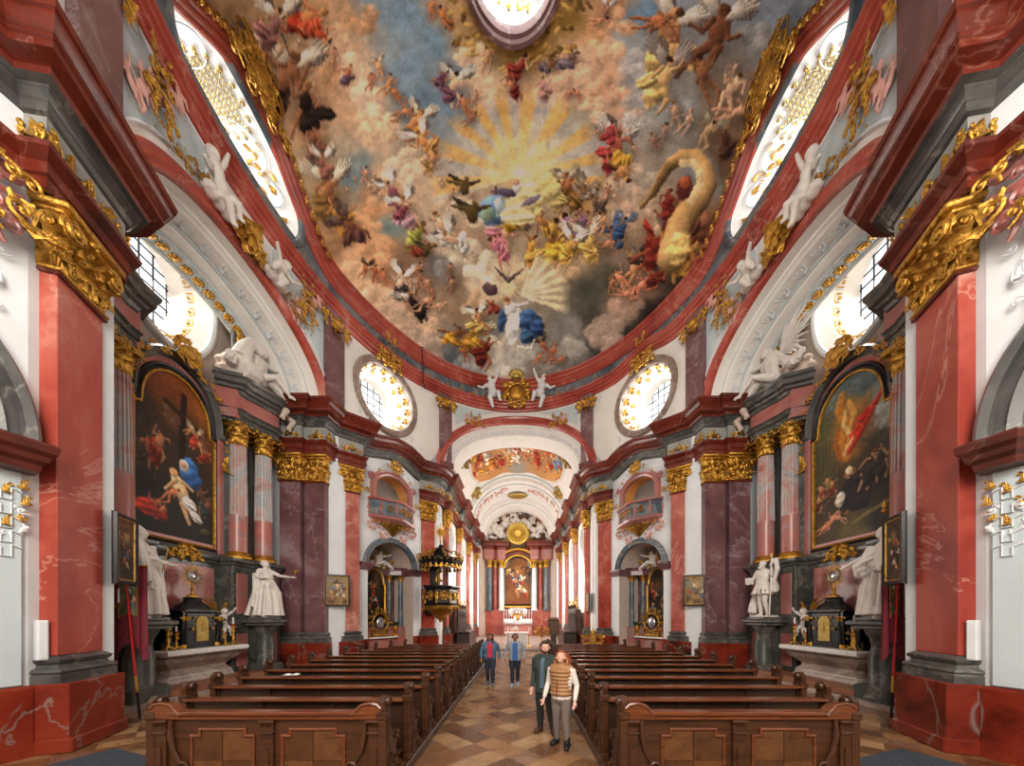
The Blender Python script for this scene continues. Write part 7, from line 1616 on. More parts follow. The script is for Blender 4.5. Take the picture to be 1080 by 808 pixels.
# small wooden cross on top of the pictures
# ================================================================ processional banners
for s in (-1,1):
    top=at(130 if s<0 else 948,585,7.45); bot=at(147.5 if s<0 else 940,757,7.6); bot.z=0.0; sd='leaning at the pier by the monk statue' if s<0 else 'leaning at the pier by the bishop statue'
    t=thing('processional_banner',f'crimson damask church banner on a red pole {sd}','banner',(bot.x,bot.y,0))
    ax=(top-bot); a1=bot+ax*.16; a2=bot+ax*.26; mb=MB(); mb.tube([bot,a1],.022,8); mb.build('pole_foot',M['black'],t); mb=MB(); mb.tube([a1,a2],.026,8); mb.tube([top,top+Vector((0,0,.05))],.03,8); mb.tube([top+Vector((0,0,.0)),top+Vector((0,0,.22))],.014,6); mb.tube([top+Vector((-.07,0,.13)),top+Vector((.07,0,.13))],.014,6); mb.build('gilt_cross_and_ferrule',M['gold'],t)
    mb=MB(); mb.tube([a2,top],.022,8); mb.build('pole',M['redpole'],t)
    bx0=top+Vector((-.34 if s<0 else -.29,.06,-.22)); bx1=bx0+Vector((.64,0.12,-.0)); mb=MB(); mb.tube([bx0,bx1],.018,6); mb.ball(bx0,.03,8); mb.ball(bx1,.03,8); mb.build('crossbar',M['gold'],t)
    zb=[1.30,1.30,1.62,1.72,1.62,1.30,1.30]
    def clo(u,v):
        p=bx0*(1-u)+bx1*u; i=u*6; i0=min(5,int(i)); f=i-i0; zz=zb[i0]*(1-f)+zb[i0+1]*f; p=p.copy(); p.z=p.z+(zz-p.z)*v; p.y+=.035*sin(u*19)*(.3+v)+.02; p.x+=.02*sin(u*11+v*3)*v; return tuple(p)
    mb=MB(); mb.grid(clo,36,24); mb.grid(lambda u,v:tuple(Vector(clo(u,v))+Vector((0,.012,0))),36,24); mb.build('cloth',M['banner'],t,60)
    def clp(u,v,o): p=Vector(clo(.28+.44*u,.12+.5*v)); p.y-=o; return tuple(p)
    mb=MB(); mb.grid(lambda u,v:clp(u,v,.02),24,18); o=mb.build('embroidered_image',M['oil'],t,60); c=cv_generic(61+s,40,60,('#5c6c4c','#8a7c50','#4c5440','#3c3c30','#a89468'),4); n=19; uv=np.array([((i)/24*39,(j)/18*59) for i in range(25) for j in range(19)]); set_paint(o.data,c.sample(uv[:,0],uv[:,1],False))
    mb=MB(); 
    for e in ([clp(u,0,.03) for u in frange(0,1,12)],[clp(1,v,.03) for v in frange(0,1,12)],[clp(u,1,.03) for u in frange(0,1,12)],[clp(0,v,.03) for v in frange(0,1,12)]): mb.tube(e,.008,5)
    mb.build('gold_braid',M['gold'],t)
    # wall candle, electric box, floor mat
    c0=at(114 if s<0 else 968,639,7.35); t=thing('wall_sconce',f'brass wall candle bracket beside the crimson banner {"on the pulpit side" if s<0 else "opposite the pulpit"}','sconce',c0); mb=MB(T(*c0)); mb.ball((0,0,0),(.07,.07,.07),12); mb.tube([(0,0,0),(-s*.18,-.02,-.02),(-s*.26,-.03,.03)],.014,6); mb.lathe([(.01,.03),(.05,.05),(.03,.07)],10,M=T(-s*.26,-.03,0)); mb.tube([(0,0,0),(s*.3,.1,0)],.02,6); mb.build('bracket',M['goldm'],t); mb=MB(T(*c0)); mb.lathe([(.016,.06),(.016,.36),(.001,.37)],8,M=T(-s*.26,-.03,0)); mb.build('candle',M['cloth'],t)
    b=frame((7.68,5.60,1.87),(-.22,1)); mb=MB(side=s); mb.box((0,.05,0),(.13,.1,.66),M=b,bev=.015); mb.box((0,.102,0),(.09,.01,.6),M=b,bev=.004); tag(mb.build('radiator_box',M['cool'],None,0),f'narrow white metal box beside the big red pilaster {"on the pulpit side" if s<0 else "opposite the pulpit"}','box')
    mb=MB(T(6.15,5.15,0)@RotZ(.35),side=s); mb.box((0,0,.008),(1.5,.9,.016),bev=.005); 
    for i in range(14): mb.box((-.68+i*.105,0,.018),(.05,.84,.006))
    tag(mb.build('floor_mat',M['slate'],None,0),f'dark slate-blue ribbed mat on the floor beside the rearmost pew {"on the pulpit side" if s<0 else "opposite the pulpit"}','mat')
    # chapel floor step
    mb=MB(side=s); mb.box((9.9,10.95,.06),(2.1,7.9,.12),bev=.01); tag(mb.build('chapel_step',M['stone'],None,0),f'broad pale stone step along the chapel {"on the pulpit side" if s<0 else "opposite the pulpit"}','step')
for s in (-1,1):
    sd='next to' if s<0 else 'facing'
    mb=MB(side=s); mb.box((6.35,17.3,.62),(.8,.5,.16),bev=.06); 
    t=thing('prayer_stool',f'low prayer stool with red velvet cushion before the niche altar {sd} the pulpit','stool',(s*6.35,17.3,0)); mb.build('cushion',M['velvet'],t,40)
    mb=MB(side=s); mb.box((6.35,17.3,.51),(.84,.54,.06),bev=.01)
    for a in (-1,1):
        for b in (-1,1): mb.box((6.35+a*.36,17.3+b*.2,.24),(.07,.07,.48))
    mb.build('frame',M['wood'],t,0)
    c0=at(445 if s<0 else 728,366,19.0); c1=at(446.5 if s<0 else 727,404,19.3); mb=MB(); mb.tube([c0+Vector((0,.3,.2)),c0,c1,c1+Vector((0,.6,0))],.035,6); tag(mb.build('hanging_cable',M['iron'],None),f'thin dark cable hanging across the dome ring beside the round window {"on the pulpit side" if s<0 else "opposite the pulpit"}','cable')
g=thing('gilded_figure','small gilded carved figure standing at the foot of the choir pier opposite the pulpit','statue',(4.35,19.2,0)); Q=frame((4.35,19.2,.0),(-1,0)); mb=MB(); mb.box((0,0,.35),(.5,.4,.7),M=Q,bev=.03); mb.build('plinth',M['wood'],g,0)
mb=MB(); human(mb,Q@T(0,0,.7),.95,pose(),.006); robe(mb,Q@T(0,0,.7),.95,DEF,.22,.66,.02,12,3); remesh('figure',mb,M['goldm'],g,.014,2,.006)
mb=MB(); spray(mb,Q@T(0,-.1,1.1),.9,1.2,12,3,.03); mb.build('gilt_foliage',M['gold'],g,50)
# ================================================================ stucco and gilding high on the walls
def E3(th,z,o=0): x,y=E(th,o); return Vector((x,y,z))
def Efr(th,z,o=.1):
    a=E3(th-.01,z); b=E3(th+.01,z); p=E3(th,z,o); return frame((p.x,p.y,p.z),((b-a).x,(b-a).y))
for s in (-1,1):
    sd='on the pulpit side' if s<0 else 'opposite the pulpit'
    th0=thy(11.1); F=Efr(th0,19.75,.45)
    t=thing('window_cartouche',f'large gilded cartouche crowning the great oval ceiling window {sd}','cartouche',(s*(F@Vector((0,0,0))).x,11.1,18.9)); mb=MB(side=s); cartouche(mb,F,1.5,1.7,1,.06); spray(mb,F@T(0,.05,.2),2.2,2.2,14,4,.04,lf=.7); mb.build('shield',M['gold'],t,50)
    mb=MB(side=s)
    for sg in (-1,1):
        mb=MB(side=s)
        for i in range(9):
            y=11.1+sg*(1.0+i*.28); th=thy(y); G=Efr(th,top_z(th)-.15,.5); leaf(mb,G@RotY(sg*(1.9+.1*i)),.22,.34,.4,2); mb.ball(G@Vector((0,.06,0)),.06,7)
        mb.build('garland',M['gold'],t,50)
    # on the window reveal: trellis and branches
    w=[o for o in bpy.data.objects if o.name==('window_1' if s<0 else 'window_2')][0]
    def rv(an,b):
        k=1-.30*b; y=WY+WRY*k*cos(an); z=WZ+WRZ*k*sin(an)+.75*b; x=E(thy(WY+WRY*cos(an)))[0]*(1-b)+(EA+2.3)*b; return Vector((x,y,z))
    def rfr(an,b,o=.05):
        p=rv(an,b); ex=(rv(an+.02,b)-rv(an-.02,b)).normalized(); ez=(rv(an,b+.02)-rv(an,b-.02)).normalized(); n=ex.cross(ez); c_=Vector((p.x,WY,WZ+.3)); n=n if n.dot(c_-p)>0 else -n; p=p+n*o; return Matrix(((ex.x,n.x,ez.x,p.x),(ex.y,n.y,ez.y,p.y),(ex.z,n.z,ez.z,p.z),(0,0,0,1)))
    mb=MB(side=s)
    for i in range(-6,7):
        for j in range(-3,4):
            if (i/6.5)**2+(j/3.6)**2>1: continue
            G=rfr(pi/2+i*.055+(.03 if j%2 else 0),.42+j*.085); e=.07; mb.tube([G@Vector((-e,0,0)),G@Vector((0,0,-e*1.1)),G@Vector((e,0,0)),G@Vector((0,0,e*1.1)),G@Vector((-e,0,0))],.014,4); mb.ball(G@Vector((0,0,0)),.03,5)
    for k in range(18):
        a=2*pi*k/18; G=rfr(pi/2+.42*cos(a),.42+.33*sin(a)); spiral(mb,G@RotY(-a),.09,.03,1.2,10,1,.05,4)
    mb.build('gilt_trellis',M['goldpale'],w,50)
    mb=MB(side=s)
    for an0 in (.75,2.4,.2,2.95):
        rs=random.Random(int(an0*10)); 
        for i in range(16): G=rfr(an0+rs.uniform(-.28,.28),rs.uniform(.12,.75)); leaf(mb,G@RotY(rs.uniform(-2,2)),.12,.24,.3,2,4,3); mb.tube([G@Vector((0,0,0)),G@Vector((rs.uniform(-.1,.1),0,.3))],.012,4)
    mb.build('gilt_branches',M['gold'],w,50)
    mb=MB(side=s)
    for an0 in (1.0,2.1,.45,2.7): G=rfr(an0,.45); e1=.32; mb.tube([rfr(an0+dx,.45+dz)@Vector((0,0,0)) for dx,dz in [(.3*cos(q),.32*sin(q)) for q in frange(0,2*pi,24)]],.022,5)
    mb.build('stucco_fillets',M['pale'],w,50)
    # crest of the chapel arch with two putti
    G=Efr(thy(10.85),14.25,.3); t=thing('arch_crest',f'gilded shell bracket at the top of the chapel arch {sd}','cartouche',(s*(G@Vector((0,0,0))).x,10.85,13.9)); mb=MB(side=s); leaf(mb,G@T(0,0,-.5),.8,1.1,.4,5); spray(mb,G,1.1,1.0,10,3,.05); cartouche(mb,G@T(0,.1,-.1),.7,.9,3,.04); mb.build('shell',M['gold'],t,50)
    for k,x in enumerate((-1.15,1.1)):
        pt=thing('putto_statue',f'white stucco putto at the {"entrance" if k==0 else "choir"} side of the chapel arch crest {sd}','statue',(s*(G@Vector((x,0,0))).x,(G@Vector((x,0,0))).y,14.1)); mb=MB(side=s); putto(mb,G@T(x,.15,.15)@RotY((x)*.5),1.7,k); mb2=mb
        for i in range(6): mb.ball(G@Vector((x+.25*(i-2.5)*.5,.05,-.15-.05*(i%2))),(.22,.18,.14),8)
        remesh('body',mb,M['stucco'],pt,.035,2,.01)
    mb=MB(side=s)
    for sg in (-1,1):
        for i in range(7):
            y=10.85+sg*(1.3+i*.2); G2=Efr(thy(y),zarch(y)+.25,.22); spray(mb,G2,.4,.4,3,i,.03)
    mb.build('arch_garland',M['goldm'],t,50)
    # relief panels in the spandrels
    for nm,a,b,f0,where in (('e',pi-thy(YA1-.1),thy(9.6),None,'entrance'),('f',thy(12.1),thy(YA1-.1),None,'choir')):
        mb=MB(side=s); N=30
        def zz0(th): return zarch(E(th)[1])+.38
        ths=[a+(b-a)*i/N for i in range(N+1)]; good=[h for h in ths if ZR-.2-zz0(h)>.15]
        if len(good)<3: continue
        g0,g1=good[0],good[-1]
        mb.grid(lambda u,v:(lambda th:tuple(E3(th,zz0(th)+(ZR-.12-zz0(th))*v,.03)))(g0+(g1-g0)*u),N,3)
        t=thing('relief_panel',f'pale panel with pink stucco figures, {where} end of the chapel arch {sd}','stucco relief',(s*E3((g0+g1)/2,14).x,E3((g0+g1)/2,14).y,13)); mb.build('field',M['pale'],t)
        mb=MB(side=s); e=[E3(g0+(g1-g0)*i/N,zz0(g0+(g1-g0)*i/N),.05) for i in range(N+1)]+[E3(g1+(g0-g1)*i/N,ZR-.12,.05) for i in range(N+1)]; mb.tube(e+[e[0]],.04,5,cap=False); mb.build('moulding',M['cool'],t)
        gth=g0+.1 if where=='entrance' else g1-.1; z_=(zz0(gth)+ZR)/2-.0; G=Efr(gth,z_,.12)
        mb=MB(side=s); rs=random.Random(3)
        for i in range(9): putto(mb,G@T((i-4)*.16*(1 if where=='choir' else 1),0,(i-4)*.22+(-.1 if i%2 else .1))@RotY(rs.uniform(-1.5,1.5))@Matrix.Diagonal((1,.5,1,1)),.85,i%2)
        remesh('stucco_figures',mb,M['pinkstucco'],t,.03,2,.01)
        mb=MB(side=s); spray(mb,G@T(0,.08,.3),.9,1.6,10,4,.035); mb.build('gilding',M['gold'],t,50); mb=MB(side=s); spray(mb,G@T(0,.08,-.7),.5,.8,5,6,.03); mb.build('gilding',M['gold'],t,50)
    # panels beside the choir arch
    mb=MB(side=s); g0,g1=TH_B1+.13,TH_B1+.52
    def zf(th): return zfront(E(th)[0])+.35
    mb.grid(lambda u,v:(lambda th:tuple(E3(th,zf(th)+max(.02,(ZR-.12-zf(th)))*v,.03)))(g0+(g1-g0)*u),24,3)
    t=thing('relief_panel',f'pale blue panel with stucco trophies beside the choir arch {sd}','stucco relief',(s*E3((g0+g1)/2,14).x,E3((g0+g1)/2,14).y,13.4)); mb.build('field',M['pale'],t)
    G=Efr(g0+.14,14.55,.1); mb=MB(side=s); 
    for i in range(6): putto(mb,G@T((i-2.5)*.22,0,(2.5-i)*.05)@RotY(i*1.1)@Matrix.Diagonal((1,.5,1,1)),.7,i%2)
    remesh('stucco_figures',mb,M['pinkstucco'],t,.03,2,.01); mb=MB(side=s); spray(mb,G@T(0,.1,.1),1.2,.8,8,4,.03); mb.build('gilding',M['gold'],t,50)
    # garland over the round window
    G=Efr(WIN_C,15.55,.35); t=thing('window_garland',f'gilded rocaille over the round window beside the choir arch {sd}','cartouche',(s*(G@Vector((0,0,0))).x,(G@Vector((0,0,0))).y,15.2)); mb=MB(side=s); spray(mb,G,1.6,.8,14,4,.045); spray(mb,G@T(0,.1,.9),.5,.8,6,6,.04); mb.build('rocaille',M['gold'],t,50)
    mb=MB(side=s)
    for sg in (-1,1): spray(mb,Efr(WIN_C+sg*.13,11.95,.05),1.2,.8,7,4,.025)
    tag(mb.build('stucco_rocaille',M['cool'],None,50),f'white stucco scrolls below the round window beside the choir arch {sd}','stucco')
    # frieze ornaments of the blue ring
    mb=MB(side=s)
    for i in range(7):
        th=pi-.28-i*.13; G=Efr(th,16.25,.1); spray(mb,G,.9,.4,4,i,.02)
    tag(mb.build('ring_ornament',M['goldm'],None,50),f'pale gilded scrolls along the blue frieze of the dome ring {sd}','ornament')
    # near wall: niche arch, ledge, rocaille strip
    A=Vector((8.15,3.6)); B=Vector((7.72,5.5)); d=(B-A).normalized(); Fn=frame((B.x,B.y,0),d)
    t=thing('near_niche',f'grey arch on a red-brown ledge at the edge of the nave {sd}','niche',(s*B.x,B.y,1.15))
    mb=MB(side=s); mb.grid(lambda a,b:(lambda q:(-1.84+(1.76+q[0])*cos(a*pi),q[1],5.0+(2.2+q[0])*sin(a*pi)))([(-.3,.02),(-.3,.1),(-.18,.16),(-.16,.1),(-.02,.1),(.0,.18),(.1,.22),(.16,.16),(.18,.02)][int(round(b*8))]),48,8,M=Fn); mb.build('arch_moulding',M['grey'],t,30)
    p=[(-2.6,.02),(-2.6,.16),(-.55,.16),(-.42,.34),(-.02,.34),(.05,.02)]; pp=[Fn@Vector((x,y,0)) for x,y in p]
    mb=MB(side=s); mb.sweep([(v.x,v.y) for v in pp],[(-.3,4.52),(.0,4.54),(.02,4.64),(.08,4.7),(.1,4.78),(.16,4.84),(.18,4.95),(.12,5.0),(-.3,5.0)]); mb.build('ledge',M['darkred'],t,30)
    mb=MB(side=s); mb.box((-.26,.04,2.85),(.36,.08,3.38),M=Fn,bev=.02); mb.box((-1.5,.02,2.85),(2.0,.04,3.38),M=Fn,bev=.01); mb.build('panel',M['pale'],t,0)
    mb=MB(side=s); 
    for i in range(5): z=4.25-i*.22; mb.tube([(-.4,.1,z),(-.3,.1,z-.05),(-.3,.1,z-.18),(-.2,.1,z-.18),(-.2,.1,z),(-.1,.1,z-.04)],.014,5,M=Fn)
    spray(mb,Fn@T(-.24,.08,3.9),.35,.9,7,3,.02); mb.build('stucco_fretwork',M['cool'],t,50)
    mb=MB(side=s)
    for x,z in ((-.4,4.4),(-.24,4.3),(-.08,4.4),(-.38,4.05),(-.1,3.9),(-.24,3.8),(-.05,4.15)): leaf(mb,Fn@T(x,.09,z)@RotY(pi),.09,.17,.4,2); spiral(mb,Fn@T(x,.09,z),.035,.010,1.2,10,1,.03,5)
    mb.build('gilt_drops',M['gold'],t,50)
    mb=MB(side=s); spray(mb,Fn@T(-.62,.06,7.3)@RotY(.3),.6,1.5,14,5,.012); mb.build('fine_stucco',M['cool'],t,50)
    mb=MB(side=s); spray(mb,Fn@T(-.75,.2,8.6),1.0,1.5,12,8,.06); mb.build('pink_rocaille',M['pink'],t,50)
    mb=MB(side=s); spray(mb,Fn@T(-.55,.42,8.6),.8,1.2,10,2,.035); mb.build('gilt_rocaille',M['gold'],t,50)
    mb=MB(side=s); P_=[(8.35,1.6),(8.15,3.6),(7.72,5.5),(8.0,6.9)]; mb.sweep(P_,[(0,0),(.08,0),(.08,1.1),(.05,1.15),(0,1.15)]); tag(mb.build('baseboard_left' if s<0 else 'baseboard_right',M['red_dado'],None,0),kind='structure')
# arms over the choir arch with two putti
y_=EY+EB-.35; F=frame((0,y_,16.5),(-1,0)); t=thing('coat_of_arms','gilded crowned shield between two white putti at the foot of the dome','coat of arms',(0,y_,15.6)); mb=MB(); cartouche(mb,F,1.9,2.1,7,.07); mb.build('shield',M['gold'],t,50)
mb=MB(F@T(0,.15,.85)); 
for i in range(9): leaf(mb,RotY((i-4)*.3),.22,.62,.3,2)
mb.lathe([(.3,-.1),(.34,0),(.3,.05)],16,M=T(0,0,0)); mb.build('crown',M['goldpale'],t,50)
for k,sx in enumerate((-1,1)):
    pt=thing('putto_statue',f'white putto holding the gilded shield at the foot of the dome, {"on the pulpit side" if sx<0 else "away from the pulpit"}','statue',(sx*1.5,y_,15.9)); mb=MB(); putto(mb,F@T(-sx*1.5,.1,.0)@RotY(-sx*.3)@Matrix.Diagonal((sx,1,1,1)),2.3,0); remesh('body',mb,M['cool'],pt,.035,2,.008)
    mb=MB(); wing_mesh(mb,F@T(-sx*1.6,-.05,.3),.7,-sx,6); mb.build('wing',M['cool'],pt,50)
# ================================================================ people
SK1=plain('fair_skin','#d0a08a',.55,0,.04,12); SK2=plain('brown_skin','#8c5c44',.55,0,.04,12)
def cl(name,c,r=.8,**k): return plain(name,c,r,0,.08,30,.25,160,**k)
def person(label,x,y,front,H,P,skin,parts,female=False):
    n=Vector(front).normalized(); F=frame((x,y,0),(n.y,-n.x)); t=thing('person',label,'person',(x,y,0))
    mb=MB(); human(mb,F,H,P,0,female,curl=.5); remesh('body',mb,skin,t,.0085,1)
    for nm,mat,fn,vx in parts:
        mb=MB(); fn(mb,F,H,P); remesh(nm,mb,mat,t,vx,1,.003 if nm in('jacket','shirt','trousers','jumper') else 0,noise_scale=11)
    return t,F
def V(P,k): return Vector(P[k])
def trousers(g=.012,low=.05):
    def f(mb,F,H,P):
        human(mb,F,H,P,g,head=False,hands=False,arms=False,torso=False,feet=False)
        a=V(P,'hipL')*H; b=V(P,'hipR')*H; mb.tube([a,(a+b)/2+Vector((0,0,.0)),b],[.066*H+g,.07*H+g,.066*H+g],12,M=F); pv=V(P,'pelvis')*H; mb.tube([pv,pv+Vector((0,0,.07*H))],[.075*H+g,.07*H],14,M=F@Matrix.Diagonal((1.15,1,1,1)))
    return f
def strip_front(hem,r=.026):
    def f(mb,F,H,P): mb.tube([(0,.045*H,.815*H),(0,.078*H,.77*H),(0,.082*H,.70*H),(0,.08*H,.6*H),(0,.084*H,hem*H)],[r*H*.8,r*H,r*H,r*H,r*H*1.1],12,M=F@Matrix.Diagonal((1.5,1,1,1)))
    return f
def top(g=.014,sleeves=True,hem=.50,body=True,collar=False,flare=0,wid=1.25):
    def f(mb,F,H,P):
        if body:
            human(mb,F,H,P,g,head=False,hands=False,arms=sleeves,legs=False,bulk=1.02)
            ch=V(P,'chest')*H; pv=Vector((V(P,'pelvis').x*H,V(P,'pelvis').y*H,hem*H)); mb.tube([ch,V(P,'waist')*H,pv],[.085*H+g,.078*H+g,.085*H+g+flare],16,M=F@Matrix.Diagonal((wid,1,1,1)))
        elif sleeves: human(mb,F,H,P,g,head=False,hands=False,arms=True,legs=False,torso=False)
        if collar: nk=V(P,'neck')*H; mb.tube([nk-Vector((0,0,.03*H)),nk+Vector((0,0,.012*H))],[.06*H,.045*H],14,M=F)
    return f
def shoes(g=.012,high=0):
    def f(mb,F,H,P):
        for s_ in 'LR':
            a=V(P,'an'+s_)*H; t_=V(P,'to'+s_)*H; mb.tube([a+Vector((0,-.02*H,-.02*H)),a*.5+t_*.5+Vector((0,0,.003*H)),t_+Vector((0,0,.004*H))],[.024*H+g,.026*H+g*.8,.018*H+g*.6],12,M=F); mb.tube([a+Vector((0,0,-.02*H)),a+Vector((0,0,.01*H+high))],[.027*H+g*.6,.026*H+g*.5],10,M=F)
            mb.tube([a+Vector((0,-.03*H,-.036*H)),t_+Vector((0,.008*H,-.004*H))],[.016*H+g*.3,.016*H+g*.3],8,M=F)
    return f
def hairf(long_=0,beard=False):
    def f(mb,F,H,P):
        MM=hair_blob(mb,F,H,P,.006,long_)
    return f
def beardf(mb,F,H,P):
    f=V(P,'face').normalized(); u=Vector((0,0,1)); u=(u-f*u.dot(f)).normalized(); x=f.cross(u); hd=V(P,'head')*H; s=H
    MM=F@Matrix(((x.x,f.x,u.x,hd.x),(x.y,f.y,u.y,hd.y),(x.z,f.z,u.z,hd.z),(0,0,0,1)))
    mb.tube([(-.043*s,.005*s,-.01*s),(-.036*s,.028*s,-.038*s),(0,.04*s,-.052*s),(.036*s,.028*s,-.038*s),(.043*s,.005*s,-.01*s)],[.007*s,.012*s,.016*s,.012*s,.007*s],8,M=MM); mb.tube([(-.015*s,.05*s,-.024*s),(.015*s,.05*s,-.024*s)],.005*s,6,M=MM)
AUB=plain('auburn_hair','#8c4a26',.5,0,.25,60); DKH=plain('dark_brown_hair','#2a1d17',.5,0,.2,60); BLK=plain('black_hair','#14110f',.4,0,.2,60)
# woman in the padded gilet
Pw=pose(pelvis=(.0,0,.51),head=(-.005,.022,.925),face=(-.1,.9,.35),elL=(-.165,-.015,.645),wrL=(-.175,.06,.505),elR=(.16,-.01,.64),wrR=(.165,.07,.50),knL=(-.055,.02,.275),anL=(-.07,.01,.045),toL=(-.10,.10,.012),knR=(.06,.0,.275),anR=(.075,-.04,.045),toR=(.09,.05,.012))
def gilet(mb,F,H,P):
    for i in range(8):
        z=.52+i*.038; cx=0; t_=(z-.52)/.3; r=(.098-.012*sin(pi*min(1,t_*1.2)))*H; y_=.01*H
        mb.lathe([(r*.5,-.019*H),(r*.93,-.017*H),(r*1.03,0),(r*.93,.017*H),(r*.5,.019*H)],26,M=F@T(cx,y_,z*H),sc=(1.3,1.06))
    mb.tube([(-.105*H,0,.795*H),(0,-.0*H,.825*H),(.105*H,0,.795*H)],[.052*H,.06*H,.052*H],10,M=F)
    mb.tube([(0,0,.55*H),(0,0,.8*H)],[.08*H,.08*H],12,M=F)
def gcollar(mb,F,H,P):
    nk=V(P,'neck')*H; mb.lathe([(.05*H,-.03*H),(.058*H,0),(.052*H,.03*H),(.042*H,.028*H)],18,M=F@T(*nk)); mb.tube([(0,.115*H,.53*H),(0,.105*H,.66*H),(0,.085*H,.8*H)],.006*H,6,M=F)
def whair(mb,F,H,P):
    hair_blob(mb,F,H,P,.006,.0); 
    for i in range(9):
        a=-2.6+i*.5*1.0; x=.05*cos(a-pi/2+1.2); mb.tube([(-.045*H+.011*H*i,-.035*H,.965*H),(-.052*H+.013*H*i,-.058*H,.91*H),(-.06*H+.015*H*i,-.062*H,.85*H),(-.055*H+.0138*H*i,-.06*H,.785*H)],[.017*H,.02*H,.022*H,.012*H],7,M=F)
    for sx in (-1,1): mb.tube([(sx*.045*H,.005*H,.965*H),(sx*.062*H,-.005*H,.91*H),(sx*.072*H,.015*H,.85*H),(sx*.066*H,.035*H,.79*H)],[.014*H,.019*H,.02*H,.010*H],7,M=F)
person('person in a tan padded gilet over a cream jumper, looking up, beside the aisle pews',.93,5.95,(-.55,-.85),1.68,Pw,SK1,[
 ('jumper',cl('cream_knit','#d9cfc6'),top(.008,wid=1.02),.01),('gilet',cl('tan_quilting','#9c7048',.5),gilet,.009),('gilet_collar',cl('brown_collar','#5a3528'),gcollar,.007),('trousers',cl('taupe_cloth','#6f625b'),trousers(.010),.01),('boots',plain('black_leather','#16181c',.35),shoes(.012,.10),.008),('hair',AUB,whair,.008)],True)
# bearded man in the dark green jacket
Pm=pose(face=(-.35,.9,.0),head=(-.01,.02,.925),elL=(-.16,-.02,.645),wrL=(-.175,.03,.49),elR=(.15,-.03,.64),wrR=(.15,.02,.49),knL=(-.06,.015,.275),anL=(-.10,.02,.045),toL=(-.16,.09,.012),anR=(.07,-.02,.045),toR=(.09,.07,.012))
def jacket_open(g,hem,w=.045):
    def f(mb,F,H,P):
        top(g,True,hem,False)(mb,F,H,P)
        for sx in (-1,1):
            for k in range(5):
                a=.35+k*.62; x=sx*.098*sin(a)*H; y_=(.070*cos(a))*H; mb.tube([(x*.72,y_*.75,.80*H),(x*1.0,y_*.95,.70*H),(x*1.0,y_*1.02,.6*H),(x*1.08,y_*1.1,hem*H)],[.027*H+g*.3,.031*H+g*.3,.028*H+g*.3,.03*H],9,M=F)
        mb.tube([(-.10*H,-.01*H,.795*H),(0,-.035*H,.825*H),(.10*H,-.01*H,.795*H)],[.055*H,.052*H,.055*H],10,M=F); [mb.tube([(q*.075*H,.02*H,.80*H),(q*.06*H,.06*H,.74*H),(q*.065*H,.075*H,.66*H)],[.04*H,.036*H,.03*H],9,M=F) for q in (-1,1)]
    return f
person('person with dark beard, dark green jacket and dark trousers behind the tan gilet',.70,6.62,(-.5,-.87),1.8,Pm,SK1,[
 ('shirt',cl('blue_denim_shirt','#4c6070'),strip_front(.50,.019),.008),('jacket',cl('dark_green_jacket','#2c3833'),top(.012,True,.45,True,True,.01,1.2),.01),('trousers',cl('dark_trousers','#1e1f20'),trousers(.014),.011),('shoes',plain('brown_leather','#4a2c20',.4),shoes(.012,.03),.008),('hair',DKH,hairf(0),.007),('beard',DKH,beardf,.005)])
# two visitors walking up the aisle
W1=pose(knL=(-.05,.06,.28),anL=(-.05,.06,.05),toL=(-.06,.15,.02),knR=(.05,.0,.27),anR=(.05,-.1,.06),toR=(.06,-.02,.012),elL=(-.17,-.05,.65),wrL=(-.17,.04,.52),elR=(.17,.02,.65),wrR=(.16,.1,.53),face=(.2,.9,.2))
person('person in a blue denim jacket over a red top, walking up the aisle',-.77,11.25,(.05,-1),1.72,W1,SK2,[
 ('shirt',cl('raspberry_knit','#c02848'),strip_front(.545,.03),.01),('jacket',cl('denim_jacket','#44627c'),top(.014,True,.53,True,False,.0,1.2),.012),('trousers',cl('dark_jeans','#1c2634'),trousers(.012),.012),('shoes',cl('grey_trainers','#5c646c'),shoes(.012,.0),.009),('hair',BLK,hairf(.08),.009)],True)
W2=pose(knR=(.05,.06,.28),anR=(.05,.07,.05),toR=(.06,.16,.02),knL=(-.05,.0,.27),anL=(-.05,-.09,.06),toL=(-.06,-.01,.012),elL=(-.17,-.02,.65),wrL=(-.18,.05,.52),elR=(.18,-.04,.65),wrR=(.18,.03,.52),face=(-.1,.95,.15))
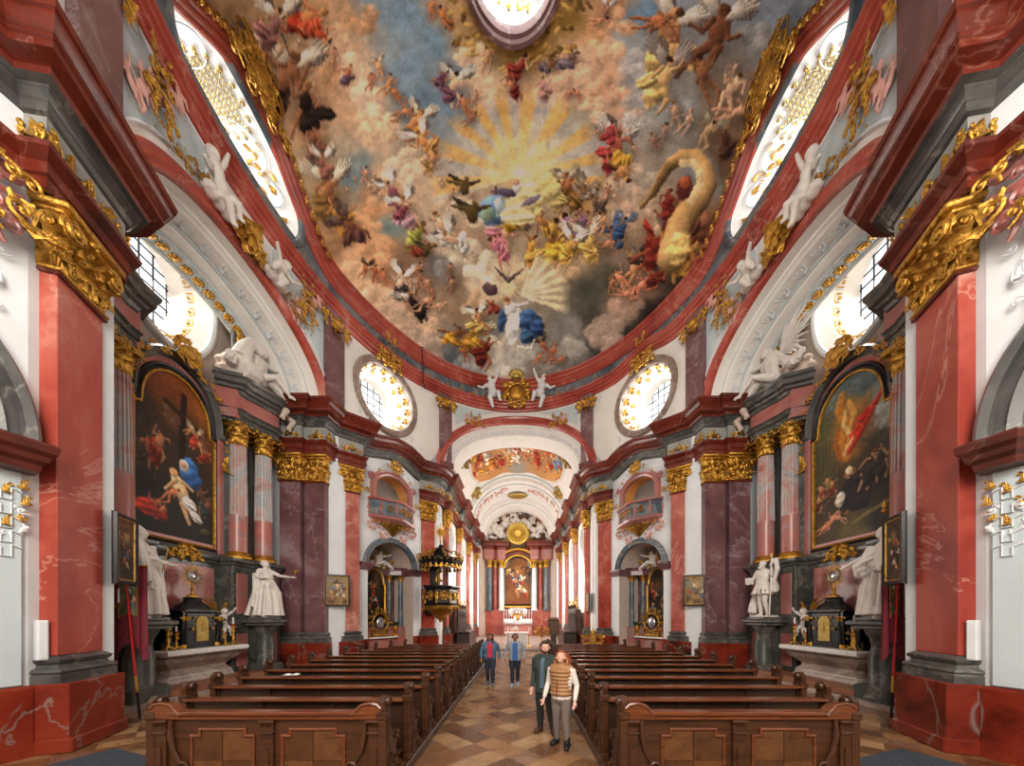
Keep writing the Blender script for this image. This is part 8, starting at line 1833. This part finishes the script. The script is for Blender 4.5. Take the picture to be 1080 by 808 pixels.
person('person in an open light grey jacket over a blue shirt, walking up the aisle',.05,11.2,(0,-1),1.72,W2,SK2,[
 ('shirt',cl('royal_blue_shirt','#2c5c9c'),strip_front(.50,.032),.01),('jacket',cl('light_grey_jacket','#8c8e92'),top(.014,True,.49,True,False,.0,1.2),.012),('trousers',cl('navy_jeans','#161e2e'),trousers(.012),.012),('shoes',cl('pale_blue_trainers','#8ca0bc'),shoes(.013,.0),.009),('hair',BLK,hairf(0),.008)])
# ================================================================ daylight, plus an added fill light
w = bpy.data.worlds.new('world'); SC.world = w; w.use_nodes = True; nt = w.node_tree; bg = nt.nodes['Background']
bg.inputs[0].default_value = (.93,.96,1,1); bg.inputs[1].default_value = .9
def area(name, loc, aim, sx, sy, e, col=(1,1,1)):
    l = bpy.data.lights.new(name,'AREA'); l.shape='ELLIPSE'; l.size=sx; l.size_y=sy; l.energy=e; l.color=col
    o = bpy.data.objects.new(name,l); COL.objects.link(o); o.location=loc; o.rotation_euler=(Vector(aim)-Vector(loc)).to_track_quat('-Z','Y').to_euler()
    return o
WARM=(1,.93,.84); DAY=(.95,.97,1)
for s in (-1,1):
    area('daylight_drum', (s*11.15,10.95,18.35),(s*3,10.7,15.5),2.9,1.6,150,DAY)
    area('daylight_chapel', (s*12.05,10.8,13.1),(s*4,10.5,5),1.7,2.3,90,WARM)
    q=E(WIN_C); area('daylight_round', (s*(q[0]+.75*1.5*1.2),q[1]+.9*1.2,14.0),(s*2,12,9),1.6,1.6,110,WARM)
area('daylight_lantern', (0,10.25,24.6),(0,10.25,0),1.8,1.8,200,DAY)
area('entrance_fill_light', (0,-5.6,10),(0,12,9),9,9,2000,WARM)  # added fill lamp at the unseen entrance end; no window is modelled there
for s in (-1,1):
    for y in (24.6,29.45,34.45): area('daylight_choir',(s*5.4,y,5.7),(0,y-.5,4.5),2.4,5.6,430,WARM)
SC.view_settings.view_transform='Standard'; SC.view_settings.look='None'; SC.view_settings.gamma=1; SC.view_settings.exposure=0.68; SC.view_settings.use_curve_mapping=False
cy=SC.cycles; cy.max_bounces=6; cy.diffuse_bounces=4; cy.glossy_bounces=3; cy.transparent_max_bounces=8; cy.transmission_bounces=2; cy.caustics_reflective=False; cy.caustics_refractive=False; cy.sample_clamp_indirect=4; cy.use_denoising=True
try: cy.denoiser='OPENIMAGEDENOISE'
except Exception: pass
